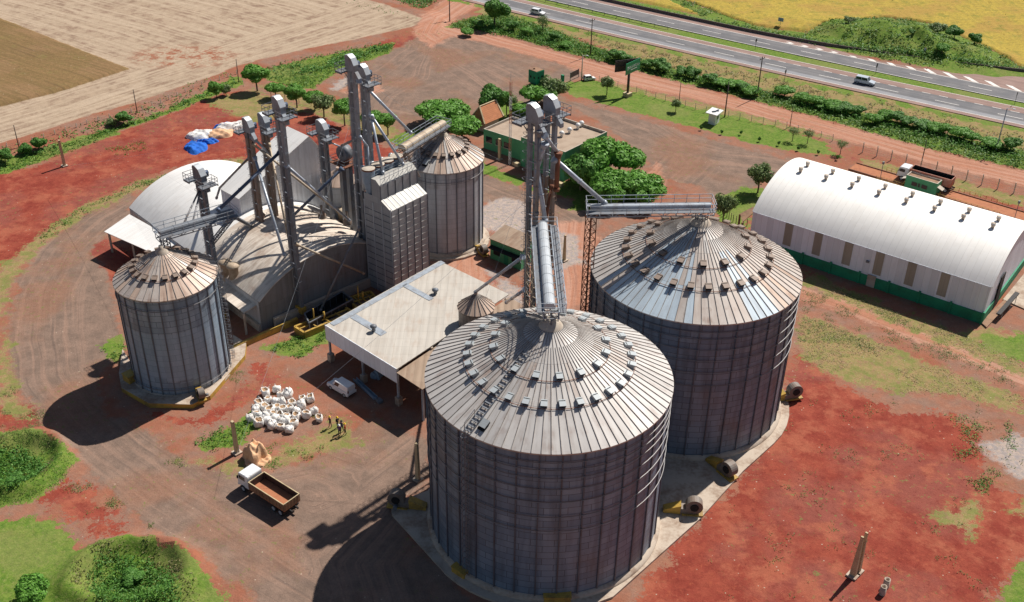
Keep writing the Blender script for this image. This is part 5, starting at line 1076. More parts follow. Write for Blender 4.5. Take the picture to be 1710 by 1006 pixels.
b = MB(); b.obox(W0 + al * (LW + .18) + ac * 6.5 + ZZ * 3.0, al * .07, ac * 1.2, ZZ * 3.0); b.build('gable_door', 'dark', r)
b = MB(); b.box(W0 + al * 21.2 - ac * .25 + ZZ * 4.4, (.5, .4, .3), math.atan2(al.y, al.x)); b.build('wall_lamp', 'galv_dark', r)
b = MB(); b.lathe((0, 0, 0), [(.27, 0), (.27, .42), (.37, .44), (.37, .82), (.28, .90)], 14, 0, cap1=True); b.lathe((0, 0, 0), [(.38, .76), (.40, .76), (.40, .86), (.38, .86)], 14, 1)
_v = b.build('roof_vent', ['concrete', 'galv_light']); vme = _v.data; bpy.data.objects.remove(_v)
Rr = (SW * SW / 4 + 4.8 ** 2) / 9.6
for i in range(8):
    l = 3.3 + i * 4.75
    for x in (10.3, 13.2):
        z = 6.75 + math.sqrt(Rr * Rr - (x - SW / 2) ** 2) - (Rr - 4.8); link_part(vme, 'roof_vent', r, W0 + al * l + ac * x + ZZ * (z - .05))
b = MB(); P = [G(1637, 540), G(1676, 503), G(1684, 509), G(1647, 549)]; b.slab([Vector((p.x, p.y, .25)) for p in P], .3); tag(b.build('concrete_step', 'wood'), 'brown paved step along the near gable foot of the white warehouse', 'step')
q = [G(1675, 500, .2), G(1720, 520, .2), G(1760, 490, .2), G(1712, 455, .2)]; b = MB(); b.slab(q, .25); tag(b.build('pavement', 'concrete'), kind='structure')
# wooden lean-to beside its left gable
q = [G(1236, 357, 3.2), G(1258, 345, 4.0), G(1261, 353, 4.0), G(1240, 371, 3.2)]
plate('porch', 'small brown timber porch at the left end of the white warehouse', 'porch', q, .12, 'wood', [q[0] - ZZ * .1, q[3] - ZZ * .1], 'wood')

# ------------------------------------------------------------------ office, kiosk, small buildings
M['flat_roof'] = paint('sandy_flat_roof', (0.40, 0.31, 0.235), 0.95, 0, (0.29, 0.21, 0.155), 0.7, 0.5)
def dirn(a, b): d = Vector((b.x - a.x, b.y - a.y, 0)); return d.normalized(), d.length
def block(r, o, ux, lx, uy, ly, h, par=.55, wall='green', roof='flat_roof'):
    b = MB(); b.prism([(o + ux * x + uy * y)[:2] for x, y in ((0, 0), (lx, 0), (lx, ly), (0, ly))], 0, h - par); b.build('wall', wall, r)
    b = MB(); c = [o + ux * x + uy * y for x, y in ((0, 0), (lx, 0), (lx, ly), (0, ly))]
    n = [o + ux * x + uy * y for x, y in ((.2, .2), (lx - .2, .2), (lx - .2, ly - .2), (.2, ly - .2))]
    for i in range(4):
        j = (i + 1) % 4; p, q, pi, qi = c[i], c[j], n[i], n[j]; z0, z1 = ZZ * (h - par - .01), ZZ * h
        b.poly([p + z0, q + z0, q + z1, p + z1], 0); b.poly([p + z1, q + z1, qi + z1, pi + z1], 1); b.poly([qi + z0, pi + z0, pi + z1, qi + z1], 1)
    b.build('parapet', [wall, 'concrete_pale'], r)
    b = MB(); b.poly([p + ZZ * (h - par + .015) for p in n]); b.build('roof', roof, r)
OF = G(943.7, 305); ur, lr = dirn(OF, G(1014, 220, 6.4) ); 
p0 = G(943.7, 254.3, 6.3); p1 = G(1014, 220, 6.3); p2 = G(870, 229, 6.3); ur, lr = dirn(p0, p1); ul, ll = dirn(p0, p2); p0.z = 0
r = thing('office_building', p0, 'low flat roofed green office building with parapet behind the central elevators', 'building')
block(r, p0, ul, ll, ur, lr, 6.3)
w0 = G(868, 241, 4.3); w1 = G(799.4, 218.8, 4.3); w2 = G(855.7, 194, 4.3); u1, l1 = dirn(w0, w1); u2, l2 = dirn(w1, w2); w0.z = 0; o = w0 + u2 * 1.5
block(r, o + u1 * .02, u1, l1 - .02, u2, l2 - 1.5, 4.3)
for f in (.42, .62, .86):
    c = o + u1 * l1 * f - u2 * .03; b = MB(); b.obox(c + ZZ * 2.3, u1 * .75, u2 * .06, ZZ * .6); wn = b.build('window', 'glass', r); b = MB(); b.obox(c + ZZ * 1.62, u1 * .85, u2 * .12, ZZ * .06); b.build('sill', 'concrete_pale', wn)
for (px, py) in ((938, 228), (951, 222), (965, 215), (971, 211)):
    p = G(px, py, 5.8); b = MB(); b.lathe(p, [(.28, 0), (.28, .5), (.5, .55), (.55, .8), (.35, 1.1), (.05, 1.2)], 14); b.build('roof_vent', 'white', r)
for px in ((862, 277), (934, 310)):
    p = G(*px); b = MB(); b.box((p.x, p.y, .35), (1.6, .8, .7), AX); b.build('planter', 'post', r)
# lattice mast and cream post in front of it
p = G(851, 275); h = 17.5; r = thing('radio_mast', p, 'slim red and white lattice radio mast in front of the green office', 'mast'); b = MB(); n = 24
M['mast_red'] = paint('faded_red_paint', (0.45, 0.16, 0.10), 0.6, 0, (0.5, 0.4, 0.35), 0.5, 1)
cs = [Vector((.28 * math.cos(a), .28 * math.sin(a), 0)) for a in (0.3, 2.4, 4.5)]
for i in range(n):
    b.cm = (i // 4) % 2
    for k in range(3): b.bar(p + cs[k] + ZZ * h * i / n, p + cs[k] + ZZ * h * (i + 1) / n, .06); b.bar(p + cs[k] + ZZ * h * i / n, p + cs[(k + 1) % 3] + ZZ * h * (i + 1) / n, .04)
b.build('lattice', ['white', 'mast_red'], r); b = MB(); b.tube(p + ZZ * h, p + ZZ * (h + 2), .03, 6); b.build('antenna', 'galv', r)
def post(name, px, h, w, label, cat, tone='post', top=None, lean=0):
    p = G(*px); top = top or w; b = MB(); r = thing(name, p, label, cat); k = len(b.v); d = Vector((lean, 0, 0))
    for z, s, o in ((-.1, w, 0), (h, top, 1)):
        for x, y in ((-1, -1), (1, -1), (1, 1), (-1, 1)): b.v.append(tuple(p + DA * x * s / 2 + DB * y * s / 2 * .7 + ZZ * z + d * o))
    for q in ((3, 2, 1, 0), (4, 5, 6, 7), (0, 1, 5, 4), (1, 2, 6, 5), (2, 3, 7, 6), (3, 0, 4, 7)): b.face([k + i for i in q])
    b.build('shaft', tone, r); b = MB(); b.box((p.x, p.y, .12), (w + .5, w + .45, .24), AX); b.build('footing', 'concrete', r)
    b = MB(); b.tube(p + ZZ * (h - .15) + d - DA * (top / 2 + .1), p + ZZ * (h - .15) + d + DA * (top / 2 + .1), .06, 6); b.build('anchor_pin', 'rust', r)
    return r
post('anchor_post', (834, 267), 4.6, .55, 'cream concrete anchor post on the lawn before the green office', 'post')
post('anchor_post', (396, 757), 5.3, .62, 'cream concrete anchor post beside the peach tarpaulin heap', 'post', top=.45)
post('anchor_post', (698, 802), 6.0, .62, 'dull concrete anchor post at the left foot of the nearest silo', 'post', top=.42)
post('anchor_post', (108, 278), 5.6, .6, 'cream concrete anchor post alone on the red bank at the left', 'post', top=.45)
post('anchor_post', (942, 436), 5.0, .55, 'cream concrete anchor post with black chevron foot right of the central elevators', 'post', top=.3)
for k, (px, lab) in enumerate((((1424, 962), 'nearer slab of the pale concrete anchor pillar pair on the red soil'), ((1431, 955), 'farther slab of the pale concrete anchor pillar pair on the red soil'))):
    post('anchor_pillar', px, 6.2, .75, lab, 'pillar', top=.3)
for k, (px, lab) in enumerate((((1473, 992), 'short concrete stub with open pipe top, nearer one'), ((1479, 980), 'short concrete stub with open pipe top, farther one'))):
    p = G(*px); b = MB(); b.lathe((p.x, p.y, 0), [(.38, -.1), (.36, 1.2), (.27, 1.2), (.27, .9)], 14, cap1=True); tag(b.build('pipe_stub', 'concrete'), lab, 'stub')
# tiled kiosk
M['tile'] = sheet('orange_clay_tiles', (0.50, 0.20, 0.09), (0.38, 0.14, 0.065), rust=(0.25, 0.10, 0.06), rustamt=.5, metal=0, ribs=3.0, rough=.85, lap=.4, ribd=.04)
zr, ze = 5.0, 2.3
R0, R1 = G(801, 178.5, zr), G(828, 167.5, zr); E1, E0, EL_ = G(841, 194.5, ze), G(809.6, 208, ze), G(783.5, 199.5, ze); E3_ = E1 + (EL_ - E0) * 1.25
r = thing('kiosk', ((E0.x + E1.x) / 2, (E0.y + E1.y) / 2, 0), 'small kiosk with steep orange clay tiled hip roof behind the office', 'kiosk'); b = MB()
b.slab([R0, E0, E1, R1], .12); b.slab([R1, E1, E3_], .12); b.slab([R0, EL_, E0], .12); b.slab([R1, E3_, EL_, R0], .12); b.build('roof', 'tile', r)
b = MB()
for p, q in ((R0, R1), (R0, E0), (R1, E1), (R0, EL_), (R1, E3_)): b.bar(p + ZZ * .08, q + ZZ * .08, .28, .14)
b.build('ridge_tile', 'post', r)
cc = (E0 + E1 + E3_ + EL_) / 4; b = MB(); b.prism([(cc + (p - cc) * .72)[:2] for p in (E0, E1, E3_, EL_)], 0, 2.5); b.build('wall', 'concrete_pale', r)
# green lookout box
p = G(894.5, 168); r = thing('lookout_tower', p, 'green box shaped lookout tower rising behind the round trees', 'tower'); b = MB(); b.box((p.x, p.y, 2.2), (1.9, 1.9, 4.4), math.radians(45)); b.build('stem', 'green_dark', r)
b = MB(); b.box((p.x, p.y, 5.85), (2.5, 2.5, 2.9), math.radians(45)); b.build('cabin', 'green_dark', r)
b = MB(); b.box((p.x, p.y, 7.36), (2.3, 2.3, .1), math.radians(45)); b.box((p.x - .5, p.y + .3, 7.5), (.4, .4, .3)); b.build('roof', 'wood', r)
for a, s in ((-135, -.55), (-135, .55), (-45, -.55), (-45, .55)):
    a = math.radians(a); d = Vector((math.cos(a), math.sin(a), 0)); sd = Vector((-d.y, d.x, 0)); b = MB(); b.obox(p + ZZ * 5.9 + d * 1.25 + sd * s, d * .03, sd * .22, ZZ * .25); b.build('window', 'dark', r)
# billboards on one pole
pb = G(1047.7, 161); r = thing('billboard', pb, 'tall V-shaped roadside billboard on one dark pole with green face and white lettering', 'billboard')
zt_, zb = 8.3, 5.6; a, e, f = G(1045.5, 107.4, zt_), G(1069.2, 96.6, zt_), G(1027.6, 102, zt_); d1_, L1 = dirn(a, e); d2_, L2 = dirn(f, e); n1 = Vector((d1_.y, -d1_.x, 0))
b = MB(); b.slab([a, e, e - ZZ * (zt_ - zb), a - ZZ * (zt_ - zb)], .12); M['sign_green'] = paint('sign_green', (0.02, 0.27, 0.11), .4, 0, (0.04, 0.2, 0.1), .3, 1); bo = b.build('board', 'sign_green', r)
b = MB(); b.slab([f, e - d2_ * .4, e - d2_ * .4 - ZZ * (zt_ - zb), f - ZZ * (zt_ - zb)], .12); 
for i in range(7): q = f + d2_ * (L2 - .5) * i / 6; b.bar(q + Vector((d2_.y, -d2_.x, 0)) * .12, q + Vector((d2_.y, -d2_.x, 0)) * .12 - ZZ * (zt_ - zb), .12)
for z in (.3, 1.35, 2.4): b.bar(f + Vector((d2_.y, -d2_.x, 0)) * .2 - ZZ * z, e - d2_ * .5 + Vector((d2_.y, -d2_.x, 0)) * .2 - ZZ * z, .1)
b.build('back_board', 'pole_wood', r)
b = MB(); b.tube(pb, Vector((pb.x, pb.y, zb + 1.2)), .3, 12); b.bar(Vector((pb.x, pb.y, zb + .2)), (a + e) / 2 - ZZ * 2.5, .25); b.bar(Vector((pb.x, pb.y, zb + .2)), (f + e) / 2 - ZZ * 2.5, .25); b.build('pole', 'pole_wood', r)
b = MB(); b.box((pb.x, pb.y, .45), (1.6, 1.6, .9), AX); b.build('base_block', 'post', r)
tc = bpy.data.curves.new('lettering', 'FONT'); tc.body = 'BELAGRÍCOLA'; tc.size = 1.0; tc.extrude = .01; tc.align_x = 'CENTER'; tc.align_y = 'CENTER'
to = bpy.data.objects.new('lettering', tc); COL.objects.link(to); bpy.context.view_layer.update()
tm = bpy.data.meshes.new_from_object(to.evaluated_get(bpy.context.evaluated_depsgraph_get())); bpy.data.objects.remove(to)
xs = [v.co.x for v in tm.vertices]; wdt = max(xs) - min(xs); sc = L1 * .72 / wdt
lo = bpy.data.objects.new('lettering', tm); COL.objects.link(lo); lo.parent = r; tm.materials.append(M['white'])
cen = (a + e) / 2 - ZZ * 1.2 + d1_ * .35 + n1 * .17 - pb
lo.matrix_local = Matrix((( *[d1_.x * sc, 0, n1.x], cen.x), (*[d1_.y * sc, 0, n1.y], cen.y), (0, sc * 1.25, 0, cen.z), (0, 0, 0, 1)))
q = a + d1_ * L1 * .115 - ZZ * 1.25 + n1 * .18; b = MB(); b.slab([q + d1_ * x * .8 + ZZ * z for x, z in ((-.28, .38), (.28, .38), (.28, -.1), (0, -.5), (-.28, -.1))], .04, 0); b.slab([q + n1 * .05 + d1_ * x + ZZ * z for x, z in ((-.03, .2), (.1, .1), (.03, -.25), (-.1, -.05))], .02, 1); b.build('emblem', ['white', 'sign_green'], r)
q = (a + e) / 2 - ZZ * 1.85 + d1_ * .3 + n1 * .18; b = MB(); b.obox(q, d1_ * L1 * .22, n1 * .01, ZZ * .07); b.build('tagline', 'white', r)
# white guard cabin
g0, g1, g2 = G(1193.6, 210), G(1182, 206.7), G(1201, 204); ux, lx = dirn(g0, g1); uy, ly = dirn(g0, g2); r = thing('guard_cabin', g0, 'small white square cabin with flat overhanging roof on the lawn edge', 'cabin')
b = MB(); b.prism([(g0 + ux * x + uy * y)[:2] for x, y in ((0, 0), (lx, 0), (lx, ly), (0, ly))], 0, 2.5); b.build('wall', 'white', r)
b = MB(); b.prism([(g0 + ux * x + uy * y)[:2] for x, y in ((-.5, -.6), (lx + .6, -.6), (lx + .6, ly + .6), (-.5, ly + .6))], 2.5, 2.68); b.build('roof', 'white', r)
b = MB(); b.obox(g0 + uy * ly * .5 + ZZ * 1.5 - ux * .02, ux * .03, uy * .45, ZZ * .4); b.build('window', 'glass', r)
b = MB(); b.box((g0 + ux * .9 + uy * .8 + ZZ * 2.76)[:], (.8, .5, .16), .3); b.box((g0 + ux * .4 + uy * 1.7 + ZZ * 2.76)[:], (.6, .4, .16), .3); b.build('roof_panel', 'glass', r)
# small green house
hz = 3.9; h0, h1, h2, h3 = G(816, 398, hz), G(843, 381, hz), G(892, 402, hz), G(872, 420, hz); r = thing('small_house', h0, 'small green house with single pitched brown roof left of the central elevators', 'house')
cc = (h0 + h1 + h2 + h3) / 4; b = MB(); b.prism([(cc + (p - cc) * .93)[:2] for p in (h0, h1, h2, h3)], 0, hz - .02); b.build('wall', 'green', r)
b = MB(); b.slab([h0, h3, h2 + ZZ * .7, h1 + ZZ * .7], .12); b.build('roof', 'brown_tin', r)
u, l = dirn(h0, h3); nn = Vector((u.y, -u.x, 0)); wl = cc + (h0 - cc) * .93; wl.z = 0
b = MB(); b.obox(wl + u * l * .48 + nn * .03 + ZZ * 1.05, u * .42, nn * .05, ZZ * 1.05); b.build('door', 'green_dark', r)
for f in (.2, .75): b = MB(); b.obox(wl + u * l * f + nn * .03 + ZZ * 1.6, u * .7, nn * .05, ZZ * .5); b.build('window', 'dark', r)
b = MB(); b.slab([wl + u * .2 + ZZ * 2.75, wl + u * (l * .93) + ZZ * 2.75, wl + u * (l * .93) + nn * 1.0 + ZZ * 2.55, wl + u * .2 + nn * 1.0 + ZZ * 2.55], .08); b.build('awning', 'dark', r)

# ------------------------------------------------------------------ weighbridge, its cabin and the parked truck
s0, s1 = G(1428.5, 276), G(1710, 352); s2, s3 = G(1420, 288), G(1672.7, 363.4); us, ls_ = dirn(s2, s3); vs = Vector((-us.y, us.x, 0)); wsz = max(2.6, (s0 - s2).dot(vs))
O = Vector((s2.x, s2.y, 0)) - us * .5; LS = ls_ + 10; r = thing('weighbridge', O, 'long red dusted truck weighbridge behind the white warehouse', 'weighbridge')
b = MB(); b.obox(O + us * LS / 2 + vs * wsz / 2 + ZZ * .25, us * LS / 2, vs * wsz / 2, ZZ * .25); b.build('deck', 'grain', r)
b = MB()
for v in (0.05, wsz - .05): b.obox(O + us * LS / 2 + vs * v + ZZ * .58, us * LS / 2, vs * .12, ZZ * .10)
b.build('curb', 'rust', r)
for v in (-.35, wsz + .9):
    b = MB()
    for i in range(24):
        p = O + us * (6 + (LS - 16) * i / 23) + vs * v; b.bar(p, p + ZZ * 1.1, .07)
    p = O + us * 6 + vs * v; q = O + us * (LS - 10) + vs * v
    for z in (.6, 1.1): b.bar(p + ZZ * z, q + ZZ * z, .06)
    b.build('railing', 'yellow', r)
for f, v in ((.17, -.4), (.82, -.4)):
    p = O + us * LS * f + vs * v; b = MB(); b.tube(p, p + ZZ * 4, .06, 6); b.box(p + ZZ * 4.1, (.35, .35, .5), AX); b.build('signal_post', 'galv_dark', r)
zc = 3.1; k0, k1, k2, k3 = G(1514, 292, zc), G(1522.6, 286, zc), G(1577, 300, zc), G(1566, 307.5, zc); ux, lx = dirn(k0, k3); uy = Vector((-ux.y, ux.x, 0)); k0.z = 0; r = thing('weighing_cabin', k0, 'green weighing cabin with gravel topped flat roof beside the weighbridge', 'cabin')
block(r, k0, ux, lx, uy, 2.4, 3.1, .3, 'green', 'wood')
for f, w in ((.3, .55), (.62, .55), (.45, .2)):
    b = MB(); b.obox(k0 + ux * lx * f - uy * .03 + ZZ * 1.7, ux * w, uy * .04, ZZ * .4); b.build('window', 'glass', r)
b = MB(); b.slab([k0 + ux * lx + uy * .2 + ZZ * 2.3, k0 + ux * lx + uy * 1.6 + ZZ * 2.3, k0 + ux * (lx + 1.1) + uy * 1.6 + ZZ * 1.9, k0 + ux * (lx + 1.1) + uy * .2 + ZZ * 1.9], .06); b.slab([k0 + uy * .2 + ZZ * 2.3, k0 + uy * 1.6 + ZZ * 2.3, k0 - ux * .9 + uy * 1.6 + ZZ * 1.95, k0 - ux * .9 + uy * .2 + ZZ * 1.95], .06)
b.build('awning', 'concrete_pale', r)
b = MB()
for x in (-.5, lx + .5):
    b = MB()
    for i in range(6): p = k0 + ux * x + uy * (.2 + .25 * i); b.bar(p, p + ZZ * 1.0, .06)
    b.bar(k0 + ux * x + uy * .2 + ZZ, k0 + ux * x + uy * 1.5 + ZZ, .06); b.build('railing', 'yellow', r)

# ------------------------------------------------------------------ vehicles (built along +X, then placed)
def wheel(r, x, y, rad, wd=.22, z=None):
    s = 1 if y > 0 else -1; b = MB(); c = Vector((x, y, rad)); b.tube(c - Vector((0, wd / 2 * s, 0)), c + Vector((0, wd / 2 * s, 0)), rad, 16); w = b.build('wheel', 'black', r)
    b = MB(); b.tube(c + Vector((0, wd / 2 * s, 0)), c + Vector((0, (wd / 2 + .02) * s, 0)), rad * .6, 12); b.build('rim', 'galv_light', w)
def car(name, label, cat, L, W, H, col, roofspan, hood, group=None, cargo=False):
    r = thing(name, (0, 0, 0), label, cat, group); h0 = .30; hb = H * .56
    f, k = L / 2, -L / 2
    prof = [(k + .08, h0), (k, h0 + .25), (k + .03, hb - .05), (k + .12, hb), (f - hood, hb), (f - .28, hb - .16), (f - .05, hb - .32), (f, h0 + .15), (f - .08, h0)]
    b = MB(); b.extr(prof, (0, 0, 0), (1, 0, 0), ZZ, (0, W / 2, 0)); b.build('body', col, r, bevel=.05)
    x0, x1 = roofspan; b = MB(); n = len(b.v); wb, wt = W / 2 - .04, W / 2 - .17
    xs0, xs1 = (k + .10, f - hood + .02)
    base = [(xs0, -wb, hb), (xs1, -wb, hb), (xs1, wb, hb), (xs0, wb, hb)]; top = [(x0, -wt, H), (x1, -wt, H), (x1, wt, H), (x0, wt, H)]
    b.v += base + top
    for q in ((3, 2, 1, 0), (4, 5, 6, 7), (0, 1, 5, 4), (1, 2, 6, 5), (2, 3, 7, 6), (3, 0, 4, 7)): b.face([n + i for i in q])
    b.build('cabin', col, r, bevel=.04)
    def panel(nm, P, a, c, mat):
        A = [Vector(p) for p in P]; lerp = lambda u, v: (A[0] * (1 - u) + A[1] * u) * (1 - v) + (A[3] * (1 - u) + A[2] * u) * v
        q = [lerp(u, v) for u, v in ((a[0], a[1]), (c[0], a[1]), (c[0], c[1]), (a[0], c[1]))]; nn = (A[1] - A[0]).cross(A[3] - A[0]).normalized(); cen = (A[0] + A[2]) / 2
        if nn.dot(cen - Vector((0, 0, H * .6))) < 0: nn = -nn
        b = MB(); b.slab([p + nn * .022 for p in q], .03); b.build(nm, mat, r)
    panel('windscreen', [base[1], base[2], top[2], top[1]], (.08, .08), (.92, .92), 'glass')
    if not cargo: panel('rear_window', [base[3], base[0], top[0], top[3]], (.12, .25), (.88, .9), 'glass')
    for s, (i, j) in ((-1, (0, 1)), (1, (3, 2))):
        P = [base[i], base[j], top[j], top[i]]
        if cargo: panel('side_window', P, (.62, .18), (.90, .88), 'glass')
        else: panel('side_window', P, (.08, .18), (.48, .88), 'glass'); panel('side_window', P, (.52, .18), (.94, .88), 'glass')
        b = MB(); b.box((f - .18, s * (W / 2 - .3), hb - .30), (.3, .36, .16)); b.build('headlight', 'white', r)
        b = MB(); b.box((k + .02, s * (W / 2 - .14), hb - .05 if not cargo else hb + .1), (.08, .16, .35)); b.build('tail_light', 'rust', r)
        b = MB(); b.box((xs1 - .25, s * (W / 2 + .06), hb + .08), (.12, .2, .14)); b.build('mirror', col, r)
        for x in (f - .85, k + .8): wheel(r, x, s * (W / 2 - .10), .33)
    b = MB(); b.box((f - .01, 0, h0 + .14), (.06, W * .7, .12)); b.box((k + .0, 0, h0 + .14), (.06, W * .8, .12)); b.build('bumper', 'black', r)
    return r
def put(r, p, yaw, s=1.0): r.location = p; r.rotation_euler = (0, 0, yaw); r.scale = (s, s, s); WPOS[r.name] = Vector(p)
v0, v1 = G(553, 652), G(577, 666); vd, _ = dirn(v1, v0)
v = car('van', 'white small panel van with rear cargo box parked at the shed shadow edge', 'van', 4.45, 1.72, 1.86, 'white_car', (-2.10, .55), 1.15, cargo=True)
vc = (G(549.5, 650) + G(589, 658)) / 2; put(v, Vector((vc.x + .1, vc.y + .2, 0)), math.atan2(vd.y, vd.x))
hw_ang = math.atan2(HD[1], HD[0])
def hwp(px, py, z=.14):
    p = G(px, py, z); return p
v = car('hatchback_car', 'small white car on the near carriageway at the top of the view', 'car', 4.2, 1.75, 1.52, 'white_car', (-1.75, .35), 1.25); put(v, hwp(898.5, 24), hw_ang + math.radians(1))
v = car('suv_car', 'silver-white estate SUV driving on the near carriageway at the right', 'car', 4.8, 1.88, 1.72, 'silver_car', (-2.15, .55), 1.35); put(v, hwp(1444, 140), hw_ang)
v = car('hatchback_car', 'small white vehicle parked on the grass beside the gate', 'car', 3.6, 1.6, 1.5, 'white', (-1.4, .3), 1.1); put(v, G(984, 134), math.radians(20), .85)
def truck(label, bedL, bedW, bedcol, cabcol, rim, inner, load, wall_h, cabL=2.1, trailer=False, ribs=True):
    r = thing('cargo_truck', (0, 0, 0), label, 'truck'); zb = 1.15; x1 = bedL / 2; x0 = -bedL / 2; w = bedW / 2
    b = MB(); b.box((0, 0, zb + .06), (bedL, bedW, .12)); b.build('bed_floor', load, r)
    for nm, c, d in (('bed_side', (0, w - .03, 0), (bedL, .07)), ('bed_side', (0, -w + .03, 0), (bedL, .07)), ('headboard', (x1 - .04, 0, 0), (.08, bedW - .14)), ('tailgate', (x0 + .04, 0, 0), (.08, bedW - .14))):
        b = MB(); hh = wall_h; b.box((c[0], c[1], zb + .12 + hh / 2), (d[0], d[1], hh), 0, 0); b.box((c[0], c[1], zb + .15 + hh), (d[0] + .02, d[1] + .05, .09), 0, 1)
        if nm == 'bed_side':
            s = 1 if c[1] > 0 else -1
            for i in range(11): b.box((x0 + .15 + (bedL - .3) * i / 10, c[1] + s * .06, zb + .12 + hh / 2), (.08, .06, hh), 0, 2)
            for z in (.3, .62): b.box((0, c[1] + s * .045, zb + .12 + hh * z), (bedL, .03, .05), 0, 2)
            b.box((0, c[1] - s * .05, zb + .12 + hh / 2), (bedL - .2, .02, hh - .02), 0, 3)
        elif nm == 'tailgate':
            for i in range(5): b.box((c[0] - .06, -w + .3 + (bedW - .6) * i / 4, zb + .12 + hh / 2), (.05, .08, hh), 0, 2)
            b.box((c[0] + .05, 0, zb + .12 + hh / 2), (.02, bedW - .3, hh - .02), 0, 3)
        else: b.box((c[0] - .05, 0, zb + .12 + hh / 2), (.02, bedW - .3, hh - .02), 0, 3)
        b.build(nm, [bedcol, rim, 'wood' if bedcol != 'mast_red' else 'mast_red', inner], r)
    b = MB()
    for y in (-.45, .45): b.box(((x1 + cabL) / 2 - .5 + x0 / 2, y, .85), (bedL + cabL, .16, .26))
    b.box((x0 + .3, 0, .7), (.12, bedW * .95, .18)); b.build('chassis', 'black', r)
    cx = x1 + .25; hc = 2.75
    prof = [(cx, .75), (cx + cabL - .05, .75), (cx + cabL, 1.1), (cx + cabL - .03, 1.75), (cx + cabL - .28, hc - .12), (cx + cabL - .5, hc), (cx + .05, hc + .03), (cx, hc - .1)]
    b = MB(); b.extr(prof, (0, 0, 0), (1, 0, 0), ZZ, (0, 1.15, 0)); b.build('cab', cabcol, r, bevel=.06)
    b = MB(); b.slab([(cx + cabL + .01, -1.0, 1.75), (cx + cabL + .01, 1.0, 1.75), (cx + cabL - .25, .95, hc - .22), (cx + cabL - .25, -.95, hc - .22)], .05); b.build('windscreen', 'glass', r)
    for s in (-1, 1):
        b = MB(); b.box((cx + cabL * .55, s * 1.16, 2.1), (cabL * .5, .04, .6)); b.build('side_window', 'glass', r)
        b = MB(); b.box((cx + cabL + .02, s * .85, 1.0), (.08, .35, .2)); b.build('headlight', 'white', r)
        b = MB(); b.box((cx + cabL * .85, s * 1.32, 2.1), (.1, .18, .45)); b.build('mirror', 'black', r)
        for x in (cx + cabL * .5,) + ((x0 + .9, x0 + 2.15) if not trailer else (x0 + .8, x0 + 2.0, x0 + 3.2, x1 - .4)): wheel(r, x, s * (bedW / 2 - .2), .48, .32)
        b = MB(); b.box((cx + cabL * .45, s * 1.05, .62), (1.25, .3, .3)); b.build('fender', 'black', r)
    b = MB(); b.box((cx + cabL - .02, 0, .7), (.14, 2.25, .28)); b.build('bumper', cabcol, r)
    b = MB(); b.tube((1.0, -w + .3, .75), (-.3, -w + .3, .75), .28, 10); b.build('fuel_tank', 'galv', r)
    return r
zk = 2.25; tA, tB, tC, tD = G(474.4, 844.6, zk), G(499.3, 825.2, zk), G(415.8, 807.3, zk), G(439.6, 787.4, zk); tc_ = (tA + tB + tC + tD) / 4; td, _ = dirn((tA + tB) / 2, (tC + tD) / 2)
tl = (((tA + tB) / 2) - ((tC + tD) / 2)).length; tw = ((tA - tB).length + (tC - tD).length) / 2; print('truck bed', tl, tw)
M['bed_dark'] = paint('dark_bed_boards', (0.06, 0.04, 0.035), .85, 0, (0.14, 0.08, 0.055), .6, 1.5)
t = truck('white cab flatbed truck with brown slatted empty grain bed parked on the yard', tl, tw, 'wood', 'white_car', 'post', 'bed_dark', 'grain', 1.0); put(t, Vector((tc_.x, tc_.y, 0)), math.atan2(td.y, td.x))
ta, tb = G(1522, 288, 2.6), G(1586, 306, 2.6); td, tl2 = dirn(tb, ta); tcn = (ta + tb) / 2 + vs * .9
t = truck('long red sided grain truck with white cab standing on the weighbridge', tl2 * 1.08, 2.5, 'mast_red', 'white_car', 'mast_red', 'dark', 'dark', 1.6, trailer=True); put(t, Vector((tcn.x, tcn.y, .5)), math.atan2(td.y, td.x))

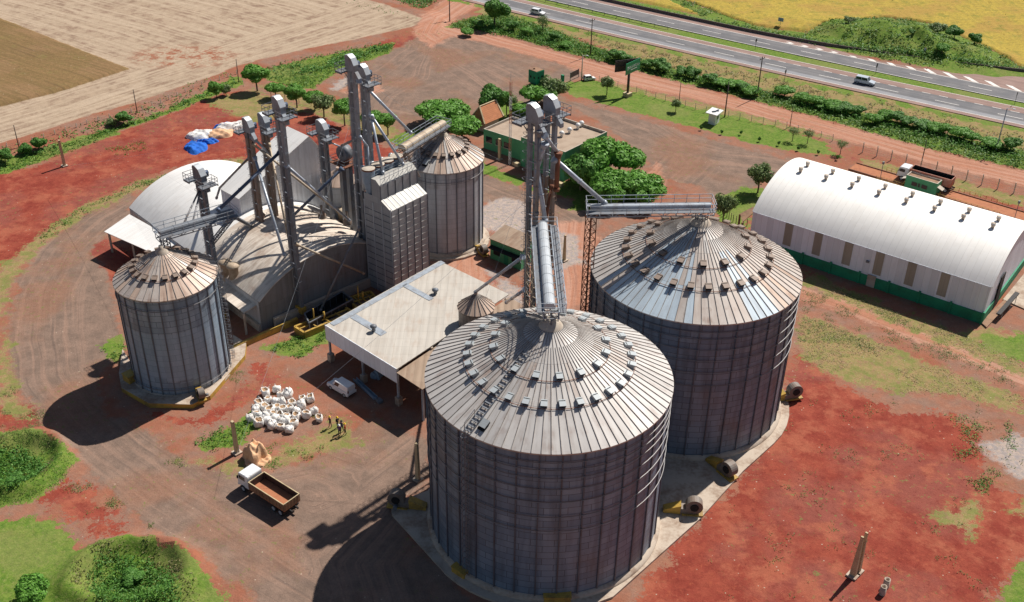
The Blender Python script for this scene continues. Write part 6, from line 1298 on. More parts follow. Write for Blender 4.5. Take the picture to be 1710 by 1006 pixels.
# ------------------------------------------------------------------ people
M['navy'] = paint('navy_cloth', (0.02, 0.02, 0.035), .85, 0, (0.03, 0.03, 0.05), .4, 5); M['purple'] = paint('purple_cloth', (0.13, 0.05, 0.20), .85, 0, (0.08, 0.03, 0.13), .4, 5)
M['red_cloth'] = paint('red_cloth', (0.42, 0.03, 0.02), .85, 0, (0.3, 0.02, 0.02), .4, 5); M['blue_cloth'] = paint('slate_cloth', (0.07, 0.08, 0.16), .85, 0, (0.05, 0.05, 0.1), .4, 5); M['helmet'] = paint('yellow_helmet', (0.72, 0.46, 0.02), .35, 0, (0.6, 0.4, 0.05), .2, 5)
def person(label, p, yaw, shirt, helmet, arm=0, step=.08, trousers='navy'):
    r = thing('person', p, label, 'person', 'people standing by the heap of bags')
    V = []; E = []; RD = []
    def add(co, rad, par=None):
        V.append(co); RD.append(rad); 
        if par is not None: E.append((par, len(V) - 1))
        return len(V) - 1
    pel = add((0, 0, .95), .13); sp = add((0, 0, 1.15), .125, pel); ch = add((0, .01, 1.36), .15, sp); nk = add((0, .0, 1.50), .06, ch); hd = add((0, .02, 1.58), .085, nk); add((0, .02, 1.68), .095, hd); 
    for s in (-1, 1):
        hp = add((s * .10, 0, .88), .095, pel); kn = add((s * .11, step * s + .02, .50), .065, hp); an = add((s * .12, step * s * 1.4, .10), .045, kn); add((s * .13, step * s * 1.4 + .16, .05), .04, an)
        sh = add((s * .20, 0, 1.42), .065, ch); bend = arm if s > 0 else arm * .4; el_ = add((s * .26, .02 + .08 * bend, 1.16), .045, sh); wr = add((s * (.24 - .08 * bend), .06 + .25 * bend, .94 + .22 * bend), .032, el_); pm = add((s * (.235 - .1 * bend), .08 + .30 * bend, .87 + .24 * bend), .034, wr)
        px_, py_, pz_ = V[pm]
        for k, ln in enumerate((.065, .08, .075, .06)): add((px_ + s * .0, py_ - .024 + .016 * k + .02 * bend, pz_ - ln), .008, pm)
        add((px_ - s * .02, py_ + .045, pz_ - .03), .010, pm)
    me = bpy.data.meshes.new('body'); me.from_pydata(V, E, []); o = bpy.data.objects.new('body', me); COL.objects.link(o)
    md = o.modifiers.new('skin', 'SKIN'); sv = me.skin_vertices[0].data
    for i, q in enumerate(RD): sv[i].radius = (q, q); sv[i].use_root = (i == 0)
    sb = o.modifiers.new('sub', 'SUBSURF'); sb.levels = 1; sb.render_levels = 1
    bpy.context.view_layer.update(); m2 = bpy.data.meshes.new_from_object(o.evaluated_get(bpy.context.evaluated_depsgraph_get())); bpy.data.objects.remove(o)
    for k in ('skin', shirt, trousers, 'black'): m2.materials.append(M[k])
    for f in m2.polygons:
        c = f.center; f.use_smooth = True
        f.material_index = 3 if c.z < .11 else (2 if c.z < .96 and abs(c.x) < .21 else (1 if c.z < 1.47 and not (abs(c.x) > .17 and c.z < 1.12) else 0))
    o = bpy.data.objects.new('body', m2); COL.objects.link(o); o.parent = r
    b = MB(); b.lathe((0, .02, 1.70), [(.17, -.01), (.13, .0), (.125, .06), (.09, .12), (.02, .145)], 14); b.box((0, .16, 1.70), (.16, .12, .015)); h = b.build('helmet', helmet, None); h.parent = r; h.location = (0, 0, 0)
    b = MB(); b.box((0, .125, 1.615), (.03, .035, .045)); b.build('nose', 'skin', None).parent = r
    r.rotation_euler = (0, 0, yaw); r.scale = (1.06,) * 3
    return r
person('person in black clothes and yellow helmet standing alone at the left of the group', G(552, 713.5), 2.2, 'navy', 'helmet', .5)
person('person in black clothes and yellow helmet second from the left in the group', G(564, 714.5), -2.2, 'navy', 'helmet', .3)
person('person in slate clothes between the purple and red shirted people', G(571.5, 721), 2.8, 'blue_cloth', 'navy', .6)
person('person in purple shirt with pale cap nearest the camera in the group', G(567.5, 728), .3, 'purple', 'white', .8)
person('person in red shirt and yellow helmet at the right end of the group', G(577, 725.5), 1.6, 'red_cloth', 'helmet', .2)

# ------------------------------------------------------------------ bulk bags, tarpaulins
def bag_mesh(seed, full):
    rr = random.Random(seed); n, prof = 18, [(.05, .0), (.50, .0), (.60, .18), (.63, .5), (.60, .8), (.48, .98)] + ([(.40, .94), (.30, .80), (.05, .76)] if full else [(.30, 1.08), (.16, 1.06), (.02, 1.12)])
    b = MB(); ph = [rr.uniform(0, 6.28) for _ in range(6)]
    for i in range(n):
        t = 2 * math.pi * i / n
        for k, (r, z) in enumerate(prof):
            w = 1 + .10 * math.sin(2 * t + ph[0]) + .07 * math.sin(3 * t + ph[1] + z * 3) + .05 * math.sin(7 * t + ph[2] + z * 6); sq = 1 / max(abs(math.cos(t + ph[3])), abs(math.sin(t + ph[3]))) ** .35
            b.v.append((r * w * sq, 0, 0)); b.v[-1] = (r * w * sq * math.cos(t), r * w * sq * math.sin(t), max(0, z * (1 + .10 * math.sin(t + ph[4]) + .06 * math.sin(5 * t + ph[5]))))
    m = len(prof)
    for i in range(n):
        j = (i + 1) % n
        for q in range(m - 1): b.face((i * m + q, j * m + q, j * m + q + 1, i * m + q + 1), 1 if (full and q >= 6) else 0, True)
    for s in (0, 1, 2, 3):
        a = ph[3] + s * math.pi / 2 + .78; b.tube((.52 * math.cos(a), .52 * math.sin(a), .85), (.66 * math.cos(a + .3), .66 * math.sin(a + .3), 1.12), .03, 5); b.tube((.66 * math.cos(a + .3), .66 * math.sin(a + .3), 1.12), (.56 * math.cos(a + .5), .56 * math.sin(a + .5), .85), .03, 5)
    o = b.build('bulk_bag', ['bag', 'bag_husk']); me = o.data; bpy.data.objects.remove(o); return me
BM = [(bag_mesh(k, k % 3 != 0), k % 3 != 0) for k in range(9)]
rows = {  # picture places of the bags, back row to front row
 'back': [(445, 657), (462, 651), (471, 660), (483, 659), (506, 666), (519, 667)],
 'second': [(434, 672), (447, 669), (459, 671), (472, 673), (487, 674), (505, 678)],
 'third': [(427, 685), (441, 681), (452, 684), (462, 681), (472, 684), (484, 684), (495, 687)],
 'fourth': [(418, 700), (431, 694), (444, 697), (457, 692), (469, 694), (479, 696), (497, 697), (512, 694), (525, 688), (534, 699)],
 'front': [(432, 708), (446, 704), (454, 712), (461, 701), (470, 713), (476, 704), (484, 718), (491, 709)]}
rb = random.Random(11)
for rn, lst in rows.items():
    for i, (px, py) in enumerate(lst):
        me, full = BM[rb.randrange(9)]; o = bpy.data.objects.new('bulk_bag', me); COL.objects.link(o); p = G(px, py + 3); s = rb.uniform(.85, 1.08)
        o.location = p; o.scale = (s, s, s * rb.uniform(.85, 1.15)); o.rotation_euler = (rb.uniform(-.22, .22), rb.uniform(-.22, .22), rb.uniform(0, 6.28)); o.location.z = -.02
        tag(o, f"white bulk bag, {ORD[i]} from the left in the {rn} row of the heap" if i < len(lst) - 1 else f"white bulk bag at the right end of the {rn} row of the heap", 'bag', 'white bulk bags heaped by the people')
def heap(name, label, cat, c, rx, ry, hz, mat, seed, yaw=0, box=0.0):
    b = MB(); n = 26; rs = np.random.RandomState(seed); ph = rs.uniform(0, 6.28, 8)
    for i in range(n + 1):
        for j in range(n + 1):
            u, v = 2 * i / n - 1, 2 * j / n - 1; rr = math.sqrt(u * u + v * v); a = math.atan2(v, u)
            k = (max(abs(u), abs(v)) * box + rr * (1 - box)); prof = max(0, 1 - k ** (2.0 + 5 * box)) ** .6 if k < 1 else 0
            w = 1 + .10 * math.sin(3 * a + ph[0]) + .06 * math.sin(5 * a + ph[1]); z = hz * prof * (1 + .22 * math.sin(5 * u + ph[2]) * math.sin(4 * v + ph[3])) + .09 * math.sin(11 * u + 7 * v + ph[4]) * (k < 1.1) + .07 * math.sin(13 * v - 6 * u + ph[5]) + rs.uniform(0, .06)
            b.v.append((c.x + (u * rx * math.cos(yaw) - v * ry * math.sin(yaw)) * w, c.y + (u * rx * math.sin(yaw) + v * ry * math.cos(yaw)) * w, max(.0, z) + .02 if k < 1.02 else -.06))
    for i in range(n):
        for j in range(n): q = i * (n + 1) + j; b.face((q, q + n + 1, q + n + 2, q + 1), 0, True)
    o = b.build(name, mat, at=(c.x, c.y, 0)); return tag(o, label, cat)
heap('tarpaulin_heap', 'peach tarpaulin draped over a boxy pile with its skirt spread on the ground', 'tarpaulin', G(427, 764), 1.35, 1.3, 2.0, 'bag_peach', 3, AX, .75)
heap('tarpaulin_skirt', 'rumpled peach tarpaulin spread on the ground beside the draped pile', 'tarpaulin', G(431, 770), 1.7, 1.2, .35, 'bag_peach', 9, .4)
heap('tarpaulin_heap', 'bright blue crumpled tarpaulin at the near left end of the heap on the red bank', 'tarpaulin', G(327, 248), 2.3, 3.0, .9, 'bag_blue', 5, .5)
heap('tarpaulin_heap', 'small dark blue tarpaulin to the right of the bright blue one', 'tarpaulin', G(347, 238), 2.3, 1.0, .7, 'bag_blue', 6, .2)
heap('tarpaulin_heap', 'white crumpled sheeting above the bright blue tarpaulin on the red bank', 'tarpaulin', G(337, 228), 3.3, 2.0, 1.2, 'bag', 7, .3)
heap('tarpaulin_heap', 'peach crumpled sheeting right of the white pile on the red bank', 'tarpaulin', G(366, 226), 3.3, 1.9, 1.1, 'bag_peach', 8, .4)
heap('tarpaulin_heap', 'white crumpled sheeting at the far right end of the heap on the red bank', 'tarpaulin', G(388, 214), 3.6, 1.8, 1.2, 'bag', 12, .3)
heap('tarpaulin_heap', 'narrow blue tarpaulin strip between the peach and the far white sheeting', 'tarpaulin', G(374, 213), 2.2, .9, .9, 'bag_blue', 14, .4)
# long metal channel and blue bundle under the shed edge
p, q = G(593, 636), G(628, 668); r = thing('metal_trough', p, 'long blue-grey metal trough lying on the ground beside the van', 'trough'); d, L = dirn(p, q); sd = Vector((-d.y, d.x, 0)); b = MB()
for s in (-.25, .25): b.obox(p + d * L / 2 + sd * s + ZZ * .3, d * L / 2, sd * .05, ZZ * .22)
b.obox(p + d * L / 2 + ZZ * .12, d * L / 2, sd * .28, ZZ * .04); b.build('channel', 'galv_blue', r); b = MB(); b.obox(q + d * .7 + sd * .1 + ZZ * .25, d * .5, sd * .35, ZZ * .2); b.build('end_box', 'galv_dark', r)
heap('tarpaulin_heap', 'small pale blue bundle lying under the shed roof behind the trough', 'tarpaulin', G(629, 629), .9, .8, .8, 'galv_blue', 15)
# steel ramp trestle at the right
p, q = G(1664, 536), G(1694, 505); d, L = dirn(p, q); sd = Vector((-d.y, d.x, 0)); r = thing('loading_ramp', p, 'dark inclined conveyor table on pale green legs near the white warehouse corner', 'ramp'); b = MB(); b.obox(p + d * L / 2 + ZZ * 1.5, d * L / 2 + ZZ * .3, sd * .35, ZZ * .12); b.build('belt', 'black', r)
for f in (.15, .6, .9):
    b = MB()
    for s in (-.3, .3): b.bar(p + d * L * f + sd * s, p + d * L * f + sd * s * .9 + ZZ * (1.25 + .6 * (f - .5)), .08)
    b.build('leg', 'vent_l', r)

# ------------------------------------------------------------------ poles, fences, signs, wires
def upole(px, h, label, tone='pole_wood', arm=True, lamp=False, r0=.16):
    p = G(*px); r = thing('utility_pole', p, label, 'pole'); b = MB(); b.tube(p - ZZ * .2, p + ZZ * h, r0, 8, r0 * .65); b.build('shaft', tone, r)
    if arm:
        b = MB(); b.bar(p + ZZ * (h - .5) - DB * 1.0, p + ZZ * (h - .5) + DB * 1.0, .12)
        for s in (-.9, 0, .9): b.tube(p + ZZ * (h - .45) + DB * s, p + ZZ * (h - .2) + DB * s, .06, 6)
        b.build('crossarm', tone, r)
    if lamp: b = MB(); b.bar(p + ZZ * (h - .1), p + ZZ * (h + .2) + DA * 1.2, .08); b.box(p + ZZ * (h + .2) + DA * 1.4, (.6, .25, .15), AX); b.build('lamp_head', 'galv_light', r)
    return r
upole((986, 93), 9.5, 'dark utility pole with crossarm at the verge left of the billboard')
upole((1264, 163), 9.8, 'dark utility pole with crossarm in the verge above the guard cabin')
upole((1210, 196), 8.2, 'dark leaning utility pole beside the white guard cabin', arm=False)
upole((1663, 252), 9.5, 'pale grey concrete lamp pole in the verge at the right edge', 'galv', False, True)
upole((751, 36), 7.5, 'dark utility pole at the junction at the top of the view')
upole((971, 134), 6.2, 'pale lamp pole beside the entrance gate', 'concrete_pale', False, True)
upole((1134, 169), 4.6, 'thin dark pole by the lawn fence behind the billboard', arm=False, r0=.09)
upole((1319, 212), 4.6, 'thin dark pole by the lawn fence right of the guard cabin', arm=False, r0=.09)
upole((1537, 280), 6.2, 'rusty brown pole by the fence behind the weighbridge', arm=False, r0=.12)
upole((399, 139), 5.8, 'dark field pole beside the largest round tree on the bank', arm=False, r0=.12)
upole((230, 193), 6.0, 'dark field pole by the bushes in the middle of the left fence', arm=False, r0=.12)
upole((33, 252), 5.6, 'dark field pole at the left end of the field fence', arm=False, r0=.12)
def fence(label, pts, n, h=1.5, w=.13, tone='concrete_pale', wires=True):
    P = [G(*p) for p in pts]; r = thing('wire_fence', P[0], label, 'fence'); L = [0]
    for a, b_ in zip(P, P[1:]): L.append(L[-1] + (b_ - a).length)
    Q = []
    for i in range(n):
        t = L[-1] * i / (n - 1); k = max(j for j in range(len(P) - 1) if L[j] <= t + 1e-6); f = (t - L[k]) / (L[k + 1] - L[k]); q = P[k] + (P[k + 1] - P[k]) * f; q.z = float(terr(q.x, q.y)); Q.append(q)
    b = MB(); b.box((0, 0, h / 2), (w, w, h)); b.box((0, .12, h + .1), (w * .9, w * .9, .3)); m = b.build('post', tone); me = m.data; bpy.data.objects.remove(m)
    for q in Q: link_part(me, 'post', r, q)
    if wires:
        b = MB()
        for a, b_ in zip(Q, Q[1:]):
            for z in (.4, .9, 1.35): b.tube(a + ZZ * z, b_ + ZZ * z, .012, 4, caps=False)
        b.build('wire', 'galv_dark', r)
fence('concrete post fence along the harvested field at the left', [(-30, 262), (60, 242), (150, 212), (250, 186), (330, 152), (396, 130)], 26)
fence('wire fence between the green lawn and the red dirt road', [(985, 133), (1032, 146), (1100, 166), (1170, 186), (1240, 201), (1300, 212), (1390, 236)], 24, 1.3, .1)
fence('concrete post fence behind the weighbridge at the right', [(1440, 255), (1500, 272), (1573, 290), (1648, 312), (1720, 330)], 12, 2.0, .16)
fence('old post fence on the pale grass under the row of round trees', [(430, 160), (500, 172), (560, 190), (620, 225), (680, 250)], 14, 1.4, .1, 'wood')
fence('short picket row on the lawn behind the right huge silo', [(1200, 352), (1225, 372), (1247, 378)], 12, 1.2, .1, 'pole_wood', False)
def sign(px, h, label, tone='black', r0=.6, face='dark'):
    p = G(*px, .0); r = thing('road_sign', p, label, 'sign'); b = MB(); b.tube(p, p + ZZ * h, .05, 6); b.build('sign_post', 'galv_dark', r); n = Vector((HD[0], HD[1], 0)); b = MB(); b.tube(p + ZZ * h - n * .03, p + ZZ * h + n * .03, r0, 20); b.build('disc', tone, r)
sign((1462, 124), 2.2, 'black backed round sign in the grass median beside the SUV')
sign((1694, 175), 2.6, 'black backed round sign in the grass median at the right edge', r0=.55)
sign((1261, 83), 2.4, 'black backed small round sign in the grass median above the tall verge pole', r0=.5)
sign((1309, 140), 3.0, 'black backed round sign on the verge left of the SUV', r0=.5)
p = G(1542, 97); r = thing('road_sign', p, 'round white speed sign with red rim beyond the far barrier', 'sign'); b = MB(); b.tube(p, p + ZZ * 2.2, .05, 6); b.build('sign_post', 'galv_dark', r); n = Vector((-HD[0], -HD[1], 0)) * .55 - Vector((HN[0], HN[1], 0)) * .8; n.normalize(); b = MB(); b.tube(p + ZZ * 2.2 - n * .02, p + ZZ * 2.2 + n * .02, .62, 20); dsc = b.build('disc', 'mast_red', r); b = MB(); b.tube(p + ZZ * 2.2 + n * .02, p + ZZ * 2.2 + n * .035, .48, 20); b.build('face', 'white', dsc)
p = G(1302, 47); r = thing('road_sign', p, 'small grey rectangular sign beyond the barrier at the field edge', 'sign'); b = MB(); b.tube(p, p + ZZ * 2.4, .05, 6); b.build('sign_post', 'galv_dark', r); b = MB(); b.box(p + ZZ * 2.3, (1.5, .06, 1.0), hw_ang); b.build('board', 'galv_blue', r)
p, q = G(952, 136), G(966, 129); r = thing('gate_panel', p, 'dark solid panel gate standing open beside the lamp pole', 'gate'); b = MB(); b.bar(p + ZZ * 1.4, q + ZZ * 1.4, .08, 1.3); b.build('panel', 'pole_wood', r); b = MB(); b.bar(p, p + ZZ * 2.2, .15); b.bar(q, q + ZZ * 2.2, .15); b.build('gate_post', 'galv_dark', r)
post('gate_pillar', (939, 143), 2.6, .7, 'green gate pillar at the left end of the lawn', 'pillar', 'green_dark')
def wire(label, a, b_, r=.013):
    o = MB(); a, b_ = Vector(a), Vector(b_); n = 10; pts = [a + (b_ - a) * i / n - ZZ * (.9 * math.sin(math.pi * i / n)) for i in range(n + 1)]
    for p, q in zip(pts, pts[1:]): o.tube(p, q, r, 4, caps=False)
    tag(o.build('guy_wire', 'galv'), label, 'cable')
tp = lambda k, z: EL[k][0] + ZZ * z
wire('guy cable from the central elevators over the van to the yard pole, upper one', tp('C1', 33), G(396, 757, 5.2)); wire('guy cable from the dryer elevator toward the yard post, lower one', tp('D1', 30), G(396, 757, 4.9))
wire('guy cable from the central elevators down to the post by the nearest silo', tp('C1', 38), G(698, 802, 5.8))
wire('guy cable from the tall single elevator toward the red bank post', tp('W1', 33), G(108, 278, 5.4)); wire('guy cable from the tallest elevator to the post before the office', tp('D1', 36), G(834, 267, 4.4)); wire('guy cable from the central elevators to the chevron foot post', tp('C2', 40), G(942, 436, 4.8))

# ------------------------------------------------------------------ trees, shrubs, grass
M['leaf'] = leafmat('bright_leaf', (0.104, 0.255, 0.036), (0.172, 0.400, 0.058), (0.124, 0.297, 0.041), (0.249, 0.469, 0.097))
M['leaf_dark'] = leafmat('dark_leaf', (0.064, 0.185, 0.033), (0.137, 0.313, 0.055), (0.088, 0.225, 0.039), (0.192, 0.385, 0.079))
M['leaf_grey'] = leafmat('greyish_leaf', (0.145, 0.217, 0.072), (0.232, 0.319, 0.123), (0.167, 0.232, 0.087), (0.304, 0.362, 0.174))
M['leaf_dry'] = leafmat('olive_weed', (0.11, 0.12, 0.035), (0.21, 0.19, 0.075), (0.14, 0.13, 0.05), (0.30, 0.25, 0.12))
M['leaf_weed'] = leafmat('weed_green', (0.060, 0.168, 0.019), (0.132, 0.264, 0.036), (0.096, 0.192, 0.026), (0.192, 0.312, 0.060))
M['leaf_pale'] = leafmat('pale_weed', (0.11, 0.17, 0.04), (0.18, 0.24, 0.07), (0.16, 0.18, 0.06)); M['leaf_crop'] = leafmat('crop_brown', (0.24, 0.15, 0.06), (0.34, 0.23, 0.11), (0.22, 0.17, 0.06)); M['leaf_straw'] = leafmat('dry_straw', (0.34, 0.25, 0.13), (0.46, 0.35, 0.20), (0.30, 0.22, 0.11))
def quads(name, C, N, S, mat, asp=1.0):
    """one mesh of leaf faces at centres C, facing N, half-size S"""
    n = len(C); rs = np.random.RandomState(n); N = N / (np.linalg.norm(N, axis=1)[:, None] + 1e-9); a = rs.normal(size=(n, 3)); U = np.cross(N, a); U /= np.linalg.norm(U, axis=1)[:, None] + 1e-9; W = np.cross(N, U)
    S = S[:, None]; P = np.stack([C - U * S * 1.2, C - W * S * .55 * asp, C + U * S * 1.2, C + W * S * .55 * asp], 1).reshape(-1, 3)
    me = bpy.data.meshes.new(name); me.vertices.add(4 * n); me.vertices.foreach_set('co', P.ravel().astype(np.float32)); me.loops.add(4 * n); me.loops.foreach_set('vertex_index', np.arange(4 * n, dtype=np.int32)); me.polygons.add(n); me.polygons.foreach_set('loop_start', np.arange(n, dtype=np.int32) * 4); me.update(calc_edges=True); me.materials.append(M[mat]); return me
def crown(name, seed, n, mat, lobes=11, flat=.75, leaf=.08, spread=.74, airy=0.0, shell=.75):
    rs = np.random.RandomState(seed); L = []
    for i in range(lobes):
        a = rs.uniform(0, 6.28); e = rs.uniform(-.25, 1.0); q = spread * (1 - .35 * max(0, e)) * math.sqrt(rs.uniform(.25, 1)); L.append((q * math.cos(a), q * math.sin(a), flat * .55 * e, rs.uniform(.27, .43)))
    L.append((0, 0, .05, .52)); L = np.array(L); k = rs.choice(len(L), n, p=L[:, 3] ** 2 / (L[:, 3] ** 2).sum()); d = rs.normal(size=(n, 3)); d /= np.linalg.norm(d, axis=1)[:, None]
    rad = np.where(rs.rand(n) < shell, rs.uniform(.86, 1.05, n), rs.uniform(.3, .9, n)); C = L[k, :3] + d * (L[k, 3] * rad)[:, None] * np.array([1, 1, flat]); C[:, 2] += flat * .2
    N = d + rs.normal(size=(n, 3)) * .45; N[:, 2] += .3; return quads(name, C, N, rs.uniform(.6, 1.25, n) * leaf, mat)
CR = [crown('crown', 1, 4200, 'leaf'), crown('crown', 2, 4200, 'leaf', 11), crown('crown', 3, 4200, 'leaf_dark', 10), crown('crown', 4, 2600, 'leaf_grey', 10, .8, .075, .7, shell=.6), crown('crown', 5, 4600, 'leaf', 12, .62, .07, .72), crown('crown', 6, 700, 'leaf_grey', 12, .8, .07, .75, shell=.5)]
def trunk_mesh(seed):
    rr = random.Random(seed); b = MB(); b.tube((0, 0, -.15), (.03, .02, .5), .075, 8, .055); b.tube((.03, .02, .5), (0, 0, .95), .055, 8, .03)
    for i in range(6):
        a = i * 1.05 + rr.uniform(-.3, .3); z = rr.uniform(.38, .65); e = Vector((math.cos(a) * rr.uniform(.25, .4), math.sin(a) * rr.uniform(.25, .4), z + rr.uniform(.2, .35))); b.tube((.02, .01, z), e, .03, 6, .012); b.tube(e * .75 + Vector((0, 0, .1)), e * 1.25 + Vector((0, 0, .12)), .014, 5, .005)
    o = b.build('trunk', 'bark'); me = o.data; bpy.data.objects.remove(o); return me
TRM = [trunk_mesh(k) for k in range(3)]
tr_ = random.Random(5)
def tree(px, w, h, kind, label, name='round_tree', ch=None, group=None, cat='tree'):
    """w crown width, h total height in metres, px the foot of the trunk"""
    p = G(*px); p.z = float(terr(p.x, p.y)); r = thing(name, p, label, cat, group); ch = ch or w * .66
    o = link_part(CR[kind], 'crown', r, Vector((p.x, p.y, p.z + h - ch * .55)), (0, 0, tr_.uniform(0, 6.28)), (w / 2 / .95, w / 2 / .95, ch / 1.25)); t = link_part(TRM[tr_.randrange(3)], 'trunk', r, p, (0, 0, tr_.uniform(0, 6.28)), (w * .42, w * .42, h * .85)); return r
G1 = 'round trees in the row by the pale grass'
tree((430, 152), 7.4, 5.6, 0, 'largest round bright green tree at the left end of the bank row', group=G1, ch=4.2)
tree((461, 164), 5.0, 3.6, 1, 'low round tree second from the left in the bank row', group=G1, ch=3.0)
tree((496, 180), 6.0, 4.8, 0, 'bright round tree behind the tall single elevator head in the bank row', group=G1, ch=3.6)
tree((526, 183), 5.0, 4.2, 1, 'bright round tree left of the thin greyish one in the bank row', group=G1, ch=3.0)
tree((541, 196), 5.8, 4.8, 3, 'thin greyish airy tree in the bank row left of the tallest elevator', group=G1, ch=3.6)
tree((576, 210), 6.2, 5.4, 0, 'dense round tree beside the tallest elevator in the bank row', group=G1, ch=3.8)
tree((622, 220), 5.5, 4.6, 1, 'round tree seen just right of the tallest elevator legs', group=G1, ch=3.2)
tree((648, 226), 5.5, 4.4, 0, 'small round tree at the right end of the bank row', group=G1, ch=3.0)
tree((722, 210), 10.8, 5.0, 4, 'broad bright tree behind the conveyor of the back silo, left of three', 'broad_tree', 4.6)
tree((752, 204), 10.2, 5.0, 4, 'broad bright tree behind the conveyor of the back silo, middle of three', 'broad_tree', 4.4)
tree((771, 236), 9.6, 5.4, 1, 'dense bright tree right behind the tan cone of the back silo', 'broad_tree', 5.0)
tree((827, 196), 8.2, 6.4, 2, 'dark green tree rising right behind the tiled kiosk', 'broad_tree', 5.6)
tree((846, 192), 4.8, 4.8, 3, 'small thin greyish tree right of the dark tree by the kiosk', 'broad_tree', 3.4)
tree((897, 178), 8.9, 5.0, 1, 'bright round tree in front of the green lookout tower', 'broad_tree', 4.4)
tree((922, 172), 7.9, 5.4, 3, 'greyish round tree right of the bright one by the lookout tower', 'broad_tree', 4.8)
tree((868, 194), 5.3, 2.8, 1, 'low bright bush tree between kiosk and central elevator heads', 'broad_tree', 2.7)
tree((970, 318), 9.6, 6.6, 2, 'dark left tree of the cluster against the office wall', 'broad_tree', 7.2)
tree((998, 303), 10.8, 7.8, 0, 'tallest bright tree of the cluster right of the office', 'broad_tree', 7.2)
tree((1034, 298), 10.3, 7.2, 1, 'bright tree at the upper right of the office cluster', 'broad_tree', 6.0)
tree((1020, 338), 9.8, 6.2, 1, 'bright front left tree of the office cluster above the conveyor railing', 'broad_tree', 6.2)
tree((1074, 336), 10.8, 5.6, 4, 'broad low bright tree at the right end of the office cluster', 'broad_tree', 6.0)
tree((1265, 322), 5.6, 5.6, 3, 'round greyish green tree alone on the lawn left of the white warehouse', 'round_tree', 4.6)
tree((1207, 372), 4.6, 5.2, 3, 'small olive tree half hidden behind the right huge silo roof', 'round_tree', 4.0)
tree((1013, 159), 3.8, 4.0, 3, 'small tree on the lawn left of the billboard', 'young_tree', 2.8)
tree((1128, 187), 2.6, 2.6, 3, 'young tree on the lawn between billboard and guard cabin', 'young_tree', 1.9)
for i, px in enumerate(((1323, 236), (1348, 240), (1403, 258))): tree(px, 2.8, 3.0, 5, ('thin bare young tree on the lawn, left of three right of the guard cabin', 'thin bare young tree on the lawn, middle of three right of the guard cabin', 'thin bare young tree at the right end of the lawn')[i], 'young_tree', 2.0)
tree((826, 44), 8.4, 6.8, 2, 'tall dense dark shrub tree on the verge hump at the junction', 'broad_tree', 6.0)
tree((906, 55), 3.8, 4.6, 5, 'tall feathery grassy shrub on the verge hump', 'feathery_shrub', 4.2, cat='shrub')
def shrub(px, w, h, kind, label, group=None):
    p = G(*px); p.z = float(terr(p.x, p.y)); r = thing('shrub', p, label, 'shrub', group); link_part(CR[kind], 'foliage', r, Vector((p.x, p.y, p.z + h * .42)), (0, 0, tr_.uniform(0, 6.28)), (w / 2.1, w / 2.1, h / 1.5)); link_part(TRM[tr_.randrange(3)], 'stem', r, p, (0, 0, tr_.uniform(0, 6.28)), (w * .3, w * .3, h * .6)); return r
hs = [(1028, 99), (1040, 101), (1081, 113), (1098, 116), (1108, 120), (1141, 125), (1158, 129), (1186, 139), (1202, 143), (1226, 146), (1241, 152), (1255, 158), (1309, 160), (1341, 171), (1362, 176), (1374, 179), (1392, 183), (1412, 188), (1430, 190), (1456, 206), (1478, 199), (1496, 203), (1513, 208), (1537, 212), (1560, 219), (1575, 222), (1602, 230), (1622, 236), (1654, 245), (1686, 250), (1704, 258)]
for i, px in enumerate(hs[:30]): shrub((px[0], px[1] + 2), tr_.uniform(4.0, 6.4), tr_.uniform(1.8, 3.0), tr_.choice((2, 2, 1, 1)), f'dark leafy verge shrub, {ORD[i]} from the left beside the dirt road', 'shrubs in the verge between dirt road and highway')
for px, w, h, k, lab in (((362, 164), 4.6, 4.0, 0, 'bright leafy bush on the fence line left of the largest round tree'), ((378, 160), 3.2, 2.6, 3, 'greyish bush right of the bright bush on the fence line'), ((207, 208), 4.6, 3.0, 2, 'dark bush beside the middle field pole'), ((188, 212), 3.0, 1.8, 3, 'low greyish bush left of the middle field pole'), ((66, 252), 4.0, 3.0, 2, 'dark bush third from the left by the field pole'), ((46, 259), 3.6, 2.4, 2, 'dark bush second from the left by the field pole'), ((10, 272), 4.4, 3.2, 2, 'dark bush at the left edge of the view'), ((60, 1004), 4.6, 3.6, 1, 'round bright bush at the bottom left corner'), ((30, 810), 3.2, 1.5, 2, 'dark weedy bush in the upper grass hollow'), ((225, 965), 3.4, 1.5, 2, 'dark weedy bush in the lower grass hollow'),
    ((780, 60), 4.5, 2.2, 1, 'leafy shrub at the left end of the verge hump'), ((800, 48), 4.5, 2.4, 2, 'dark shrub left of the tall shrub tree on the hump'), ((855, 52), 5, 2.8, 2, 'dark shrub right of the tall shrub tree on the hump'), ((880, 60), 5, 2.2, 0, 'bright shrub in the middle of the verge hump'), ((925, 68), 4.2, 2.4, 2, 'dark shrub right of the feathery one on the hump'), ((945, 80), 4.2, 1.8, 1, 'low shrub at the right end of the verge hump'),
    ((1563, 68), 6, 3.0, 3, 'greyish shrub on top of the green mound beyond the highway'), ((1590, 78), 6, 3.2, 2, 'dark shrub on the mound right of the greyish one'), ((1625, 82), 5, 3.2, 2, 'dark shrub at the right end of the mound'), ((1570, 100), 4.4, 2.4, 1, 'leafy shrub at the mound foot near the speed sign'), ((1518, 80), 2.6, 1.4, 2, 'small dark shrub on the mound slope, lower one'), ((1530, 56), 2.6, 1.4, 2, 'small dark shrub on the mound slope, upper one'), ((1415, 52), 4.0, 1.8, 3, 'low greyish shrub at the left shoulder of the mound')):
    shrub(px, w, h, k, lab)
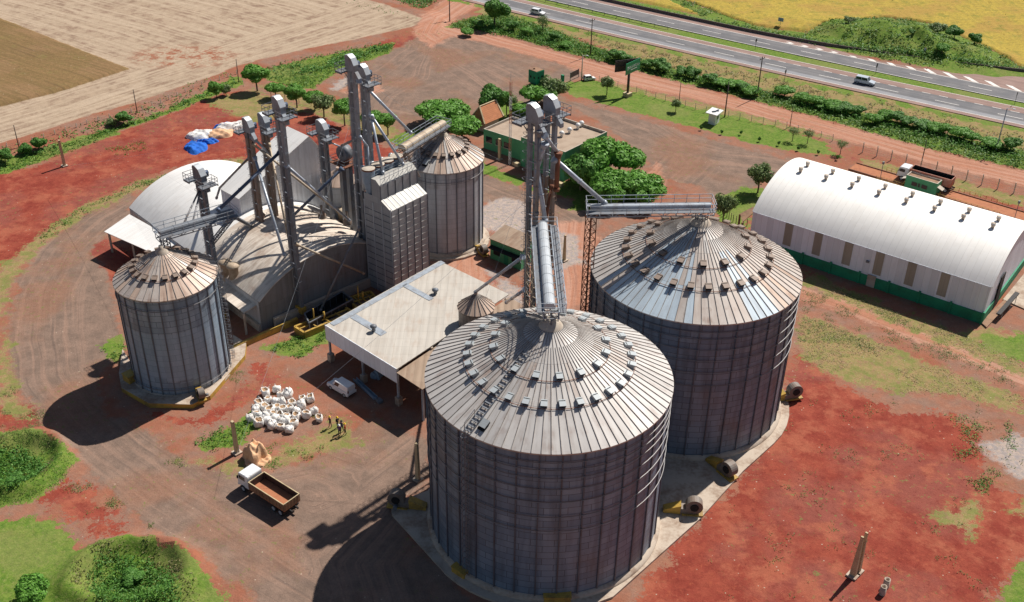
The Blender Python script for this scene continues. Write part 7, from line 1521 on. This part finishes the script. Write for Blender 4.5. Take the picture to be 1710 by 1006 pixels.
for i, px in enumerate(((1171, 218), (1205, 225), (1237, 226), (1268, 237), (1300, 244), (1332, 252), (1366, 259), (1398, 268))): shrub(px, .9, 1.1, 2, f'tiny dark border plant, {ORD[i]} from the left along the lawn edge', 'tiny plants along the lawn edge')

def scatter(polys, dens, seed, noise=None):
    """random points inside picture polygons, dens per square metre"""
    rs = np.random.RandomState(seed); out = []
    for pl in polys:
        P = GA(pl); lo, hi = P.min(0), P.max(0); n = int((hi - lo).prod() * dens); Q = lo + rs.rand(n, 2) * (hi - lo); Q = Q[sdf(Q, P) > 0.15]
        if noise: Q = Q[vnoise(Q[:, 0], Q[:, 1], noise[0], seed) * 2 > noise[1]]
        out.append(Q)
    return np.concatenate(out) if out else np.zeros((0, 2))
def cover(name, Q, h, leaf, mat, per=5, spread=.3, flat=1.7):
    rs = np.random.RandomState(len(Q) + 3); n = len(Q) * per; C = np.zeros((n, 3)); B = np.repeat(Q, per, 0); C[:, :2] = B + rs.normal(size=(n, 2)) * spread; hh = np.repeat(rs.uniform(.4, 1.0, len(Q)) * h, per); C[:, 2] = terr(C[:, 0], C[:, 1]) + rs.uniform(0.05, 1, n) * hh
    N = rs.normal(size=(n, 3)) * .8; N[:, 2] += flat; me = quads(name, C, N, rs.uniform(.6, 1.3, n) * leaf, mat, .8); o = bpy.data.objects.new(name, me); COL.objects.link(o); tag(o, kind='stuff'); return o
gp = REG['grass']
cover('verge_weeds', scatter([gp[4]], 2.2, 1), .75, .26, 'leaf_weed', 6, .5)
cover('verge_undergrowth', scatter([[(760, 46), (830, 30), (930, 58), (1000, 86), (1060, 100), (1210, 140), (1400, 184), (1560, 222), (1710, 258), (1710, 272), (1560, 238), (1400, 196), (1210, 152), (1060, 108), (940, 84), (860, 62), (790, 56)]], 1.3, 2, (5, -.15)), 1.5, .28, 'leaf_dark', 8, .6, .9)
cover('rough_dry_grass', scatter(REG['dry'][:1], .9, 4, (5, -.1)), .4, .22, 'leaf_dry', 4, .4)
cover('fence_weeds', scatter([[(-20, 272), (60, 254), (150, 226), (250, 196), (340, 158), (398, 130), (404, 140), (340, 164), (250, 200), (150, 230), (60, 260), (-20, 278)], [(0, 268), (60, 250), (150, 222), (250, 192), (340, 155), (396, 132), (400, 122), (330, 140), (240, 176), (150, 204), (60, 236), (0, 254)], [(400, 128), (470, 108), (600, 82), (660, 74), (650, 84), (560, 112), (470, 134)], [(580, 2), (650, 20), (700, 38), (690, 42), (630, 26), (560, 6)], [(640, -6), (700, 0), (740, -4), (700, 20), (660, 10)]], 2.6, 5, (7, -.3)), 1.1, .28, 'leaf_dark', 6, .45)
cover('fence_grass', scatter([gp[0], gp[1], gp[2]], 2.2, 6), .4, .2, 'leaf_weed', 5, .4)
cover('hollow_weeds', scatter([[(0, 752), (40, 748), (68, 762), (82, 785), (70, 806), (30, 826), (0, 832), (-40, 800)], [(150, 950), (180, 930), (240, 928), (280, 950), (305, 985), (300, 1020), (180, 1030), (145, 990)]], 9, 7, (3, -.6)), .8, .15, 'leaf_dark', 8, .3, .9)
cover('hollow_weeds', scatter([[(0, 760), (60, 765), (75, 790), (30, 822), (-40, 820)], [(160, 960), (240, 940), (290, 970), (290, 1020), (170, 1020)]], 5, 17, (2.5, .1)), .9, .17, 'leaf_weed', 7, .3)
cover('hollow_weeds', scatter([[(130, 945), (170, 915), (250, 912), (300, 945), (335, 985), (320, 1030), (280, 960), (230, 930), (180, 935), (150, 960), (150, 1030), (120, 1010)], [(0, 742), (50, 738), (85, 765), (92, 795), (72, 815), (70, 770), (40, 752), (0, 758)]], 6, 37, (2.0, -.1)), .4, .12, 'leaf_dry', 6, .3)
cover('bund_grass', scatter([gp[9], gp[10]], 14, 8, (2.2, -.3)), .26, .075, 'leaf_weed', 4, .2)
cover('bund_dry_grass', scatter([gp[9], gp[10]], 7, 28, (4.0, .0)), .28, .085, 'leaf_dry', 4, .2)
cover('yard_weeds', scatter([[(310, 750), (350, 710), (420, 690), (440, 705), (400, 745), (345, 758)], [(440, 585), (540, 540), (560, 560), (500, 600)], [(160, 580), (200, 560), (215, 580), (190, 605)]], 4, 9, (3, -.1)), .5, .15, 'leaf_weed', 6, .25)
cover('yard_weeds', scatter([[(420, 770), (480, 715), (540, 730), (550, 755), (470, 790)]], 9, 10, (2.2, .0)), .3, .10, 'leaf_weed', 5, .22)
cover('yard_weeds', scatter([[(250, 770), (330, 755), (400, 790), (300, 780)], [(380, 600), (440, 590), (420, 640), (370, 680)], [(440, 650), (540, 640), (560, 690), (520, 710)], [(90, 770), (330, 915), (260, 912), (120, 850)], [(0, 640), (60, 640), (110, 700), (60, 720), (0, 720)], [(140, 800), (330, 905), (280, 910), (160, 850)], [(1340, 480), (1500, 530), (1700, 620), (1710, 660), (1500, 580), (1340, 520)]], 9, 11, (2.2, .28)), .22, .085, 'leaf_pale', 5, .25, 2.4)
cover('red_soil_weeds', scatter([[(1330, 590), (1710, 700), (1710, 950), (1640, 1006), (1150, 1000), (1250, 780)]], 2.0, 12, (3.0, .42)), .22, .10, 'leaf_pale', 4, .22)
cover('red_soil_weeds', scatter([[(1560, 690), (1690, 700), (1700, 760), (1640, 830), (1590, 780)]], 5, 13, (3.0, .25)), .4, .12, 'leaf_dark', 6, .3)
cover('roadside_grass', scatter(REG['dry'][2:4], 5.0, 14, (5, -.15)), .2, .09, 'leaf_straw', 4, .25, 2.6)
cover('roadside_weeds', scatter([[(1335, 525), (1400, 548), (1480, 585), (1460, 610), (1380, 590), (1330, 570)], [(1345, 455), (1500, 525), (1640, 575), (1500, 545)]], 6.0, 15, (4, 0)), .22, .09, 'leaf_pale', 5, .25)
cover('bank_weeds', scatter([[(60, 395), (150, 338), (230, 303), (330, 278), (410, 262), (415, 272), (330, 288), (240, 312), (160, 348), (70, 408)], [(170, 250), (240, 235), (250, 250), (200, 262)]], 2.2, 16, (4, -.1)), .4, .16, 'leaf_weed', 5, .3)
cover('mound_growth', scatter([gp[-1]], 1.0, 18, (6, -.3)), .8, .28, 'leaf_weed', 6, .6)
cover('barrier_weeds', np.array([[*(HP(t, barr_n(t) + w)[:2])] for t in np.arange(-250, -30, .5) for w in (.9, 1.5)]), 1.1, .3, 'leaf_dark', 6, .45)
cover('soybean_plants', scatter([[(1060, -20), (1710, -60), (1800, 60), (1710, 90), (1560, 20), (1400, 20), (1300, 45), (1180, 20)]], .5, 19), .5, .34, 'leaf_straw', 2, .5)
cover('ripe_crop_plants', scatter([REG['crop'][0][1:6]], 1.4, 20), 1.0, .22, 'leaf_crop', 3, .4)
